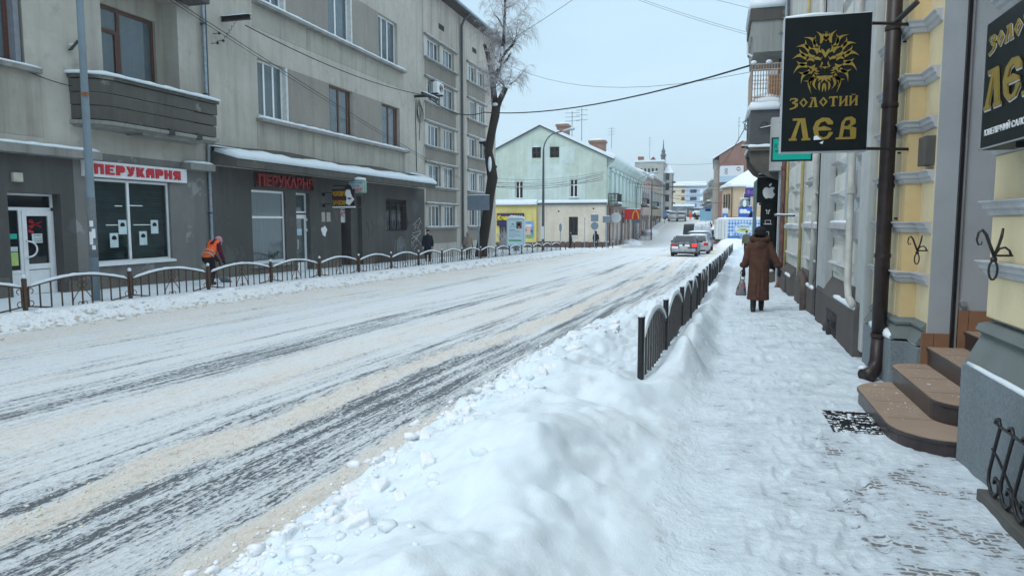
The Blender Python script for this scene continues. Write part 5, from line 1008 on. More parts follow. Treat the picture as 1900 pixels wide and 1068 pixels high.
# iron bracket and floodlights on the near corner of the balcony
mb = MB(); mb.tube([(1.35+.12*math.cos(a)*(1-a/9), 23.85, 4.72+.12*math.sin(a)*(1-a/9)) for a in np.linspace(0, 6, 16)], .014, 5); mb.tube([(1.2, 23.85, 4.62), (1.95, 23.85, 4.75)], .02, 5); mb.build('scroll_bracket', M['black'], vb); snow_cap(vb, [(1.25, 23.85, 4.64), (1.9, 23.85, 4.76)], .05, .03, 'bracket_snow')
t = thing('lamp_cluster', 'small snow covered floodlight on a thin pole beside the balcony corner', 'lamp', (.85, 24, 4)); mb = MB(); mb.tube([(.95, 24, 4.3), (.88, 24, 4.4), (.86, 24, 5.0)], .015, 5)
for a in range(3): mb.tube([(.86, 24, 4.95), (.80-.05*a, 24, 4.85), (.76+.02*a, 24, 4.65+.08*a), (.84, 24, 4.6)], .010, 5)
mb.build('pole', M['zinc_dark'], t); mb = MB(); mb.box(.70, .82, 23.95, 24.05, 4.05, 4.12); mb.box(.84, .95, 23.95, 24.05, 4.02, 4.1); mb.tube([(.76, 24, 4.1), (.86, 24, 4.25), (.86, 24, 4.5)], .012, 5); mb.build('floodlight', M['black'], t, bevel=.01); snow_cap(t, [(.70, 24, 4.12), (.95, 24, 4.12)], .1, .05)
t = thing('dish_antenna', 'small white antenna rod on the outer corner of the upper balcony', 'antenna', (.85, 24, 7)); mb = MB(); mb.tube([(.95, 24.1, 6.9), (.80, 24.1, 7.0), (.78, 24.1, 7.35)], .03, 6); mb.build('rod', M['white'], t)
# teal cafe sign and phone shop sign
t = thing('hanging_sign', 'teal hanging sign with a dark border half hidden by the lion sign', 'sign', (1.1, 12.2, 2.7))
mb = MB(); mb.box(.815, 1.43, 12.2, 12.26, 2.695, 3.075); mb.build('sign_frame', M['black'], t); mb = MB(); mb.box(.84, 1.405, 12.19, 12.199, 2.72, 3.05); mb.build('sign_face', M['teal'], t)
text('К', .045, .075, M['black'], t, (.862, 12.19, 2.90), (1,0,0), (0,0,1), .004); text('зе', .05, .03, M['black'], t, (.868, 12.19, 2.845), (1,0,0), (0,0,1), .004)
mb = MB(); mb.tube([(1.43, 12.23, 3.0), (2.0, 12.23, 3.0)], .015, 5); mb.build('support_arm', M['black'], t)
AS = thing('hanging_sign', 'tall black phone shop sign with a white bitten apple and device icons', 'sign', (1.6, 25, 1))
mb = MB(); mb.box(1.27, 1.99, 24.9, 25.1, 2.35, 3.17); mb.box(1.40, 1.88, 24.9, 25.1, -.1, 2.349); mb.build('sign_case', M['blackboard'], AS, bevel=.01)
mb = MB(); mb.box(1.25, 1.268, 24.9, 27.0, .9, 3.12); mb.build('side_panel', plain('teal_black_stripes', (.05,.12,.12), .5, var=.9, vs=3), AS)
fA = Fac('S', 24.9); apple = [(0,.62),(.12,.72),(.36,.80),(.62,.76),(.78,.60),(.60,.42),(.55,.18),(.66,-.08),(.86,-.22),(.70,-.58),(.48,-.84),(.26,-.84),(.02,-.76),(-.22,-.84),(-.44,-.84),(-.68,-.55),(-.84,-.1),(-.84,.32),(-.64,.66),(-.38,.78),(-.14,.70)]
mb = MB(); mb.prism([(1.63+a*.225, 2.68+b_*.225) for a, b_ in apple], fA.fr(), .002, .02); mb.build('apple_emblem', M['white'], AS); mb = MB(); mb.prism([(1.63+a*.225, 2.68+b_*.225) for a, b_ in [(.02,.88),(.0,1.1),(.14,1.28),(.34,1.36),(.36,1.16),(.22,.96)]], fA.fr(), .002, .02); mb.build('apple_leaf', M['white'], AS)
mb = MB()
def rectline(x, z, w, h):
    for (a, b_, c, d) in ((x-w, x+w, z-h, z-h+.012), (x-w, x+w, z+h-.012, z+h), (x-w, x-w+.012, z-h, z+h), (x+w-.012, x+w, z-h, z+h)): fA.box(mb, a, b_, c, d, .002, .012)
rectline(1.63, 1.72, .09, .06); fA.box(mb, 1.50, 1.76, 1.64, 1.655, .002, .012); rectline(1.62, 1.33, .055, .075); rectline(1.62, .98, .035, .05); fA.box(mb, 1.59, 1.65, 1.03, 1.07, .002, .012); fA.box(mb, 1.59, 1.65, .88, .93, .002, .012)
for s_ in (-1, 1): mb.prism([(1.62+s_*.02, 2.10), (1.62+s_*.055, 2.13), (1.62+s_*.07, 2.10), (1.62+s_*.035, 2.07), (1.62+s_*.035, 1.98), (1.62+s_*.015, 1.98)], fA.fr(), .002, .012)
mb.build('device_icon', M['white'], AS)
mb = MB(); mb.box(1.3, 1.75, 24.92, 25.08, 3.2, 3.28); mb.build('sign_lamp', M['black'], AS); snow_cap(AS, [(1.3, 25, 3.28), (1.75, 25, 3.28)], .14, .05)
# ------------------------------------------------------------------ left railing: arched panels with scrolls
fp = [(-13.8, 8.45), (-13.8, 11.33), (-13.8, 14.1), (-13.8, 16.9), (-13.8, 19.85), (-13.8, 22.79), (-13.8, 25.74), (-13.8, 28.71), (-13.8, 31.74), (-13.78, 34.74), (-13.77, 37.74), (-13.65, 40.74), (-13.63, 43.74), (-13.59, 46.74), (-13.53, 49.74), (-13.49, 52.74), (-13.45, 55.74), (-13.38, 58.74), (-13.22, 61.73)]
fz = lambda x, y: float(H(np.array([x]), np.array([y]))[0])
fence = thing('metal_fence', 'brown iron railing of arched snow topped panels along the left kerb', 'fence', (-13.8, 30, -.4))
m_bar = M['rust']
def panel_meshes(L, tilt):
    n = 9; out = {}
    arch = lambda t: .50+.17*math.sin(PI*t)
    mb = MB(); mb.tube([(0, L*(.03+.94*t), arch(t)+tilt*t) for t in np.linspace(0, 1, 17)], .022, 6); out['top_rail'] = mb
    mb = MB(); mb.tube([(0, .03*L, .10), (0, .22*L, .03+tilt*.2)], .016, 5); out['bottom_rail'] = mb
    mb = MB(); mb.tube([(0, .97*L, .10+tilt), (0, .78*L, .03+tilt*.8)], .016, 5); out['bottom_rail2'] = mb
    bars = []
    for k in range(1, n+1):
        t = (k-.5+.0)/n if False else k/(n+1); 
        if k == 5: continue
        bt = .03 if t < .25 or t > .75 else -.02; mb = MB(); y = L*(.03+.94*t); mb.box(-.011, .011, y-.013, y+.013, bt+tilt*t, arch(t)-.01+tilt*t); bars.append(mb)
    for t in (0.0, 1.0): mb = MB(); y = L*(.03+.94*t); mb.box(-.013, .013, y-.014, y+.014, .08+tilt*t, arch(t)+tilt*t); bars.append(mb)
    mb = MB(); yc = L*.5; zc_ = tilt*.5
    mb.box(-.012, .012, yc-.013, yc+.013, zc_, .66+zc_)
    for sy in (-1, 1):
        for (zz, r) in ((.60, .055), (.47, .055), (.04, .05)): mb.tube([(0, yc+sy*(.01+.06+r*math.cos(a)*(1-a/14)), zz+zc_+r*math.sin(a)*(1-a/14)) for a in np.linspace(PI, -3.2, 12)], .009, 5)
        mb.tube([(0, yc+sy*.02, .42+zc_), (0, yc+sy*.12, .30+zc_), (0, yc+sy*.24, .15+zc_), (0, yc+sy*.27, .02+zc_)], .011, 5)
    out['scroll_ornament'] = mb
    for nm, yy, s_ in (('end_scroll', .03*L, 1), ('end_scroll2', .97*L, -1)):
        mb = MB()
        for zz in (.42, .16): mb.tube([(0, yy+s_*(.0+.055*(1-math.cos(a))), zz+tilt*(0 if s_ > 0 else 1)+.055*math.sin(a)) for a in np.linspace(-.2, 4.6, 10)], .009, 5)
        out[nm] = mb
    mb = MB(); rings = []
    for t in np.linspace(0.0, 1.0, 25):
        y = L*(.04+.92*t); z = arch(t)+tilt*t+.018; e2 = .3 if t in (0., 1.) else 1; h = .055*e2*(.85+.3*random.random())
        rings.append([(-.03*e2, y, z), (-.034*e2, y, z+h*.5), (-.018*e2, y, z+h*.95), (.018*e2, y, z+h), (.034*e2, y, z+h*.5), (.03*e2, y, z)])
    mb.ring_loft(rings); out['snow_cap'] = mb
    return out, bars
mb = MB(); mb.box(-.035, .035, -.035, .035, -.12, .66); mb.add([(-.042,-.042,.66),(.042,-.042,.66),(.042,.042,.66),(-.042,.042,.66),(0,0,.74)], [(0,1,4),(1,2,4),(2,3,4),(3,0,4),(0,3,2,1)]); post_me = mb.mesh('post'); post_me.materials.append(m_bar)
mb = MB(); mb.ell((0,0,.73), (.045,.045,.05), 8, 6); pcap = mb.mesh('post_snow'); pcap.materials.append(M['snow'])
cache = {}
for i, (x, y) in enumerate(fp):
    z = Z(y)+.03; inst('post', post_me, fence, (x, y, z)); inst('snow_cap', pcap, fence, (x, y, z))
    if i == len(fp)-1: break
    x1_, y1_ = fp[i+1]; L = round(math.hypot(x1_-x, y1_-y), 1); rz = math.atan2(-(x1_-x), y1_-y); tilt = -.014*L
    if L not in cache:
        o_, bs = panel_meshes(L, tilt); d_ = {}
        for k, mbx in o_.items():
            me = mbx.mesh(k); me.materials.append(M['snow_soft'] if 'snow' in k else m_bar); d_[k] = me
        bl = []
        for q_ in bs: me = q_.mesh('bar'); me.materials.append(m_bar); bl.append(me)
        cache[L] = (d_, bl)
    d_, bl = cache[L]
    for k, me in d_.items():
        q_ = inst(k.rstrip('2'), me, fence, (x, y, z), rz)
        if k.startswith('end_') or k == 'scroll_ornament': q_['kind'] = 'stuff'
    for me in bl: inst('bar', me, fence, (x, y, z), rz)
# ------------------------------------------------------------------ right railing
rf = thing('metal_fence', 'black metal railing with arched panels sunk in the snowbank on the right', 'fence', (-.7, 12, -.1))
segs = [(8.0, 10.15), (10.15, 12.6), (12.6, 14.3), (14.3, 15.9), (16.9, 18.6), (18.6, 20.2), (22.0, 23.8), (23.8, 25.6), (25.6, 27.4), (29.5, 32), (32, 34.5), (37, 40), (40, 43), (43, 46), (50, 53.5), (53.5, 57), (57, 60.5)]
mb = MB(); mb.tube([(0,0,-.12), (0,0,.78)], .038, 10); mb.tube([(0,0,.775), (0,0,.79)], .042, 10); rp_me = mb.mesh('post'); rp_me.materials.append(M['black'])
mb = MB(); mb.ell((0,0,.80), (.04,.04,.03), 8, 6); rc_me = mb.mesh('snow'); rc_me.materials.append(M['snow'])
done = set()
for (a, b_) in segs:
    xa, xb_ = float(fence_x(a)), float(fence_x(b_)); L = math.hypot(xb_-xa, b_-a); rz = math.atan2(-(xb_-xa), b_-a)
    for q_ in (a, b_):
        if q_ not in done: done.add(q_); inst('post', rp_me, rf, (float(fence_x(q_)), q_, Z(q_))); inst('snow_cap', rc_me, rf, (float(fence_x(q_)), q_, Z(q_)))
    arch = lambda t: .50+.26*math.sin(PI*t)**.8; tl = -.014*L
    mb = MB(); mb.tube([(0, L*(.03+.94*t), arch(t)+tl*t) for t in np.linspace(0, 1, 15)], .02, 6); me = mb.mesh('top_rail'); me.materials.append(M['black']); inst('top_rail', me, rf, (xa, a, Z(a)), rz)
    mb = MB(); rings = []
    for t in np.linspace(0.02, .98, 18):
        h = (.06 if a < 17 else .045)*(.3 if t < .03 or t > .97 else 1)*(.8+.4*random.random()); z = arch(t)+tl*t+.012; y = L*(.03+.94*t)
        rings.append([(-.03, y, z), (-.03, y, z+h*.6), (-.012, y, z+h), (.015, y, z+h), (.03, y, z+h*.6), (.03, y, z)])
    mb.ring_loft(rings); me = mb.mesh('snow_cap'); me.materials.append(M['snow_soft']); inst('snow_cap', me, rf, (xa, a, Z(a)), rz)
    nb = max(6, int(L/.2)) if a < 20 else 6
    for k in range(nb):
        t = (k+.5)/nb; mb = MB(); y = L*(.03+.94*t); w = L*.94/nb*.27; mb.box(-.006, .006, y-w, y+w, -.1+tl*t, arch(t)-.01+tl*t); me = mb.mesh('bar'); me.materials.append(M['blackfence'] if 'blackfence' in M else M['darksteel']); inst('bar', me, rf, (xa, a, Z(a)), rz)
    if a > 16: mb = MB(); mb.box(-.004, .004, .04*L, .96*L, .0, .5); 
# ------------------------------------------------------------------ poles, lamp, signs on the left
pl = thing('utility_pole', 'galvanised steel pole plastered with old notices in front of the hairdresser window', 'pole', (-14.15, 13.42, -.2))
mb = MB(); mb.tube([(-14.15, 13.42, z) for z in (-.4, 2, 5, 9, 12)], [.098, .094, .08, .068, .06], 14); mb.build('pole_tube', plaster('pole_zinc', (.235,.30,.345), (.13,.15,.17), .5, .3, .3, 70), pl, smooth=True)
mb = MB(); mb.tube([(-14.15, 13.42, z) for z in (.9, 1.5, 2.3)], [.0985, .0965, .0955], 14); mb.build('old_notices', plaster('torn_paper_layer', (.20,.22,.24), (.36,.35,.32), .9, .8, .6, 35, ((.10,.09,.09), .8)), pl, smooth=True)
for (z, h, a) in ((1.35, .22, -.9), (1.08, .1, -1.0), (1.62, .14, -1.3), (1.2, .3, -1.5)):
    mb = MB(); n0 = len(mb.v)
    for k in range(6): th = a+k*.16; 
    pts = [(-14.15+.098*math.cos(a+k*.16), 13.42+.098*math.sin(a+k*.16)) for k in range(6)]
    for (x, y) in pts: mb.v += [(x, y, z), (x, y, z+h)]
    mb.f = [(2*k, 2*k+2, 2*k+3, 2*k+1) for k in range(5)]; mb.build('paper_flyer', M['white'], pl)
mb = MB(); mb.tube([(-14.15, 13.42, 4.63), (-14.15, 13.42, 4.70)], .088, 14); mb.box(-14.12, -14.02, 13.33, 13.39, 4.62, 4.70); mb.build('rusty_band', plain('rusty_band', (.28,.13,.06), .8, var=.3), pl)
lp = thing('street_lamp', 'grey street lamp with a curved arm in front of the green gabled house', 'street lamp', (-14.4, 60, -.8))
pts = [(-14.4, 60, -1), (-14.4, 60, 4), (-14.4, 60, 7.7)]+[(-14.4+1.3*(1-math.cos(a)), 60, 7.7+1.55*math.sin(a)) for a in np.linspace(.15, 1.35, 8)]+[(-12.2, 60, 9.42)]
mb = MB(); mb.tube(pts, [.14, .11, .08]+[.055]*9, 10); mb.build('pole_tube', M['zinc_dark'], lp, smooth=True)
mb = MB(); mb.tube([(-12.75, 60, 9.33), (-11.7, 60, 9.50)], [.08, .10], 8); mb.build('lamp_head', M['zinc'], lp); snow_cap(lp, [(-12.6, 60, 9.42), (-11.75, 60, 9.57)], .16, .07)
mb = MB(); mb.box(-14.5, -14.28, 59.82, 59.86, .2, 1.3); mb.build('paper_flyer', M['white'], lp)
def sign_back(lab, x, y, z0, z1, w, pz, rnd=None, cat='road sign', m='sb', group=None):
    t = thing('road_sign', lab, cat, (x, y, Z(y))); mb = MB(); mb.tube([(x, y, Z(y)-.3), (x, y, pz)], .04, 8); mb.build('post', M['zinc'], t)
    mb = MB(); mb.box(x-w, x+w, y-.07, y-.04, z0, z1); mb.build('sign_panel', M['sb'], t, bevel=.01); snow_cap(t, [(x-w, y-.055, z1), (x+w, y-.055, z1)], .09, .05)
    if rnd: mb = MB(); mb.tube([(x, y-.06, rnd[0]), (x, y-.03, rnd[0])], rnd[1], 20); mb.build('round_panel', M['sb'], t)
    return t
M['sb'] = plain('grey_sign_back', (.20,.25,.31), .55, .3, var=.1)
sign_back('pair of grey sign backs on a pole in front of the dark tree trunk', -14.2, 42.0, 2.42, 3.33, .72, 3.35)
sign_back('square sign back above a round one on the corner of the cream house', -10.9, 66, 1.72, 2.35, .35, 2.3, (1.3, .36)); sign_back('square grey sign back nearest the street corner with a box on its post', -9.85, 66.4, 1.6, 2.2, .36, 2.2)
t = thing('road_sign', 'narrow edge-on road sign with snow on top before the cream wall', 'road sign', (-14.15, 66, -1)); mb = MB(); mb.tube([(-14.15, 66, -1), (-14.15, 66, 1.6)], .035, 6); mb.build('post', M['zinc'], t); mb = MB(); mb.prism([(-14.15+.13*math.cos(a), 1.15+.42*math.sin(a)) for a in np.linspace(0, 2*PI, 16)[:-1]], Fac('S', 66).fr(), .02, .05); mb.build('sign_panel', M['sb'], t); snow_cap(t, [(-14.27, 65.96, 1.5), (-14.03, 65.96, 1.5)], .1, .12)
t = thing('signpost', 'thin bare grey post before the cream wall between the two walkers', 'post', (-11.85, 66, -1)); mb = MB(); mb.tube([(-11.85, 66, -1), (-11.85, 66, 2.15)], .03, 6); mb.build('post', M['zinc'], t); mb = MB(); mb.ell((-11.85, 66, 2.18), (.06,.06,.06), 8, 6); mb.build('snow_cap', M['snow'], t)
ORD = ['first', 'second', 'third', 'fourth', 'fifth', 'sixth', 'seventh', 'eighth', 'ninth', 'tenth']
# bollards beyond the railing
mb = MB(); mb.tube([(0,0,-.3), (0,0,.72)], .05, 8); bo = mb.mesh('bollard'); bo.materials.append(M['darksteel']); mb = MB(); mb.ell((0,0,.74), (.06,.06,.05), 8, 6); bc = mb.mesh('bollard_snow'); bc.materials.append(M['snow'])
for i, (x, y) in enumerate([(-12.95, 62.6), (-12.3, 63.4), (-11.75, 64.3), (-11.2, 65.2), (-10.75, 66.1), (-10.3, 67.0), (-9.9, 67.9), (-9.6, 69.0)]):
    t = thing('bollard', ORD[i]+' bollard in the row beyond the end of the left railing', 'bollard', (x, y, Z(y)), group='bollards after the left railing'); inst('post', bo, t, (x, y, Z(y))); inst('snow_cap', bc, t, (x, y, Z(y)))
# advertising light box
cl = thing('advert_column', 'white advertising light box with a snow cap, poster photo and green stripe', 'advertising board', (-16.3, 58, -.8))
mb = MB(); mb.box(-17.05, -15.50, 57.8, 58.25, -.35, 1.95); mb.build('case', plain('light_box_case', (.50,.60,.66), .4), cl, bevel=.05); mb = MB(); mb.box(-16.95, -15.62, 57.785, 57.798, -.22, 1.82); fc = mb.build('poster', plain('poster_pale_blue', (.58,.72,.78), .5, var=.03), cl)
mb = MB(); mb.box(-16.5, -16.0, 57.9, 58.15, -1.2, -.35); mb.build('foot', M['zinc'], cl); snow_cap(cl, [(-17.0, 58.03, 1.95), (-15.55, 58.03, 1.95)], .5, .24)
FC = Fac('S', 57.785)
def patch(u0, u1, z0_, z1_, col, nm='print', n1=.006): mb = MB(); FC.box(mb, u0, u1, z0_, z1_, .001, n1); return mb.build(nm, plain('print_ink', col, .6), cl)
patch(-16.2, -15.72, 1.12, 1.70, (.10,.14,.13)); patch(-16.12, -15.80, 1.15, 1.45, (.30,.02,.03), n1=.009); patch(-16.0, -15.90, 1.17, 1.33, (.6,.35,.3), n1=.012); mb = MB(); mb.prism([(-15.96+.12*math.cos(a), 1.45+.16*math.sin(a)) for a in np.linspace(0, 2*PI, 12)[:-1]], FC.fr(), .009, .012); mb.build('print', M['blackboard'], cl)
patch(-16.85, -15.75, .06, .18, (.04,.35,.10)); patch(-16.8, -16.3, .98, 1.04, (.2,.35,.35)); 
for k, w in enumerate((.9, 1.0, .6, .95, 1.05, .5)): patch(-16.82, -16.82+w, .92-k*.11, .945-k*.11, (.25,.38,.42))
for k in range(9): patch(-16.82+k*.125, -16.75+k*.125, .22, .30, (.75,.82,.8))
mb = MB(); mb.prism([(-16.55, 1.5), (-16.5, 1.62), (-16.45, 1.5), (-16.35, 1.53), (-16.42, 1.42), (-16.58, 1.42), (-16.65, 1.53)], FC.fr(), .001, .008); mb.build('emblem', plain('emblem_teal', (.12,.3,.35)), cl); text('РАЙДУГА' if False else 'Карпати', .55, .11, plain('print_teal', (.12,.3,.35)), cl, (-16.8, 57.784, 1.22), (1,0,0), (0,0,1), .006)
# ------------------------------------------------------------------ bare tree with frosted twigs
tr = thing('bare_tree', 'tall bare pollarded tree with a dark leaning trunk and frosted hanging twigs', 'tree', (-14.7, 44, -.5))
TP = lambda pts, y=44: [(x, y+dy, z) for x, dy, z in pts]
mb = MB(); mb.tube(TP([(-14.75,0,-.9), (-14.68,0,0), (-14.45,0,1.2), (-14.28,.0,2.3), (-14.12,0,3.4), (-13.92,0,4.5), (-14.02,0,5.2), (-14.2,0,6.2), (-14.05,0,7.0), (-13.9,0,7.7), (-13.74,0,8.4), (-13.66,0,8.95)]), [.42, .36, .33, .33, .31, .34, .33, .27, .27, .26, .28, .27], 14); mb.build('trunk', M['bark'], tr, smooth=True)
limbs = [([(-13.70,0,8.8), (-13.86,0,10.2), (-13.98,.1,11.0), (-14.11,.1,11.63), (-14.3,.15,12.4), (-14.52,.2,12.95)], [.23,.18,.17,.15,.13,.10]),
 ([(-13.66,0,8.8), (-13.4,-.1,9.35), (-13.12,-.2,9.8), (-12.95,-.25,10.1)], [.2,.19,.18,.16]),
 ([(-13.86,0,10.2), (-13.7,0,10.8), (-13.5,.1,11.4), (-13.36,.1,12.0), (-13.2,.1,13.0), (-13.15,.1,14.0), (-13.1,.1,15.0), (-13.07,.1,16.2), (-13.04,.1,17.4)], [.14,.13,.13,.12,.11,.09,.08,.06,.03]),
 ([(-13.38,.1,12.0), (-12.95,.0,12.4), (-12.6,-.05,12.7), (-12.35,-.1,13.0)], [.10,.09,.09,.08]), ([(-13.5,.1,11.4), (-13.0,.2,11.9), (-12.75,.2,12.3)], [.08,.07,.06]), ([(-13.2,.1,13.8), (-13.5,0,14.4), (-13.8,0,14.7)], [.06,.05,.03]),
 ([(-14.3,0,6.6), (-14.5,-.1,6.75), (-14.75,-.15,6.8)], [.2,.12,.1]), ([(-13.95,0,5.0), (-13.7,0,5.3)], [.2,.14])]
for pts, rs_ in limbs: mb = MB(); mb.tube(TP(pts), rs_, 9); mb.build('limb', M['bark'], tr, smooth=True)
rt = random.Random(11); mb_b = MB(); mb_t = MB()
starts = []
for pts, rs_ in limbs[:6]:
    P_ = TP(pts)
    for i in range(len(P_)-1):
        a, b_ = Vector(P_[i]), Vector(P_[i+1])
        for k in range(max(2, int((b_-a).length/.16))): starts.append((a.lerp(b_, rt.random()), rs_[i]))
tops = [(Vector((-12.95, 43.75, 10.1)), .1)]*30+[(Vector((-12.5, 43.9, 12.9)), .08)]*14+[(Vector((-13.1, 44.1, 15.0)), .08)]*8+[(Vector((-14.52, 44.2, 12.9)), .05)]*3+[(Vector((-13.86, 44, 8.6)), .1)]*5
starts += tops
def grow(p, d, L, r, lvl):
    pts = [p.copy()]; n = 7; dd = d.copy(); q = p.copy()
    for k in range(n):
        dd += Vector((rt.uniform(-.16,.16), rt.uniform(-.16,.16), rt.uniform(-.10,.10)-(.10+.26*k/n if lvl > 0 else -.05))); dd.normalize(); q = q+dd*(L/n); pts.append(q.copy())
        if lvl < 2 and k > 0:
            for _ in range((2 if lvl == 0 else 2)):
                if rt.random() < (.95 if lvl == 0 else .9):
                    s_ = Vector((rt.uniform(-1,1), rt.uniform(-1,1), rt.uniform(-.5,.6))); grow(q, (dd*.8+s_*.9).normalized(), L*rt.uniform(.35,.6), r*.5, lvl+1)
    (mb_b if lvl == 0 else mb_t).tube(pts, [max(.0045 if lvl else .009, r*(1-.8*k/n)) for k in range(n+1)], 3 if lvl else 5, caps=False)
for (p, r) in starts:
    if p.z < 8.4: continue
    if rt.random() < (.28 if p.z < 10.5 else .42):
        a = rt.uniform(0, 2*PI); side = Vector((math.cos(a)+.35, math.sin(a), rt.uniform(.3, 1.6))).normalized()
        grow(p, side, rt.uniform(1.0, 2.2), min(.03, r*.25), 0)
mb_b.build('branches', M['branch'], tr, kind='stuff'); mb_t.build('twigs', M['twig'], tr, kind='stuff')
for (x, y, z, sx_, sz_) in ((-12.9, 43.8, 10.15, .28, .12), (-13.66, 43.85, 9.1, .22, .12), (-14.0, 43.7, 5.35, .12, .5), (-14.55, 43.75, 6.9, .2, .1), (-13.5, 43.95, 11.5, .15, .2), (-13.25, 43.98, 12.4, .1, .3)):
    mb = MB(); mb.ell((x, y, z), (sx_, .18, sz_), 10, 8); mb.build('snow_lump', M['snow'], tr, smooth=True)
# small snowy shrub beside the apartment block
sh = thing('bare_shrub', 'small snowy bare shrub beside the advertising light box', 'shrub', (-18.4, 62, -.8)); mb = MB()
for k in range(60):
    a = rt.uniform(0, 2*PI); b0 = Vector((-18.4+rt.uniform(-.3,.3), 62, -.8)); mb.tube([b0, b0+Vector((math.cos(a)*.5, math.sin(a)*.5, rt.uniform(.6,1.4))), b0+Vector((math.cos(a)*rt.uniform(.6,1.0), math.sin(a)*.9, rt.uniform(.6,2.1)))], [.03,.02,.008], 4)
mb.build('twigs', M['twig'], sh, kind='stuff')
# ------------------------------------------------------------------ overhead cables
def cable(lab, a, b_, sag, r=.018, nm='overhead_cable', mids=None, m='wire', grp=None):
    pts = [Vector(a)]+[Vector(q) for q in (mids or [])]+[Vector(b_)]; out_ = []
    for i in range(len(pts)-1):
        for k in range(12): t = k/12; p = pts[i].lerp(pts[i+1], t); p.z -= sag*4*t*(1-t)/(len(pts)-1); out_.append(p)
    out_.append(pts[-1]); mb = MB(); mb.tube(out_, r, 5); o = mb.build(nm, M[m], None, loc=tuple(a)); tag(o, lab, 'cable', grp); return o
cable('thick black cable sagging over the street from the left wall bracket past the tree', (-16.1, 38.6, 8.85), (.87, 24, 6.6), 1.0, .03, mids=[(-13.5, 41, 8.2)])
cable('cable from the steel beam bracket along the left facade to the corner bracket', (-16.0, 22.0, 8.55), (-16.2, 38.4, 8.9), .35, .02)
cable('thin upper cable crossing the left facade below the steel beam', (-16.6, 15.9, 9.3), (-16.5, 45, 4.6), .2, .012); cable('thin lower cable crossing the left facade beside it', (-16.58, 15.9, 9.2), (-16.45, 45, 4.45), .22, .010)
cable('thin cable from the left window ledge to the balcony', (-16.75, 14.2, 5.5), (-16.7, 15.6, 5.35), .05, .012)
mb = MB(); 
for k in range(3): mb.tube([(-16.75, 38.9+.05*k+.5*math.sin(a)*(.5+.2*k), 8.2+.5*math.cos(a)-.12*k) for a in np.linspace(0, 6, 18)], .016, 4)
mb.tube([(-16.77, 38.5, 8.7), (-16.77, 38.4, 7.6), (-16.77, 38.45, 4.6)], .02, 4); mb.tube([(-16.77, 38.9, 8.8), (-16.77, 39.05, 7.9), (-16.77, 38.9, 6.4)], .014, 4)
t = thing('wall_bracket', 'bundle of coiled black cables on a bracket at the corner of the grey block', 'bracket', (-16.7, 38.8, 8.8)); mb.build('coiled_cable', M['wire'], t, kind='stuff'); mb = MB(); mb.box(-16.8, -15.9, 38.3, 38.42, 8.78, 8.92); mb.box(-16.0, -15.85, 37.4, 39.8, 8.80, 8.90); mb.build('beam', M['black'], t); snow_cap(t, [(-15.92, 37.4, 8.9), (-15.92, 39.8, 8.9)], .12, .07)
cable('thin high wire rising to the right across the sky', (-13.5, 44, 12.7), (3, 26, 15.2), .5, .012); cable('faint wire low across the sky towards the right balcony', (-13.5, 44, 11.9), (.9, 24, 6.4), 1.0, .008)
for k, (x0_, z0_, x1_, z1_) in enumerate([(-1.3, 11.2, 3.2, 9.6), (-1.8, 11.1, 2.6, 9.1), (-2.0, 11.4, 2.2, 9.4)]): cable(['upper', 'middle', 'lower'][k]+' thin wire high in the sky beside the right balconies', (x0_-6, 28+k, z0_+1.6), (x1_, 28+k, z1_-.8), .3, .006, grp='sky wires at the right balconies')
for k in range(8): cable(ORD[k]+' lowest slack wire of the bundle in front of the green gabled house', (-24, 68+k*.3, 5.35+.11*k+.25*math.sin(k*2)), (-10.9+.0*k, 70.5+.1*k, 5.75+.13*k), .35+.16*(k*5%8)/2, .013, grp='wire bundle on the green house')
for k, (y, z) in enumerate([(95, 6.3), (100, 6.9), (108, 7.4), (118, 7.7), (126, 6.6), (135, 8.2), (88, 6.5), (146, 7.2), (112, 10.8), (130, 9.0)]): cable(ORD[k]+' wire strung across the far street, '+('yellow block side' if y > 120 else 'green house side'), (-10.9, y, z), (1.6 if y < 120 else -.8, y+4*(k % 3), z+.4*((k*7) % 3-1)), .45, .02, grp='wires across the far street')
cable('wire running from the green house corner along the street', (-10.7, 73, 6.3), (-10.6, 106, 6.6), .3, .02); cable('wire from the right balcony lamp down the street', (.86, 24.2, 4.8), (-.9, 130, 11.), .8, .015); cable('snowy wire from the far right house to the street', (1.2, 94, 4.0), (-9.5, 110, 6.2), .5, .03)
# ------------------------------------------------------------------ far left: green gabled house
def gcol(n, c, **k): return plaster(n, c, tuple(x*.55 for x in c), .3, .3, .05, **k)
GY = 72.0; G = Fac('S', GY); G2 = Fac('L', -11.0)
gh = thing('green_house', 'mint green gabled house with a cream and yellow ground floor on the left', 'building', (-17, 78, -1))
M['mint'] = gcol('mint_render', (.53,.62,.555)); M['mint2'] = gcol('pale_mint_render', (.58,.69,.66)); M['cream'] = gcol('cream_render', (.68,.61,.51)); M['yel'] = gcol('bright_yellow_render', (.68,.58,.22)); M['brnpl'] = plain('brown_plinth', (.12,.075,.065), .8)
mb = MB(); mb.prism([(-24.6,-1.6),(-10.72,-1.6),(-10.72,8.2),(-17.65,11.5),(-24.6,8.2)], lambda a, b_, d: (a, d, b_), GY+.3, 105.9); mb.build('wall', M['mint'], gh)
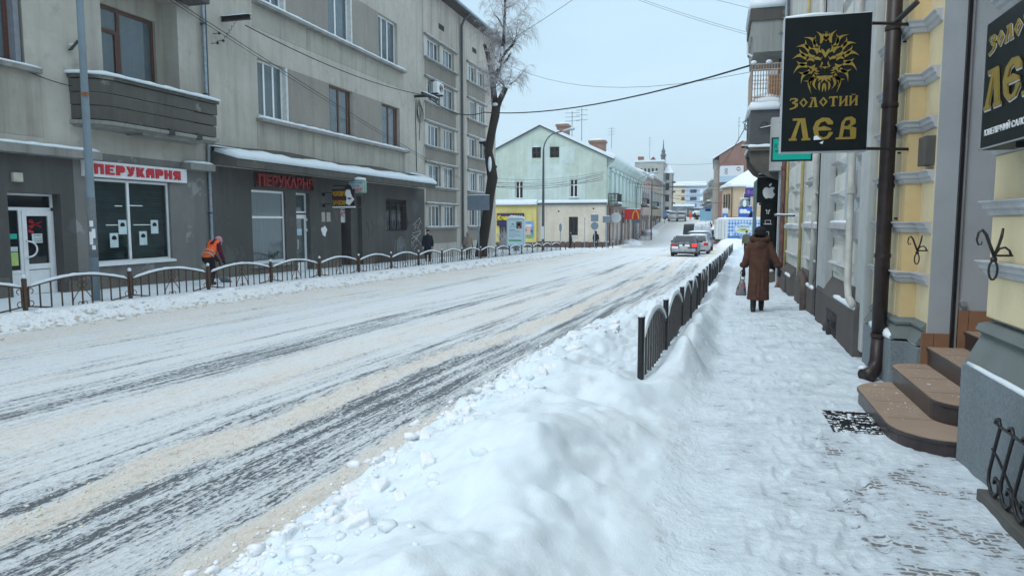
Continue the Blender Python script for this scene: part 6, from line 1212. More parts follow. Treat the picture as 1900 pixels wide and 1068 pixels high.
# gable front with openings
gw = [(-20.28, -19.42, 4.06, 5.9, .12), (-14.50, -13.66, 4.15, 6.0, .12), (-18.48, -17.55, 8.22, 9.32, .1), (-16.6, -15.62, 8.22, 9.32, .1)]
wall_holes(G, -24.6, -10.72, 3.5, 8.2, [h for h in gw if h[3] < 8], M['mint'], gh, 'gable_wall')
mb = MB(); 
def cutrow(z0, z1, holes):
    wz = lambda z: 6.95*(11.5-z)/3.3
    us = [(-17.65-wz(z0), -17.65-wz(z1)), ]
    xs_ = sorted([h for hh in holes for h in hh[:2]]); L0, R0 = -17.65-wz(z0), -17.65+wz(z0); L1, R1 = -17.65-wz(z1), -17.65+wz(z1)
    e_ = [ (L0, L1) ]+[(x, x) for x in xs_]+[(R0, R1)]
    for i in range(0, len(e_)-1, 2) if holes else [0]:
        a, b_ = e_[i], e_[i+1]; mb.add([(a[0], GY, z0), (b_[0], GY, z0), (b_[1], GY, z1), (a[1], GY, z1)], [(0,1,2,3)])
cutrow(8.2, 8.22, []); cutrow(8.22, 9.32, gw[2:]); cutrow(9.32, 11.49, []); mb.build('gable_wall', M['mint'], gh)
for (a, b_, z0_, z1_, nm) in ((-18.99, -14.92, 3.6, 7.6, 'mint2'), (-21.0, -19.0, 3.6, 6.4, 'mint2'), (-14.9, -12.9, 3.6, 6.6, 'mint2')):
    hs = [h for h in gw if a < h[0] < b_ and z0_ < h[2] < z1_]
    for (p, q_) in ([(a, hs[0][0]-.02), (hs[0][1]+.02, b_)] if hs else [(a, b_)]): mb = MB(); G.box(mb, p+.01, q_-.01, z0_, z1_, .002, .02); mb.build('wall_panel', M[nm], gh)
for (a, b_) in ((-19.0, -18.5), (-17.53, -16.62), (-15.6, -14.0)): mb = MB(); G.box(mb, a, b_, 7.61, 9.6 if a > -19 and b_ < -15 else 9.3, .002, .02); mb.build('wall_panel', M['mint2'], gh)
for h in gw[:2]: win(gh, G, h[0], h[1], h[2], h[3], d=.1, vs=(.5,), hs=(.68,), fw=.09, cur=None, gl=M['glass_dark']); snow_cap(gh, [(h[0]-.1, GY-.08, h[2]-.03), (h[1]+.1, GY-.08, h[2]-.03)], .18, .12, 'sill_snow')
for h in gw[2:]: win(gh, G, h[0], h[1], h[2], h[3], d=.08, vs=(.5,), hs=(.5,), fm=M['darksteel'], fw=.08, cur=None, gl=M['glass_dark'])
snow_cap(gh, [(-18.5, GY-.03, 9.33), (-17.5, GY-.03, 9.33)], .1, .08, 'sill_snow')
# roof with snow
for sg_ in (-1, 1):
    xe = -17.65+sg_*7.6; mb = MB(); mb.ring_loft([[(xe, y, 7.95), (-17.65, y, 11.55), (-17.65, y, 11.85), (xe+sg_*.05, y, 8.25)] for y in (GY-.25, 106)]); mb.build('roof_snow', M['snow_soft'], gh)
    mb = MB(); mb.ring_loft([[(xe, y, 7.82), (-17.65, y, 11.42), (-17.65, y, 11.54), (xe, y, 7.94)] for y in (GY-.2, 105.9)]); mb.build('roof', M['zinc_dark'], gh)
for (x, y, w, h) in ((-16.2, 76, .6, 12.1), (-12.9, 79, .85, 10.6)):
    mb = MB(); mb.box(x-w, x+w, y, y+1.3, 8.5, h-.25); mb.box(x-w-.1, x+w+.1, y-.1, y+1.4, h-.25, h); ch = mb.build('chimney', plain('chimney_brick', (.25,.15,.115), .9, var=.25, vs=6), gh); snow_cap(gh, [(x-w, y+.65, h), (x+w, y+.65, h)], 1.3, .22, 'chimney_snow')
# ground floor extension toward the viewer
mb = MB(); mb.box(-26, -17.85, GY-.7, GY-.001, -1.6, 3.35); mb.build('shop_wall', M['yel'], gh); wall_holes(Fac('S', GY-.25), -17.84, -10.72, -1.6, 3.42, [(-14.52, -13.58, .24, 2.18, .12)], M['cream'], gh, 'shop_wall'); mb = MB(); mb.box(-10.75, -10.72, GY-.25, GY-.01, -1.6, 3.42); mb.box(-17.84, -10.75, GY-.15, GY-.05, 3.3, 3.42); mb.build('shop_wall', M['cream'], gh)
FGc = Fac('S', GY-.25); win(gh, FGc, -14.52, -13.58, .24, 2.18, d=.1, vs=(.5,), fm=M['darksteel'], fw=.08, cur=None, gl=M['glass_dark']); snow_cap(gh, [(-14.6, GY-.3, .22), (-13.5, GY-.3, .22)], .15, .08, 'sill_snow')
mb = MB(); 
for k in range(7): mb.box(-14.48+k*.145, -14.46+k*.145, GY-.28, GY-.26, .26, 2.16)
mb.build('window_grille', M['darksteel'], gh)
mb = MB(); mb.box(-26, -17.8, GY-.95, GY, 3.36, 3.42); mb.box(-17.79, -10.65, GY-.45, GY, 3.43, 3.58); mb.build('ledge', M['zinc_dark'], gh); mb = MB(); mb.ring_loft([[(x, GY-1.0, 3.42), (x, GY-1.0, 3.62), (x, GY-.5, 3.95), (x, GY-.002, 4.0), (x, GY-.002, 3.42)] for x in (-26, -17.8)]); mb.ring_loft([[(x, GY-.5, 3.59), (x, GY-.52, 3.72), (x, GY-.25, 3.88), (x, GY-.002, 3.92), (x, GY-.002, 3.59)] for x in (-17.79, -14, -10.62)]); mb.build('ledge_snow', M['snow_soft'], gh)
mb = MB(); mb.box(-17.8, -10.7, GY-.30, GY-.26, -1.5, -.35); mb.build('plinth', M['brnpl'], gh); mb = MB(); mb.box(-26, -17.86, GY-.78, GY-.71, -1.5, -.45); mb.build('plinth', M['concrete'], gh)
mb = MB(); mb.box(-21.8, -20.5, GY-.72, GY-.71, -1.3, 1.9); mb.build('shop_door', M['room'], gh)
for (x, z) in ((-15.6, 2.75), (-12.0, 3.0)): mb = MB(); mb.ell((x, GY-.26, z), (.09,.05,.09), 8, 6); mb.build('wall_bolt', M['black'], gh)
bs_ = thing('shop_sign', 'dark blue bookshop sign with yellow letters КнигоМАН on the yellow wall', 'sign', (-20.5, GY-.8, 2)); mb = MB(); mb.box(-22.05, -19.15, GY-.86, GY-.72, 1.25, 2.55); mb.build('sign_board', plain('navy_board', (.025,.02,.085), .5), bs_); text('КнигоМАН', 2.65, .55, plain('yellow_letters', (.85,.66,.04), .5), bs_, (-21.95, GY-.86, 1.82), (1,0,0), (0,0,1), .06, off=.03)
po = thing('poster', 'colourful poster with blue sky and green meadow on the yellow wall', 'poster', (-18.7, GY-.75, 1)); mb = MB(); mb.box(-19.25, -18.15, GY-.76, GY-.72, .05, 1.72); mb.build('poster_sheet', plain('poster_blue', (.16,.33,.62), .6, var=.3, vs=3), po)
for (a, b_, c, d, cc) in ((-18.95, -18.42, .3, 1.45, (.62,.42,.36)), (-19.2, -18.2, .08, .35, (.16,.38,.16)), (-19.1, -18.85, .7, .95, (.08,.05,.12)), (-18.42, -18.22, .62, .84, (.06,.08,.2)), (-19.15, -18.3, 1.2, 1.38, (.6,.7,.8))): mb = MB(); mb.box(a, b_, GY-.775+.001*a, GY-.761, c, d); mb.build('print', plain('poster_ink', cc, .6), po)
# street side of the green house
mb = MB(); mb.box(-10.715, -10.66, 72.4, 105.8, -1.4, 3.4); mb.build('shopfront', plain('brown_shopfronts', (.19,.13,.11), .7, var=.3, vs=1.5), gh)
for k, y in enumerate((74, 77.2, 80.4, 84, 88, 92, 96.5, 101)):
    mb = MB(); mb.box(-10.655, -10.60, y, y+1.7, -1.1, 2.2); mb.build('shop_door' if k % 2 else 'shop_window', M['glass_dark'], gh); mb = MB(); mb.box(-10.70, -10.56, y-.25, y-.05, -1.2, 3.0); mb.build('shop_pilaster', M['cream'] if k % 3 else M['brnpl'], gh)
for k, y in enumerate(np.arange(74.3, 104, 3.3)):
    mb = MB(); mb.box(-10.715, -10.5, y-.3, y+1.5, 4.2, 6.8); f_ = mb.build('window_surround', M['mint2'], gh); mb = MB(); mb.box(-10.579, -10.56, y, y+1.2, 4.4, 6.6); mb.build('window', M['glass_dark'], gh); mb = MB(); mb.box(-10.71, -10.38, y-.35, y+1.55, 6.85, 7.05); mb.build('window_hood', M['mint2'], gh); snow_cap(gh, [(-10.5, y-.3, 7.05), (-10.5, y+1.5, 7.05)], .2, .12, 'hood_snow')
mb = MB(); mb.ring_loft([[(-10.71, y, 7.2), (-10.35, y, 7.4), (-9.95, y, 7.85), (-9.9, y, 8.05), (-10.71, y, 8.15)] for y in (72.3, 106)]); mb.build('cornice', M['mint2'], gh); mb = MB(); mb.ring_loft([[(-9.9, y, 8.06), (-9.85, y, 8.3), (-10.3, y, 8.55), (-12, y, 8.95), (-12, y, 8.2)] for y in (72.1, 80, 90, 106)]); mb.build('roof_snow', M['snow'], gh)
def balc(b, x, y0, y1, z, m='black'):
    mb = MB(); mb.box(x-.9, x, y0, y1, z-.25, z); mb.build('balcony_slab', M['concrete'], b); snow_cap(b, [(x-.4, y0, z), (x-.4, y1, z)], .95, .25, 'balcony_snow')
    mb = MB()
    for y in np.arange(y0, y1+.01, .22): mb.box(x-.04, x, y-.03, y+.03, z, z+1.0)
    mb.box(x-.05, x+.01, y0, y1, z+.95, z+1.03); mb.box(x-.9, x, y0-.02, y0+.02, z+.2, z+.25); mb.box(x-.9, x, y0-.02, y0+.02, z+.95, z+1.03)
    for xx in np.arange(x-.9, x, .15): mb.box(xx-.03, xx+.03, y0-.02, y0+.02, z, z+1.)
    mb.build('balcony_railing', M['black'], b)
balc(gh, -9.75, 73.0, 76.5, 3.55)
def lit_sign(lab, col, x, y, z, w, h, txt=None):
    t = thing('hanging_sign', lab, 'sign', (x, y, z)); mb = MB(); mb.box(x, x+w, y, y+.12, z, z+h); mb.build('sign_board', plain('sign_tint', col, .5), t, bevel=.03); mb = MB(); mb.tube([(x-.9, y+.06, z+h*.5), (x, y+.06, z+h*.5)], .03, 5); mb.build('support_arm', M['black'], t); snow_cap(t, [(x, y+.06, z+h), (x+w, y+.06, z+h)], .14, .1)
    return t
lit_sign('red square hanging sign on the street side of the green house', (.62,.02,.03), -9.75, 79, 1.95, .8, 1.1)
t = lit_sign('second red hanging sign with a yellow arch, behind the first', (.62,.02,.03), -9.6, 84, 1.9, 1.0, 1.2); mb = MB(); mb.tube([(-9.45+.35*(1-math.cos(a)), 83.95, 2.0+.95*math.sin(a)) for a in np.linspace(0, PI, 12)], .07, 6); mb.build('yellow_arch', plain('arch_yellow', (.8,.55,.03), .5), t)
t = thing('hanging_sign', 'round white hanging sign on the corner of the green house', 'sign', (-10.3, 75, 2)); mb = MB(); mb.tube([(-10.15, 74.9, 2.1), (-10.15, 75.05, 2.1)], .55, 20); mb.build('sign_disc', M['white'], t); mb = MB(); mb.tube([(-10.9, 75, 2.1), (-10.5, 75, 2.1)], .03, 5); mb.build('support_arm', M['black'], t)
# ------------------------------------------------------------------ further houses on the left
def house(lab, y0, y1, zt, col, x=-11.0, zb=-1.4, fl=4.0, depth=14, balcs=(), win_dy=3.2, roofh=3.2, nm='town_house', gcolr=None):
    b = thing(nm, lab, 'building', (x, (y0+y1)/2, zb)); m_ = gcol('render_'+nm, col)
    mb = MB(); mb.box(x-depth, x, y0, y1, zb, zt); mb.build('wall', m_, b)
    mb = MB(); mb.box(x-depth, x+.55, y0+.02, y1-.02, zt+.01, zt+.3); mb.build('cornice', M['mould'], b); mb = MB(); mb.prism([(x+.6, zt+.32), (x+.55, zt+.55), (x-depth*.45, zt+roofh), (x-depth, zt+.32)], lambda a, c, d: (a, d, c), y0-.02, y1+.01); mb.build('roof_snow', M['snow'], b)
    if gcolr: mb = MB(); mb.prism([(x+.3, zt+.32), (x-depth*.45, zt+roofh-.3), (x-depth, zt+.32)], lambda a, c, d: (a, d, c), y0-.3, y0-.03); mb.build('gable', gcolr, b)
    k = 0; y = y0+1
    while y < y1-1.6:
        for zz in [fl+.6+3.6*i for i in range(int((zt-fl-1)/3.4))]:
            mb = MB(); mb.box(x+.003, x+.10, y-.15, y+1.35, zz-.1, zz+2.3); f_ = mb.build('window_surround', M['mould'], b); mb = MB(); mb.box(x+.101, x+.13, y, y+1.2, zz+.05, zz+2.1); mb.build('window', M['glass_dark'], b)
            snow_cap(b, [(x+.15, y-.15, zz-.1), (x+.15, y+1.35, zz-.1)], .2, .12, 'sill_snow')
        mb = MB(); mb.box(x+.003, x+.08, y-.2, y+1.7, zb+.4, fl-1.3); mb.build('shop_window' if k % 3 else 'shop_door', M['glass_dark'] if k % 3 else M['brownframe'], b); k += 1; y += win_dy
    for (a, c) in balcs: balc(b, x+1.0, a, c, fl+.1)
    return b
house('pale pink two storey house beyond the green one on the left', 106.05, 124.0, 8.6, (.55,.42,.40), balcs=((108, 112),), gcolr=plain('tan_gable', (.42,.30,.22), .9))
house('cream two storey house before the grey tower on the left', 124.05, 151.5, 9.2, (.55,.49,.40), zb=-1, balcs=((127, 131),), roofh=2.5)
hb = thing('tan_gable_house', 'long tan rear wall with a snowy roof rising behind the green house', 'building', (-17, 110, 0)); mb = MB(); mb.box(-23, -14.2, 107, 150, -1, 10.8); mb.build('wall', gcol('tan_render', (.42,.31,.25)), hb); mb = MB(); mb.prism([(-14.0, 10.82), (-14.1, 11.1), (-18.5, 13.6), (-23, 11.0), (-23, 10.82)], lambda a, c, d: (a, d, c), 106.5, 150); mb.build('roof_snow', M['snow'], hb)
tb = thing('tower_house', 'tall grey corner house with a spired turret at the end of the left row', 'building', (-14, 166, 2)); FT = Fac('S', 165)
mb = MB(); mb.box(-18.2, -11.8, 165, 178, 0, 15.1); mb.build('wall', gcol('tower_grey', (.42,.43,.40)), tb); mb = MB(); mb.box(-18.5, -11.6, 164.8, 178.2, 15.1, 15.5); mb.build('roof_snow', M['snow'], tb)
for k in range(5): mb = MB(); FT.box(mb, -16.9+k*.85, -16.5+k*.85, 12.6, 13.6, .005, .05); mb.build('window', M['glass_dark'], tb)
mb = MB(); mb.box(-11.8, -9.9, 166, 172, 1, 12.6); mb.build('turret', gcol('turret_grey', (.36,.37,.36)), tb)
for z in (3.5, 6.2, 8.8, 11): mb = MB(); FT2 = Fac('S', 166); FT2.box(mb, -11.3, -10.5, z, z+1.5, .005, .06); mb.build('window', M['glass_dark'], tb); mb = MB(); mb.box(-10.0, -9.3, 166.5, 170, z-.5, z-.25); mb.build('balcony_slab', M['concrete'], tb)
mb = MB(); mb.ring_loft([[(-11.9, 165.9, 12.6), (-9.6, 165.9, 12.6), (-9.6, 172, 12.6), (-11.9, 172, 12.6)], [(-11.1, 168, 14.4), (-10.6, 168, 14.4), (-10.6, 169, 14.4), (-11.1, 169, 14.4)]]); mb.build('turret_roof', M['snow'], tb)
mb = MB(); mb.tube([(-12.1, 168, 15.2), (-12.1, 168, 16.4), (-12.1, 168, 16.6), (-12.1, 168, 17.4), (-12.1, 168, 17.6), (-12.1, 168, 18.4), (-12.1, 168, 20.3)], [.55, .5, .7, .35, .5, .15, .04], 8); mb.build('spire', M['zinc_dark'], tb)
mb = MB(); mb.prism([(-18.5, 15.3), (-15.8, 18.0), (-13.4, 15.3)], lambda a, c, d: (a, d, c), 185, 190); tb2 = mb.build('gable', plain('dark_red_gable', (.16,.07,.06), .9), tb); mb = MB(); mb.box(-18.6, -17.3, 175, 177, 15, 17.2); mb.build('chimney', plain('red_chimney', (.22,.10,.08), .9), tb)
# aerials on the roofs
def aerial(lab, x, y, z, h, w=.8):
    w *= .65
    t = thing('roof_aerial', lab, 'aerial', (x, y, z)); mb = MB(); mb.tube([(x, y, z), (x, y, z+h)], .035, 5); mb.build('mast', M['zinc_dark'], t); mb = MB()
    for k in range(3): mb.tube([(x-w, y, z+h*(.95-.14*k)), (x+w, y, z+h*(.95-.14*k))], .022, 4)
    mb.build('crossbars', M['zinc_dark'], t)
aerial('tall aerial behind the ridge of the green gable', -15.9, 80, 10.8, 3.2, 1.3); aerial('double aerial right of the green gable chimney', -14.8, 80, 10.4, 3.9, 1.0); aerial('aerial above the tan roof', -16.0, 112, 13, 3.2); aerial('aerial next to the turret spire', -15.0, 166, 15.4, 5.4, .5); aerial('aerial on the brick gable', 3.2, 126, 14.5, 4.5, .4); aerial('second aerial on the brick gable', 5.0, 126, 15.4, 3.5, .4)
# block at the end of the street
eb = thing('far_block', 'yellow and blue apartment block closing the far end of the street', 'building', (-12, 330, 6)); FE = Fac('S', 330)
mb = MB(); mb.box(-20.0, -13.4, 330, 342, 3, 17.2); mb.build('wall', plain('block_yellow', (.58,.50,.36), .9), eb); mb = MB(); mb.box(-13.38, -4.5, 330, 342, 3, 17.4); mb.build('wall', plain('block_blue', (.38,.47,.58), .9), eb); mb = MB(); mb.ring_loft([[(-20.6, 329.5, 17.42), (-4, 329.5, 17.42), (-4, 343, 17.42), (-20.6, 343, 17.42)], [(-17.5, 335, 19.6), (-5, 335, 19.6), (-5, 338, 19.6), (-17.5, 338, 19.6)]]); mb.build('roof_snow', M['snow'], eb)
for x in (-15.4, -11.6, -10.2, -7.4):
    for z in (8, 11, 14.3): mb = MB(); FE.box(mb, x, x+1.4, z, z+1.5, .01, .1); mb.build('window', M['glass_dark' if x < -8 else 'white'], eb)
kb = thing('market_kiosk', 'low snow covered kiosks across the far end of the street', 'kiosk', (-12, 230, 4)); mb = MB(); mb.box(-18, -7.0, 228, 233, 2, 6.3); mb.build('wall', plain('kiosk_grey', (.22,.24,.26), .9, var=.5, vs=.8), kb); mb = MB(); mb.box(-18.6, -6.6, 227, 234, 6.3, 7.0); mb.build('roof_snow', M['snow'], kb)
kb = thing('dark_shelter', 'dark open shelter with bright gaps right of the far kiosks', 'shelter', (-6, 215, 4)); mb = MB(); mb.box(-8.3, -3.4, 214, 215, 4.9, 5.4); [mb.box(x, x+.35, 214, 215, 2.5, 4.9) for x in (-8.2, -6.6, -5.2, -3.8)]; mb.box(-8.3, -3.4, 214.1, 214.9, 2.4, 3.7); mb.build('frame', M['darksteel'], kb)
# ------------------------------------------------------------------ far right
pb = thing('peach_house', 'peach and salmon corner house with a hipped snowy roof behind the parked truck', 'building', (2, 98, -1)); M['peach'] = gcol('peach_render', (.66,.50,.34)); M['salmon'] = gcol('salmon_render', (.58,.33,.24))
cor = [(.72, 99.5), (1.75, 95), (9.5, 95), (9.5, 108), (.72, 108)]; fxy = lambda a, c, d: (a, c, d)
mb = MB(); mb.prism(cor, fxy, -1.4, 2.4); mb.build('wall', M['salmon'], pb); mb = MB(); mb.prism([(a-.01, c-.01) for a, c in cor], fxy, 2.401, 6.1); mb.build('wall', M['peach'], pb)
mb = MB(); mb.ring_loft([[(.35, 99.2, 6.1), (1.5, 94.5, 6.1), (10, 94.5, 6.1), (10, 108.5, 6.1), (.35, 108.5, 6.1)], [(.35, 99.2, 6.3), (1.5, 94.5, 6.3), (10, 94.5, 6.3), (10, 108.5, 6.3), (.35, 108.5, 6.3)], [(4.0, 101, 8.6), (4.2, 100, 8.6), (9, 100, 8.6), (9, 104, 8.6), (4.0, 104, 8.6)]]); mb.build('roof_snow', M['snow'], pb)
FP = Fac('S', 94.98)
for (x, z) in ((3.2, 3.6), (5.0, 3.6), (2.6, .6), (4.4, .6)): win_m = MB(); FP.box(win_m, x, x+.95, z, z+1.7, .005, .07); w_ = win_m.build('window', M['white'], pb); mb = MB(); FP.box(mb, x+.08, x+.87, z+.1, z+1.6, .071, .09); mb.build('pane', M['glass_dark'], w_)
for t_ in (.22, .5, .78):
    x, y = .72+(1.75-.72)*t_, 99.5-4.5*t_; mb = MB(); mb.box(x-.12, x+.02, y-.5, y+.3, 3.3, 5.2); mb.build('window', M['glass_dark'], pb)
mb = MB(); mb.tube([(1.8, 94.85, 6.0), (1.8, 94.85, -1)], .07, 6); mb.build('downpipe', M['brnpl'], pb); mb = MB(); FP.box(mb, 1.9, 9, 2.3, 2.5, .005, .1); mb.build('string_course', M['peach'], pb)
kb2 = thing('brick_house', 'tall brick gabled house with a white billboard on the far right', 'building', (3, 125, 0)); FB_ = Fac('S', 124.99)
mb = MB(); mb.prism([(.2, -1), (9, -1), (9, 13.2), (5.6, 14.9), (3.9, 14.9), (.2, 12.6)], lambda a, c, d: (a, d, c), 125, 150); mb.build('wall', plaster('old_brick', (.27,.155,.125), (.36,.27,.24), .6, .3, .4, 8), kb2)
mb = MB(); mb.box(-.65, .19, 126, 150, -1, 12.0); mb.build('facade_return', gcol('grey_return', (.40,.38,.34)), kb2); mb = MB(); mb.prism([(-.9, 12.1), (.2, 12.75), (3.9, 15.05), (3.9, 15.3), (.2, 13.0), (-.9, 12.4)], lambda a, c, d: (a, d, c), 124.8, 150); mb.build('roof_snow', M['snow'], kb2)
for z in (2.5, 5.5, 8.5): mb = MB(); mb.box(-.66, -.6, 128, 129.5, z, z+1.8); mb.build('window', M['glass_dark'], kb2)
bb = thing('billboard', 'white billboard with a loop drawing and a round picture on the brick gable', 'billboard', (2, 124.5, 9)); mb = MB(); mb.box(.3, 4.1, 124.75, 124.9, 9.2, 10.9); mb.build('panel', plain('billboard_white', (.62,.66,.70), .7, var=.06), bb); mb = MB(); mb.box(.3, 4.1, 124.75, 124.9, 8.2, 9.19); mb.build('panel', plain('billboard_blue', (.40,.55,.68), .7, var=.06), bb)
mb = MB(); mb.tube([(1.35+.22*math.sin(2*a), 124.72, 10.0+.42*math.sin(a)) for a in np.linspace(0, 2*PI, 24)], .03, 4); mb.build('loop_drawing', M['black'], bb); mb = MB(); mb.tube([(3.3, 124.74, 10.35), (3.3, 124.70, 10.35)], .33, 16); mb.build('round_picture', plain('dull_red_disc', (.35,.15,.13)), bb); mb = MB(); mb.box(3.1, 3.5, 124.68, 124.70, 10.25, 10.42); mb.build('print', M['white'], bb)
def rhouse(lab, y0, y1, xa, xb_, zt, col):
    b = thing('town_house', lab, 'building', (xa, y0, 0)); mb = MB(); mb.prism([(xa, y0), (9, y0), (9, y1), (xb_, y1)], fxy, -1, zt); mb.build('wall', gcol('far_render', col), b); mb = MB(); mb.ring_loft([[(xa-.5, y0-.3, zt), (9, y0-.3, zt), (9, y1, zt), (xb_-.5, y1, zt)], [(xa-.5, y0-.3, zt+.3), (9, y0-.3, zt+.3), (9, y1, zt+.3), (xb_-.5, y1, zt+.3)], [(xa+4, y0+1, zt+3), (9, y0+1, zt+3), (9, y1-1, zt+3), (xb_+4, y1-1, zt+3)]]); mb.build('roof_snow', M['snow'], b)
    n_ = 5
    for k in range(n_):
        t_ = (k+.5)/n_; x, y = xa+(xb_-xa)*t_, y0+(y1-y0)*t_
        for z in (3.4, 6.6): mb = MB(); mb.box(x-.06, x+.1, y-.8, y+.8, z, z+1.9); mb.build('window', M['glass_dark'], b)
        if k % 2: mb = MB(); mb.box(x-1.1, x, y-1.5, y+1.5, 5.6, 5.85); mb.build('balcony_slab', M['concrete'], b); snow_cap(b, [(x-.5, y-1.5, 5.85), (x-.5, y+1.5, 5.85)], 1.1, .3, 'balcony_snow'); mb = MB(); mb.box(x-1.1, x-1.04, y-1.5, y+1.5, 5.9, 6.8); mb.build('balcony_railing', M['darksteel'], b)
    return b
rhouse('grey green balconied house behind the brick one on the right', 150.1, 172, -.9, -1.9, 10.0, (.36,.37,.32)); rhouse('dull brown house furthest along the right side', 172.1, 200, -1.95, -3.6, 9.2, (.33,.29,.25))
# signs on the right side street corner
t = thing('shop_sign', 'purple neon style board with snow on top left of the black phone sign', 'sign', (3.7, 85, 5)); mb = MB(); mb.box(3.05, 5.3, 85, 85.3, 4.5, 5.5); mb.build('sign_board', plain('purple_board', (.045,.03,.22), .5), t, bevel=.03); snow_cap(t, [(3.1, 85.15, 5.5), (5.2, 85.15, 5.5)], .4, .45); text('Фотон', 1.6, .6, plain('mauve_letters', (.35,.15,.4)), t, (3.2, 85, 4.7), (1,0,0), (0,0,1), .03)
mb = MB(); mb.tube([(4.2, 85.3, 4.9), (4.2, 94.9, 4.9)], .06, 6); mb.build('support_arm', M['black'], t)
def pole_sign(lab, x, y, zp, parts, cat='road sign'):
    t = thing('road_sign', lab, cat, (x, y, Z(y))); mb = MB(); mb.tube([(x, y, Z(y)-.3), (x, y, zp)], .05, 6); mb.build('post', M['zinc'], t)
    for (kind, dx, z0_, w, h, col) in parts:
        mb = MB()
        if kind == 'c': mb.tube([(x+dx, y-.1, z0_), (x+dx, y-.06, z0_)], w, 18)
        else: mb.box(x+dx-w, x+dx+w, y-.1, y-.06, z0_, z0_+h)
        mb.build('sign_panel', plain('sign_tint', col, .5), t)
    return t
t = pole_sign('round grey sign above a snow spattered blue direction sign, behind the truck', 3.05, 86, 4.3, [('c', 0, 3.75, .55, 0, (.22,.26,.27)), ('r', .1, 2.2, .75, 1.2, (.03,.12,.5)), ('r', .85, 2.15, .3, .7, (.03,.10,.45))])
mb = MB(); [mb.ell((2.75+.35*(k % 3), 85.87, 2.75+.2*(k//3)), (.24,.04,.16), 8, 6) for k in range(5)]; mb.build('stuck_snow', M['snow'], t, kind='stuff'); mb = MB(); mb.ell((3.05, 85.88, 3.75), (.2,.05,.42), 8, 6); mb.build('stuck_snow', M['snow'], t); snow_cap(t, [(2.5, 85.9, 4.28), (3.6, 85.9, 4.28)], .15, .1)
t = pole_sign('white pedestrian crossing sign with a blue square below', 1.0, 90, 3.6, [('r', 0, 2.7, .32, .6, (.7,.72,.76)), ('r', 0, 2.0, .32, .62, (.05,.2,.6))]); mb = MB(); mb.prism([(.85, 2.1), (1.0, 2.5), (1.15, 2.1)], Fac('S', 89.9).fr(), .001, .01); mb.build('pictogram', M['white'], t)
pole_sign('tall blue banner sign at the far right kerb', -2.0, 140, 5.2, [('r', 0, 1.8, 1.1, 2.2, (.25,.5,.7)), ('r', .4, 3.6, .5, .9, (.06,.15,.5))]); pole_sign('small blue sign on the left far kerb', -9.6, 140, 4.2, [('r', 0, 2.6, .4, 1.3, (.2,.35,.6))])
pole_sign('dark sign back on a post before the cream far house', -10.0, 92, 2.5, [('r', .1, 1.5, .55, .9, (.14,.2,.26))]); t = thing('street_lamp', 'curved grey street lamp leaning over the far left pavement', 'street lamp', (-10.2, 95, -1)); mb = MB(); mb.tube([(-10.2, 95, -1.2), (-10.2, 95, 6), (-9.9, 95, 7.2), (-8.6, 95, 7.9), (-7.4, 95, 8.1)], [.1, .08, .06, .05, .07], 8); mb.build('pole_tube', M['zinc'], t, smooth=True); snow_cap(t, [(-8.6, 95, 7.95), (-7.4, 95, 8.16)], .2, .1)
t = thing('utility_pole', 'thin dark pole on the far left pavement before the cream house', 'pole', (-8.9, 103, -1)); mb = MB(); mb.tube([(-8.9, 103, -1.2), (-8.9, 103, 7.5)], .08, 6); mb.build('pole_tube', M['zinc_dark'], t)
sf = thing('metal_fence', 'short grey railing on the far left pavement corner', 'fence', (-9.4, 98, -1)); mb = MB(); mb.box(-10.0, -8.9, 94, 94.05, 0-1.0, -.05)
mbf = MB()
for k in range(14):
    x, y = -10.0+.1*k, 92+.75*k; mbf = MB(); mbf.box(x-.03, x+.03, y-.03, y+.03, Z(y)-.1, Z(y)+1.1); mbf.build('bar', M['zinc_dark'], sf)
mbf = MB(); mbf.tube([(-10.0, 92, Z(92)+1.1), (-8.7, 101.75, Z(101.75)+1.1)], .04, 5); mbf.build('rail', M['zinc_dark'], sf)
# snow heaps far right
for i, (x, y, r, h) in enumerate([(1.6, 76, 1.6, 1.0), (0.2, 110, 1.6, 1.7), (-.8, 128, 1.5, 1.2), (-9.8, 112, 1.3, .9), (-9.6, 84, 1.4, .7)]):
    mb = MB(); mb.ell((x, y, Z(y)), (r, r*1.7, h), 16, 10); mb.v = [(vx+.18*math.sin(vx*5+vy*3), vy, vz+.12*math.sin(vx*4+vy*2.7)) for vx, vy, vz in mb.v]; mb.build('snow_heap', M['snow_old'], None, loc=(x, y, Z(y)), smooth=True, kind='structure')
# ------------------------------------------------------------------ people
def blob(name, m, parent, add, voxel=.02, smooth_it=4):
    """overlapping closed volumes fused into ONE continuous skin"""
    mb = MB(); add(mb); me = mb.mesh(name, ORG.get(parent.name, (0,0,0))); me.materials.append(m); o = bpy.data.objects.new(name, me); COL.objects.link(o); o.parent = parent; ORG[o.name] = ORG.get(parent.name, (0,0,0))
    r = o.modifiers.new('fuse', 'REMESH'); r.mode = 'VOXEL'; r.voxel_size = voxel; r.use_smooth_shade = True
    s_ = o.modifiers.new('soften', 'SMOOTH'); s_.factor = .5; s_.iterations = smooth_it; return o
def limb(mb, pts, rs, n=10):
    mb.tube(pts, rs, n); mb.ell(pts[0], rs[0], 10, 8); mb.ell(pts[-1], rs[-1], 10, 8)
    for p, r in zip(pts[1:-1], rs[1:-1]): mb.ell(p, r, 10, 8)
def oval(mb, secs, n=16):
    """stack of elliptical sections (cx,cy,z,rx,ry)"""
    mb.ring_loft([[(cx+rx*math.cos(2*PI*k/n), cy+ry*math.sin(2*PI*k/n), z) for k in range(n)] for cx, cy, z, rx, ry in secs])
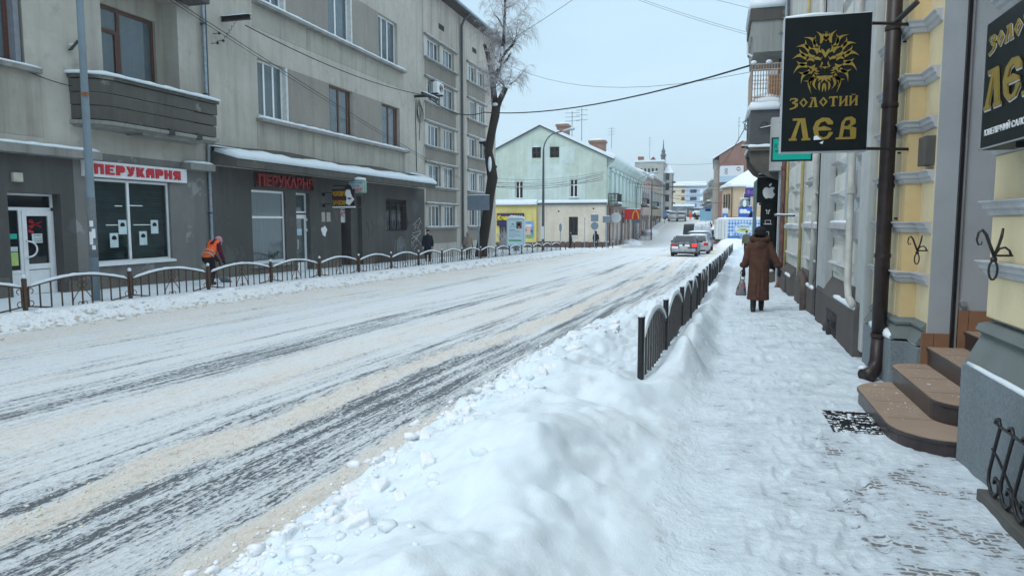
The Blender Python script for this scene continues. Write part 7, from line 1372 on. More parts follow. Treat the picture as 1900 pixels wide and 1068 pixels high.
def hand(mb, w, d, side=1, s=1.0):
    """palm and five fingers; w wrist point, d pointing direction"""
    w = Vector(w); d = Vector(d).normalized(); a = d.cross(Vector((0,1,0)));
    if a.length < .1: a = Vector((1,0,0))
    a.normalize(); limb(mb, [w, w+d*.05*s, w+d*.085*s], [.026*s, .034*s, .034*s], 8)
    for k, L in enumerate((.062, .074, .07, .055)):
        b0 = w+d*.085*s+a*(-.03+.02*k)*s; limb(mb, [b0, b0+d*L*.55*s, b0+d*L*s+a.cross(d)*.012*s*side], [.0105*s, .010*s, .009*s], 6)
    b0 = w+d*.03*s-a*.028*s*side; limb(mb, [b0, b0+d*.035*s-a*.03*s*side, b0+d*.07*s-a*.035*s*side], [.012*s, .011*s, .009*s], 6)
cloth_coat = plain('brown_suede', (.088,.040,.027), .95, var=.25, vs=9, bp=.25, bs=40); furm = plain('brown_fur', (.075,.036,.026), 1.0, var=.4, vs=40, bp=1.0, bs=120)
blackc = plain('black_wool', (.012,.012,.014), .95, var=.3); navy = plain('dark_navy_coat', (.012,.018,.030), .9, var=.25); skin = plain('skin', (.50,.30,.23), .6, var=.06); leather = plain('black_leather', (.015,.014,.014), .5)
# woman in the brown coat, seen from behind, mid-stride
wo = thing('person', 'woman walking away in a long brown sheepskin coat with fur cuffs and black hat', 'person', (.87, 15.4, float(H(np.array([.87]), np.array([15.4]))[0])), .0, local=True)
def body_(mb):
    limb(mb, [(-.09,.0,.86), (-.095,.02,.48), (-.10,-.02,.10)], [.10,.075,.055]); limb(mb, [(.09,.0,.86), (.085,.10,.50), (.075,.16,.15)], [.10,.075,.055])
    oval(mb, [(0,0,.80,.17,.12), (0,0,1.0,.17,.12), (0,0,1.30,.19,.12), (0,0,1.42,.10,.09)]); limb(mb, [(0,0,1.38), (0,.02,1.5)], [.06,.06])
    mb.ell((0,.03,1.56), (.085,.10,.12), 12, 10); mb.ell((0,.135,1.55), (.02,.025,.03), 8, 6)
    limb(mb, [(-.19,0,1.33), (-.27,-.02,1.08), (-.31,.02,.88)], [.055,.05,.04]); limb(mb, [(.19,0,1.33), (.31,-.02,1.10), (.39,-.02,.90)], [.055,.05,.04])
blob('body', blackc, wo, body_, .018)
def gl_(mb): hand(mb, (-.315,.02,.86), (0,.0,-1), 1, 1.05)
blob('glove', leather, wo, gl_, .007, 2)
def gl_(mb): hand(mb, (.395,-.02,.87), (.12,.0,-1), -1, 1.05)
blob('glove', leather, wo, gl_, .007, 2)
for (x, y, z) in ((-.10,-.02,.0), (.075,.17,.03)):
    def bt(mb, x=x, y=y, z=z): limb(mb, [(x,y,z+.30), (x,y,z+.07)], [.068,.06]); limb(mb, [(x,y-.03,z+.055), (x,y+.10,z+.045), (x,y+.17,z+.04)], [.052,.046,.038]); mb.box(x-.045, x+.045, y-.07, y+.19, z, z+.03)
    blob('boot', leather, wo, bt, .012, 2)
def coat_(mb):
    oval(mb, [(-.005,.02,.25,.235,.21), (-.005,.02,.40,.225,.20), (0,.015,.62,.215,.185), (0,.01,.82,.215,.172), (0,.0,1.0,.212,.165), (0,0,1.15,.205,.155), (0,0,1.28,.215,.15), (0,0,1.37,.17,.13), (0,0,1.43,.10,.10)], 24)
    limb(mb, [(-.185,0,1.33), (-.24,-.01,1.20), (-.275,-.03,1.06), (-.305,.0,.94)], [.085,.078,.072,.072]); limb(mb, [(.185,0,1.33), (.26,-.01,1.18), (.33,-.02,1.02), (.375,-.02,.95)], [.085,.078,.072,.07])
    mb.ell((0,-.10,1.34), (.135,.09,.10), 14, 10)
    for k in range(5): limb(mb, [(-.14+.07*k, -.145, 1.1), (-.155+.08*k, -.185, .6), (-.17+.086*k, -.205, .32)], [.004,.006,.008], 6)
blob('coat', cloth_coat, wo, coat_, .016, 3)
def fur_(mb):
    for k in range(18): a = PI+.1+(PI-.2)*k/17 if False else 2*PI*k/18; mb.ell((.165*math.cos(a), .0+.125*math.sin(a), 1.455+.035*math.sin(a)+.012*(k % 2)), (.055,.055,.05), 8, 6)
blob('fur_collar', furm, wo, fur_, .013, 1)
for (x, y, z) in ((-.31,.0,.93), (.382,-.02,.935)):
    def cf(mb, x=x, y=y, z=z):
        for k in range(9): a = 2*PI*k/9; mb.ell((x+.05*math.cos(a), y+.05*math.sin(a), z+.01*(k % 2)), (.05,.05,.055), 8, 6)
    blob('fur_cuff', furm, wo, cf, .013, 1)
def hat_(mb): mb.ell((0,.02,1.60), (.125,.125,.095), 14, 10); mb.ell((0,.02,1.545), (.13,.135,.05), 14, 8)
blob('hat', blackc, wo, hat_, .014, 2)
mb = MB(); mb.box(-.006, .006, -.16, -.155, .33, 1.25); mb.build('coat_seam', furm, wo)
wo.scale = (.95, .97, 1.045)
bag = thing('carrier_bag', 'dark plastic carrier bag with a reddish print hanging from the left hand in brown', 'bag', (0.87-.325, 15.41, wo.location.z+.42), local=True)
mb = MB(); rr_ = random.Random(2)
mb.ring_loft([[(w*.5*math.cos(2*PI*k/14)+rr_.uniform(-.006,.006)-o_, d*math.sin(2*PI*k/14), z) for k in range(14)] for w, d, z, o_ in ((.20,.04,-.08,.015), (.21,.06,-.05,.015), (.19,.06,.06,.01), (.13,.045,.17,.0), (.07,.03,.26,.0))]); bg_m, nt_, b_ = new_mat('bag_plastic')
nt_.links.new(ramp(nt_, noise(nt_, wpos(nt_), 16, 3), [(.35, (.05,.05,.06)), (.5, (.22,.23,.25)), (.62, (.28,.07,.08)), (.75, (.42,.4,.4))]), b_.inputs['Base Color']); b_.inputs['Roughness'].default_value = .35
mb.build('bag_body', bg_m, bag, smooth=True); mb = MB(); mb.tube([(-.04,0,.25), (-.02,0,.36), (.01,0,.38), (.035,0,.36), (.05,0,.25)], .008, 6); mb.build('handles', blackc, bag)
# street sweeper in the orange vest, bent forward
orange = plain('orange_hi_vis', (.95,.13,.02), .6, var=.08); maroon = plain('maroon_hoodie', (.10,.012,.028), .9, var=.2); sw = thing('person', 'bent street worker in an orange safety vest, maroon hoodie and pink knitted hat', 'person', (-15.0, 18.6, Z(18.6)+.03), 0, local=True)
def b2_(mb):
    limb(mb, [(.10,-.20,.82), (.12,-.13,.45), (.12,-.24,.08)], [.115,.085,.06]); limb(mb, [(-.10,-.20,.82), (-.12,.12,.50), (-.12,.08,.08)], [.115,.085,.06]); mb.ell((0,-.20,.84), (.17,.14,.14), 12, 8)
    limb(mb, [(0,-.18,.88), (0,.0,1.08), (0,.12,1.22)], [.13,.14,.12]); limb(mb, [(0,.14,1.22), (0,.24,1.30)], [.06,.06]); mb.ell((0,.30,1.34), (.08,.10,.11), 12, 10)
blob('body', blackc, sw, b2_, .02)
def tr_(mb):
    limb(mb, [(0,-.17,.88), (0,-.02,1.06), (0,.10,1.22)], [.165,.175,.16]); limb(mb, [(.19,.06,1.23), (.27,.05,1.0), (.20,.24,.80)], [.08,.07,.058]); limb(mb, [(-.19,.08,1.23), (-.24,.26,.98), (-.12,.42,.72)], [.08,.07,.058]); limb(mb, [(0,.10,1.27), (0,.16,1.33)], [.12,.10])
blob('hoodie', maroon, sw, tr_, .018, 3)
def vs_(mb):
    for (y, z, r) in ((-.20,.92,.175), (-.12,1.0,.184), (-.05,1.08,.186), (.02,1.16,.178)): mb.ell((0,y,z), (r*1.02,r*.82,r*.72), 16, 10)
    limb(mb, [(.10,.0,1.2), (.11,.10,1.345)], [.08,.06]); limb(mb, [(-.10,.0,1.2), (-.11,.10,1.345)], [.08,.06]); limb(mb, [(.06,.02,1.02), (.06,.16,1.08)], [.11,.07])
blob('safety_vest', orange, sw, vs_, .016, 3)
for (y, z) in ((-.215,.93), (-.15,1.02)):
    mb = MB(); mb.tube([(math.cos(a)*.192, y+math.sin(a)*.11*.86, z-math.sin(a)*.155*.62+.0) for a in np.linspace(0, 2*PI, 22)], .020, 6); mb.build('reflective_stripe', plain('grey_reflector', (.42,.42,.40), .4), sw, smooth=True)
def ph(mb): mb.ell((0,.31,1.405), (.11,.12,.11), 14, 10); mb.ell((0,.32,1.355), (.118,.13,.045), 14, 8)
blob('knitted_hat', plain('pink_knit', (.50,.27,.31), .95, bp=.6, bs=90), sw, ph, .012, 2)
def fc_(mb): mb.ell((0,.365,1.29), (.062,.06,.075), 10, 8); mb.ell((0,.43,1.285), (.014,.018,.018), 6, 5); [mb.ell((s_*.025,.415,1.31), (.01,.01,.01), 6, 5) for s_ in (1,-1)]
blob('face', skin, sw, fc_, .008, 1)
for (w, d, s_) in (((.20,.25,.78), (0,.3,-1), 1), ((-.12,.43,.70), (0,.2,-1), -1)):
    def h_(mb, w=w, d=d, s_=s_): hand(mb, w, d, s_)
    blob('glove', blackc, sw, h_, .008, 2)
for (x, y) in ((.12,-.24), (-.12,.08)):
    def bt(mb, x=x, y=y): limb(mb, [(x,y,.2), (x,y,.07)], [.07,.06]); limb(mb, [(x,y,.05), (x,y+.14,.045)], [.05,.045])
    blob('boot', leather, sw, bt, .014, 2)
shv = thing('snow_shovel', 'short scoop in the hands of the worker in orange', 'shovel', (-15.1, 18.95, Z(19)+.05)); mb = MB(); mb.tube([(-14.85, 18.65, Z(19)+.75), (-15.05, 18.98, Z(19)+.45), (-15.2, 19.3, Z(19)+.18)], .016, 6); mb.build('shaft', plain('wood', (.3,.2,.12), .7), shv)
mb = MB(); mb.add([(-15.35,19.25,Z(19)+.25), (-15.05,19.32,Z(19)+.25), (-15.08,19.6,Z(19)+.05), (-15.42,19.52,Z(19)+.05), (-15.36,19.27,Z(19)+.20), (-15.06,19.34,Z(19)+.20), (-15.09,19.62,Z(19)), (-15.43,19.54,Z(19))], [(0,1,2,3),(4,7,6,5),(0,4,5,1),(1,5,6,2),(2,6,7,3),(3,7,4,0)]); mb.build('blade', M['zinc'], shv)
def walker(lab, x, y, rz, coat, trouser, hat=None, hgt=1.75, long=.55, hood=False, bagc=None, hair=None, vox=.028, stride=.16):
    t = thing('person', lab, 'person', (x, y, Z(y)+.04), rz, local=True); k = hgt/1.75
    def bd(mb):
        limb(mb, [(-.09*k,0,.88*k), (-.095*k,stride*.6,.5*k), (-.10*k,stride*.3,.08*k)], [.095*k,.07*k,.05*k]); limb(mb, [(.09*k,0,.88*k), (.095*k,0,.48*k), (.10*k,-stride,.10*k)], [.095*k,.07*k,.05*k])
        oval(mb, [(0,0,.8*k,.17*k,.12*k), (0,0,1.3*k,.19*k,.12*k), (0,0,1.45*k,.09*k,.08*k)]); limb(mb, [(0,0,1.42*k), (0,.01,1.55*k)], [.055*k,.055*k])
        limb(mb, [(-.10*k,stride*.3,.04*k), (-.10*k,stride*.3+.15*k,.035*k)], [.045*k,.04*k]); limb(mb, [(.10*k,-stride,.05*k), (.10*k,-stride+.15*k,.035*k)], [.045*k,.04*k])
    blob('body', trouser, t, bd, vox)
    def hd(mb): mb.ell((0,.02,1.635*k), (.075*k,.092*k,.11*k), 12, 10); mb.ell((0,.115*k,1.62*k), (.014,.02,.022), 6, 5); [mb.ell((s_*.076*k,.01,1.63*k), (.012,.02,.03), 6, 5) for s_ in (1,-1)]; limb(mb, [(0,0,1.48*k), (0,.01,1.56*k)], [.05*k,.05*k], 8)
    h_ = blob('head', skin, t, hd, .013, 1)
    mb = MB(); [mb.ell((s_*.028*k,.105*k,1.65*k), (.009,.006,.006), 6, 4) for s_ in (1,-1)]; mb.box(-.022, .022, .100*k, .106*k, 1.578*k, 1.584*k); mb.build('face_features', blackc, t, kind='stuff')
    def ct(mb):
        z0_ = (.9-long)*k; oval(mb, [(0,0,z0_,.22*k,.17*k), (0,0,1.0*k,.20*k,.15*k), (0,0,1.3*k,.215*k,.145*k), (0,0,1.42*k,.16*k,.11*k), (0,0,1.49*k,.09*k,.08*k)], 18)
        limb(mb, [(-.19*k,0,1.38*k), (-.26*k,-.04,1.10*k), (-.27*k,.06,.88*k)], [.075*k,.065*k,.055*k]); limb(mb, [(.19*k,0,1.38*k), (.26*k,.02,1.10*k), (.27*k,.12,.88*k)], [.075*k,.065*k,.055*k])
        if hood: mb.ell((0,-.03,1.62*k), (.125*k,.13*k,.15*k), 12, 10)
    blob('coat', coat, t, ct, vox*.75, 3)
    for s_, yy in ((-1,.08), (1,.14)):
        def hh(mb, s_=s_, yy=yy): hand(mb, (s_*.27*k, yy, .85*k), (0,.1,-1), s_)
        blob('hand', skin if not hood else blackc, t, hh, .009, 1)
    if hat:
        def ht(mb): mb.ell((0,.005,1.69*k), (.095*k,.11*k,.075*k), 12, 8)
        blob('hat', hat, t, ht, .015, 1)
    if bagc: mb = MB(); mb.box(-.4*k, -.22*k, -.08, .08, .45*k, .8*k); mb.build('shoulder_bag', bagc, t, bevel=.03)
    return t
walker('man in a dark navy coat and black cap beside the grey block corner', -15.1, 36.0, PI+.35, navy, blackc, blackc, 1.74, .5, stride=.04, vox=.022)
walker('person in a beige hooded jacket walking away by the dark tree trunk', -14.3, 40.3, .2, plain('beige_jacket', (.27,.22,.19), .9), plain('grey_trousers', (.1,.1,.11), .9), None, 1.62, .3, hood=True, bagc=plain('beige_bag', (.22,.18,.15), .8))
walker('walker in black with a bag before the barred window of the cream house', -13.7, 68.5, -1.2, navy, blackc, blackc, 1.68, .45, bagc=blackc); walker('stout person in a long black coat with a hood behind the round sign back', -11.2, 68.6, 0, blackc, blackc, None, 1.72, .6, hood=True)
walker('man in an olive jacket and dark trousers walking ahead of the brown coat', 2.2, 56, .1, plain('olive_jacket', (.10,.10,.07), .9), blackc, blackc, 1.78, .1)
walker('tiny dark walker on the far left kerb', -11.6, 172, 0, blackc, blackc, None, 1.75, .4, hood=True); walker('tiny dark walker on the far left pavement, a step behind the other', -10.8, 160, .4, navy, blackc, None, 1.7, .4, hood=True); walker('tiny figure in an orange work suit in the far roadway', -5.2, 152, 0, orange, orange, None, 1.75, .4, hood=True); walker('tiny dark figure beside the one in orange in the far roadway', -4.4, 154, 0, blackc, blackc, None, 1.6, .3, hood=True); walker('dark figure standing before the far right kerb signs', -.9, 118, 0, blackc, blackc, None, 1.7, .4, hood=True)

# ------------------------------------------------------------------ vehicles (local: nose to +y, origin on the ground under the middle)
tyre = plain('tyre_rubber', (.018,.018,.02), .9); rimm = plain('dull_rim', (.3,.31,.33), .4, .6); lampred = plain('tail_lamp_red', (.42,.02,.03), .25, emit=((1,.05,.03), .04)); lamplit = plain('brake_lamp_lit', (.8,.05,.04), .3, emit=((1,.03,.02), .55)); dirty = plain('dirty_plate', (.50,.50,.46), .6)
def vehicle(nm, lab, x, y, rz, prof, W, col, wheels, wr=.33, glassr=None, group=None, tail='car', lit=0, sides=(), snowroof=None, cat='car'):
    """prof: list of (y, zlow, zbelt, zroof, roof half-width factor)"""
    t = thing(nm, lab, cat, (x, y, Z(y)+.01), rz, local=True); paint = plain('car_paint', col, .38, .3, var=.22, vs=3.5, spec=.6)
    rings = []
    for (yy, zl, zb, zr, fw_) in prof:
        w = W/2*(.90 if yy in (prof[0][0], prof[-1][0]) else 1.0); wr_ = w*fw_
        rings.append([(-w*.9, yy, zl), (-w, yy, zl+.12), (-w, yy, (zl+zb)/2), (-w*.985, yy, zb), (-wr_*1.0, yy, zr-.05), (-wr_*.85, yy, zr), (0, yy, zr+.02), (wr_*.85, yy, zr), (wr_, yy, zr-.05), (w*.985, yy, zb), (w, yy, (zl+zb)/2), (w, yy, zl+.12), (w*.9, yy, zl)])
    mb = MB(); mb.ring_loft(rings); bd = mb.build('body', paint, t, smooth=True, bevel=.03)
    for (yy, s_) in [(w_, s) for w_ in wheels for s in (-1, 1)]:
        xx = s_*(W/2-.10); mb = MB(); mb.tube([(xx-.11, yy, wr), (xx-.09, yy, wr), (xx+.09, yy, wr), (xx+.11, yy, wr)], [wr*.88, wr, wr, wr*.88], 20); w_ = mb.build('wheel', tyre, t, smooth=False)
        mb = MB(); mb.tube([(xx+s_*.105, yy, wr), (xx+s_*.125, yy, wr)], wr*.62, 14); mb.build('rim', rimm, w_)
        mb = MB(); mb.tube([(xx+s_*.03, yy-math.cos(a)*(wr+.07), wr+math.sin(a)*(wr+.07)) for a in np.linspace(.05, PI-.05, 12)], .05, 6); mb.build('wheel_arch', M['black'], t)
    return t, paint
def quad_panel(mb, pts, th=.02):
    c = [Vector(p) for p in pts]; n = (c[1]-c[0]).cross(c[2]-c[0]).normalized(); mb.add([tuple(p+n*th) for p in c]+[tuple(p-n*th) for p in c], [(0,1,2,3),(7,6,5,4)]+[(k,(k+1)%4,4+(k+1)%4,4+k) for k in range(4)])
sed = [(-2.2,.38,.78,.80,.92), (-2.15,.30,.92,.96,.94), (-1.75,.26,.95,1.02,.92), (-1.1,.24,.94,1.40,.76), (-.3,.24,.93,1.47,.78), (.5,.24,.92,1.42,.76), (1.2,.24,.90,1.0,.88), (2.0,.26,.78,.82,.88), (2.2,.34,.60,.66,.8)]
def car_rear(t, W, zl, zt, yb, lit, glasspts, plate_z=.62, lamp=.15, lz=(.70,.92), dirtysnow=True):
    for s_ in (-1, 1):
        mb = MB(); mb.box(s_*(W/2-.36), s_*(W/2-.04), yb-.03, yb+.14, lz[0], lz[1]); mb.build('tail_lamp', lamplit if (lit and s_ > 0) else lampred, t, bevel=.03)
    mb = MB(); mb.box(-W/2+.10, W/2-.10, yb-.07, yb+.12, zl, zl+.24); mb.build('bumper', plain('dirty_bumper', (.33,.36,.39), .7, var=.3, vs=4), t, bevel=.05)
    mb = MB(); mb.box(-.27, .27, yb-.085, yb-.06, plate_z-.06, plate_z+.06); mb.build('number_plate', dirty, t); mb = MB(); mb.box(-W/2+.22, W/2-.22, yb-.05, yb+.06, zl-.12, zl+.02); mb.build('diffuser', M['black'], t, bevel=.03)
    mb = MB(); quad_panel(mb, glasspts); mb.build('rear_window', M['glass_dark'], t)
    if False: mb = MB(); mb.box(-W/2+.4, W/2-.4, yb-.035, yb+.02, lz[0]-.02, lz[1]+.02); mb.build('frozen_snow', M['snow_old'], t, bevel=.02)
t, pm = vehicle('parked_car', 'dark silver saloon with one glowing brake light nearest the camera in the roadway', -2.05, 52.3, -.03, sed, 1.80, (.06,.07,.085), (-1.35, 1.35), lit=1)
car_rear(t, 1.8, .36, .9, -2.2, 1, [(-.70,-1.83,1.02), (.70,-1.83,1.02), (.58,-1.16,1.37), (-.58,-1.16,1.37)])
for s_ in (-1, 1):
    mb = MB(); quad_panel(mb, [(s_*.90,-1.35,.97), (s_*.90,.95,.95), (s_*.73,.45,1.36), (s_*.74,-.95,1.36)], .012); mb.build('side_window', M['glass_dark'], t); mb = MB(); mb.ell((s_*1.02,.75,1.0), (.12,.07,.08), 10, 8); mb.build('mirror', M['black'], t, smooth=True)
mb = MB(); mb.box(-.80, -.35, -2.262, -2.21, .58, .74); mb.box(-.3, .40, -2.262, -2.21, .70, .88); mb.build('frozen_snow', M['snow_old'], t, bevel=.03, kind='stuff'); mb = MB(); mb.ell((0,-2.27,.83), (.09,.02,.07), 10, 6); mb.build('badge', M['black'], t); snow_cap(t, [(0,-1.9,1.0), (0,-2.1,.96)], 1.2, .03); snow_cap(t, [(0,-.9,1.44), (0,.4,1.45)], 1.15, .05)
t, pm = vehicle('parked_car', 'pale car with a snowy roof half hidden right of the dark silver saloon', -1.35, 58.0, -.03, sed, 1.80, (.42,.43,.44), (-1.35, 1.35)); car_rear(t, 1.8, .36, .9, -2.2, 0, [(-.70,-1.83,1.02), (.70,-1.83,1.02), (.58,-1.16,1.37), (-.58,-1.16,1.37)]); snow_cap(t, [(0,-1.0,1.44), (0,.5,1.46)], 1.3, .10)
for s_ in (-1, 1): mb = MB(); quad_panel(mb, [(s_*.90,-1.35,.97), (s_*.90,.95,.95), (s_*.73,.45,1.36), (s_*.74,-.95,1.36)], .012); mb.build('side_window', M['glass_dark'], t)
suv = [(-2.2,.42,1.0,1.02,.9), (-2.15,.36,1.10,1.55,.78), (-1.9,.34,1.10,1.68,.80), (-.4,.32,1.08,1.72,.82), (.5,.32,1.06,1.66,.80), (1.15,.32,1.04,1.12,.88), (2.1,.36,.95,.98,.86), (2.25,.45,.7,.75,.8)]
t, pm = vehicle('parked_car', 'dark off-road car with a white snowy roof ahead of the two saloons', -1.35, 65.5, -.12, suv, 1.86, (.035,.04,.045), (-1.35, 1.4), wr=.38); car_rear(t, 1.86, .42, 1.1, -2.2, 0, [(-.72,-2.22,1.12), (.72,-2.22,1.12), (.66,-2.12,1.50), (-.66,-2.12,1.50)], lz=(.95,1.25)); snow_cap(t, [(0,-2.0,1.70), (0,.5,1.72)], 1.45, .10)
for s_ in (-1, 1): mb = MB(); quad_panel(mb, [(s_*.925,-1.9,1.12), (s_*.925,1.0,1.08), (s_*.77,.45,1.6), (s_*.77,-1.7,1.62)], .012); mb.build('side_window', M['glass_dark'], t); mb = MB(); mb.ell((s_*1.08,.8,1.15), (.13,.08,.1), 8, 6); mb.build('mirror', M['black'], t)
van = [(-2.6,.45,1.3,2.52,.86), (-2.55,.36,1.3,2.60,.88), (-.5,.36,1.3,2.62,.88), (1.2,.36,1.3,2.56,.86), (1.9,.36,1.25,1.6,.86), (2.6,.4,1.05,1.12,.82), (2.75,.5,.8,.85,.8)]
t, pm = vehicle('white_van', 'white panel van seen from behind, caked with snow, past the parked cars', -1.55, 90, -.03, van, 2.0, (.62,.66,.70), (-1.6, 1.7), wr=.36, cat='van')
for s_ in (-1, 1): mb = MB(); mb.box(s_*.93, s_*.80, -2.66, -2.58, 1.0, 1.4); mb.build('tail_lamp', lampred, t); mb = MB(); mb.box(s_*1.03, s_*1.2, 1.5, 1.58, 1.35, 1.7); mb.build('mirror', M['black'], t); mb = MB(); mb.box(s_*.08, s_*.78, -2.635, -2.60, 1.45, 2.2); mb.build('rear_window', plain('snowed_glass', (.48,.56,.62), .6), t)
mb = MB(); mb.box(-.012, .012, -2.64, -2.6, .5, 2.5); mb.build('door_gap', M['black'], t); mb = MB(); mb.box(-.95, .95, -2.72, -2.58, .35, .58); mb.build('bumper', M['black'], t, bevel=.03); mb = MB(); mb.box(-.27, .27, -2.74, -2.72, .62, .74); mb.build('number_plate', dirty, t); snow_cap(t, [(0,-2.5,2.62), (0,1.0,2.62)], 1.6, .12)
t, pm = vehicle('parked_van', 'dark van waiting left of the white van', -3.2, 97, -.03, [(a, b_, c, d*.92, e_) for a, b_, c, d, e_ in van], 1.7, (.05,.055,.06), (-1.6, 1.7), cat='van'); mb = MB(); mb.box(-.7, .7, -2.66, -2.6, 1.35, 2.2); mb.build('rear_window', M['glass_dark'], t)
t, pm = vehicle('parked_car', 'snow covered car at the kerb between the white van and the truck', .1, 95, -.05, suv, 1.8, (.12,.13,.14), (-1.35, 1.4)); snow_cap(t, [(0,-2.0,1.70), (0,.8,1.72)], 1.5, .2); mb = MB(); quad_panel(mb, [(-.7,-2.22,1.12), (.7,-2.22,1.12), (.62,-2.12,1.5), (-.62,-2.12,1.5)]); mb.build('rear_window', M['glass_dark'], t)
for (x, y, lab, c) in ((-8.6, 150, 'white snow laden car parked at the far left kerb', (.5,.5,.52)), (-6.9, 150, 'grey snow laden car next to the white one at the far left kerb', (.2,.22,.24)), (-10.0, 158, 'dark snow laden car behind the far left pair', (.08,.08,.1))):
    t, pm = vehicle('parked_car', lab, x, y, PI, suv, 1.8, c, (-1.35, 1.4)); snow_cap(t, [(0,-2.0,1.70), (0,.8,1.72)], 1.6, .25); snow_cap(t, [(0,1.3,1.06), (0,2.0,1.0)], 1.6, .2)
t = thing('garden_umbrella', 'snow covered round kiosk roof on a dark stem in the far roadway', 'umbrella', (-3.8, 158, 2)); mb = MB(); mb.tube([(-4.0, 158, 1.8), (-4.0, 158, 3.3)], .35, 8); mb.build('stem', M['black'], t); mb = MB(); mb.ell((-4.0, 158, 3.5), (1.1, 1.1, .5), 12, 8); mb.build('roof', M['snow'], t)
# box truck standing across the side street
tk = thing('box_truck', 'box truck with plain white doors and a blue checked dairy picture on its side', 'truck', (-.2, 82.5, Z(82)), -math.radians(55), local=True)   # nose towards +y local
Wt, Lt = 2.3, 6.0
mb = MB(); mb.box(0, Wt, 0, Lt, .85, 3.05); box_ = mb.build('cargo_box', plain('truck_white', (.64,.68,.71), .5, var=.08, vs=1.5), tk, bevel=.03)

mc, ntc, bc_ = new_mat('checked_print'); tcx = nd(ntc, 'ShaderNodeTexCoord'); sx_ = nd(ntc, 'ShaderNodeSeparateXYZ'); ntc.links.new(tcx.outputs['Object'], sx_.inputs[0])
fa = mth(ntc, 'GREATER_THAN', mth(ntc, 'FRACT', mth(ntc, 'MULTIPLY', sx_.outputs[1], 2.6)), .5); fb = mth(ntc, 'GREATER_THAN', mth(ntc, 'FRACT', mth(ntc, 'MULTIPLY', sx_.outputs[2], 2.6)), .5)
ntc.links.new(mixc(ntc, mth(ntc, 'MULTIPLY', mth(ntc, 'ADD', fa, fb), .5), (.60,.70,.78), (.03,.16,.50)), bc_.inputs['Base Color']); bc_.inputs['Roughness'].default_value = .5
mb = MB(); mb.box(Wt, Wt+.012, .08, Lt-.1, .93, 2.95); mb.build('side_print', mc, tk)
fT = lambda a, c, d: (Wt+.012+d, a, c); ink = lambda nm, c: plain(nm, c, .55)
mb = MB(); mb.prism([(2.1+1.25*math.cos(a), 2.02+.62*math.sin(a)) for a in np.linspace(0, 2*PI, 28)[:-1]], fT, .001, .008); mb.build('side_label', ink('label_blue', (.25,.45,.70)), tk)
mb = MB(); mb.prism([(2.1+1.13*math.cos(a), 2.02+.54*math.sin(a)) for a in np.linspace(0, 2*PI, 28)[:-1]], fT, .009, .014); mb.build('side_label', ink('label_pale', (.62,.72,.76)), tk)
mb = MB(); mb.prism([(2.1+.85*math.cos(a), 1.85+.20*math.sin(a)) for a in np.linspace(0, 2*PI, 20)[:-1]], fT, .015, .02); mb.build('side_label', ink('label_yellow', (.62,.58,.18)), tk); mb = MB(); mb.prism([(2.1+.45*math.cos(a), 1.93+.12*math.sin(a)) for a in np.linspace(0, 2*PI, 20)[:-1]], fT, .021, .025); mb.build('side_label', ink('label_green', (.22,.36,.14)), tk)
text('СЕЛЯНСЬКЕ', 1.6, .24, ink('label_ink', (.06,.12,.25)), tk, (Wt+.026, 1.3, 2.14), (0,1,0), (0,0,1), .006, off=.02)
mb = MB(); mb.box(Wt+.012, Wt+.018, .1, Lt-.12, .95, 1.28); mb.build('side_band', ink('band_blue', (.03,.16,.45)), tk); mb = MB(); mb.prism([(.55+.16*math.cos(a), 1.42+.2*math.sin(a)) for a in np.linspace(0, 2*PI, 14)[:-1]], fT, .001, .01); mb.build('side_label', ink('drop_white', (.6,.75,.85)), tk)
mb = MB(); mb.box(Wt+.018, Wt+.022, 1.7, 2.3, 1.0, 1.22); mb.build('side_band', ink('panel_grey', (.3,.33,.36)), tk); text('Масло', 1.0, .2, M['white'], tk, (Wt+.023, 2.6, 1.0), (0,1,0), (0,0,1), .004)
for (a, b_) in ((.03, Wt/2-.01), (Wt/2+.01, Wt-.03)): mb = MB(); mb.box(a, b_, -.05, -.001, .92, 2.98); mb.build('rear_door', plain('rear_door_white', (.66,.70,.73), .5, var=.1), tk, bevel=.012)
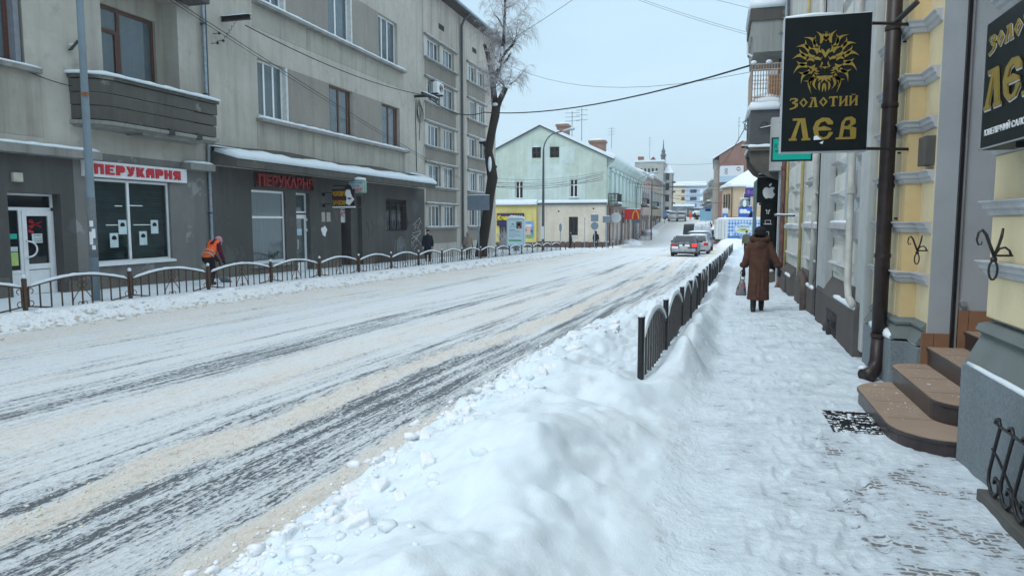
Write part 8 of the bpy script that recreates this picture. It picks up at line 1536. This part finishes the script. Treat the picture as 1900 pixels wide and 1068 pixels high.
for x in (.25, .95, 1.35, 2.0): mb = MB(); mb.tube([(x, -.07, .95), (x, -.07, 2.9)], .018, 6); mb.build('door_bar', M['zinc'], tk)
mb = MB(); mb.box(.05, Wt-.05, .0, Lt, .62, .849); mb.box(.1, Wt-.1, -.1, -.02, .45, .60); mb.build('chassis', M['black'], tk)
for y in (1.3, 5.6): 
    for x in (.25, Wt-.25):
        mb = MB(); mb.tube([(x-.18, y, .44), (x+.18, y, .44)], .44, 18); w_ = mb.build('wheel', tyre, tk); mb = MB(); mb.tube([(x+.17, y, .44), (x+.2, y, .44)], .25, 12); mb.tube([(x-.2, y, .44), (x-.17, y, .44)], .25, 12); mb.build('rim', rimm, w_, kind='stuff')
mb = MB(); mb.ring_loft([[(.1, y, .6), (Wt-.1, y, .6), (Wt-.1, y, h), (Wt-.3, y, h+.1), (.3, y, h+.1), (.1, y, h)] for y, h in ((6.05, 2.3), (6.6, 2.35), (7.3, 1.6), (7.6, 1.2))]); mb.build('cab', plain('cab_white', (.6,.62,.65), .4), tk, smooth=False)
mb = MB(); mb.box(Wt-.1, Wt-.08, 6.25, 7.0, 1.5, 2.2); mb.build('cab_window', M['glass_dark'], tk); snow_cap(tk, [(Wt/2, .1, 3.05), (Wt/2, Lt-.1, 3.05)], 2.2, .18); mb = MB(); mb.box(.15, .45, -.12, -.10, .5, .6); mb.box(Wt-.45, Wt-.15, -.12, -.10, .5, .6); mb.build('tail_lamp', lampred, tk, kind='stuff')
# ------------------------------------------------------------------ haze
mb = MB(); mb.box(-60, 60, -12, 420, -3.2, 26)
hz_m = bpy.data.materials.new('haze_air'); hz_m.use_nodes = True; nt = hz_m.node_tree; nt.nodes.remove(nt.nodes['Principled BSDF']); pv = nt.nodes.new('ShaderNodeVolumePrincipled')
pv.inputs['Color'].default_value = (.86, .93, .98, 1); pv.inputs['Density'].default_value = .0007; pv.inputs['Anisotropy'].default_value = .2; nt.links.new(pv.outputs[0], nt.nodes['Material Output'].inputs['Volume'])
hzo = mb.build('haze', hz_m, kind='stuff', label='pale winter haze over the street')
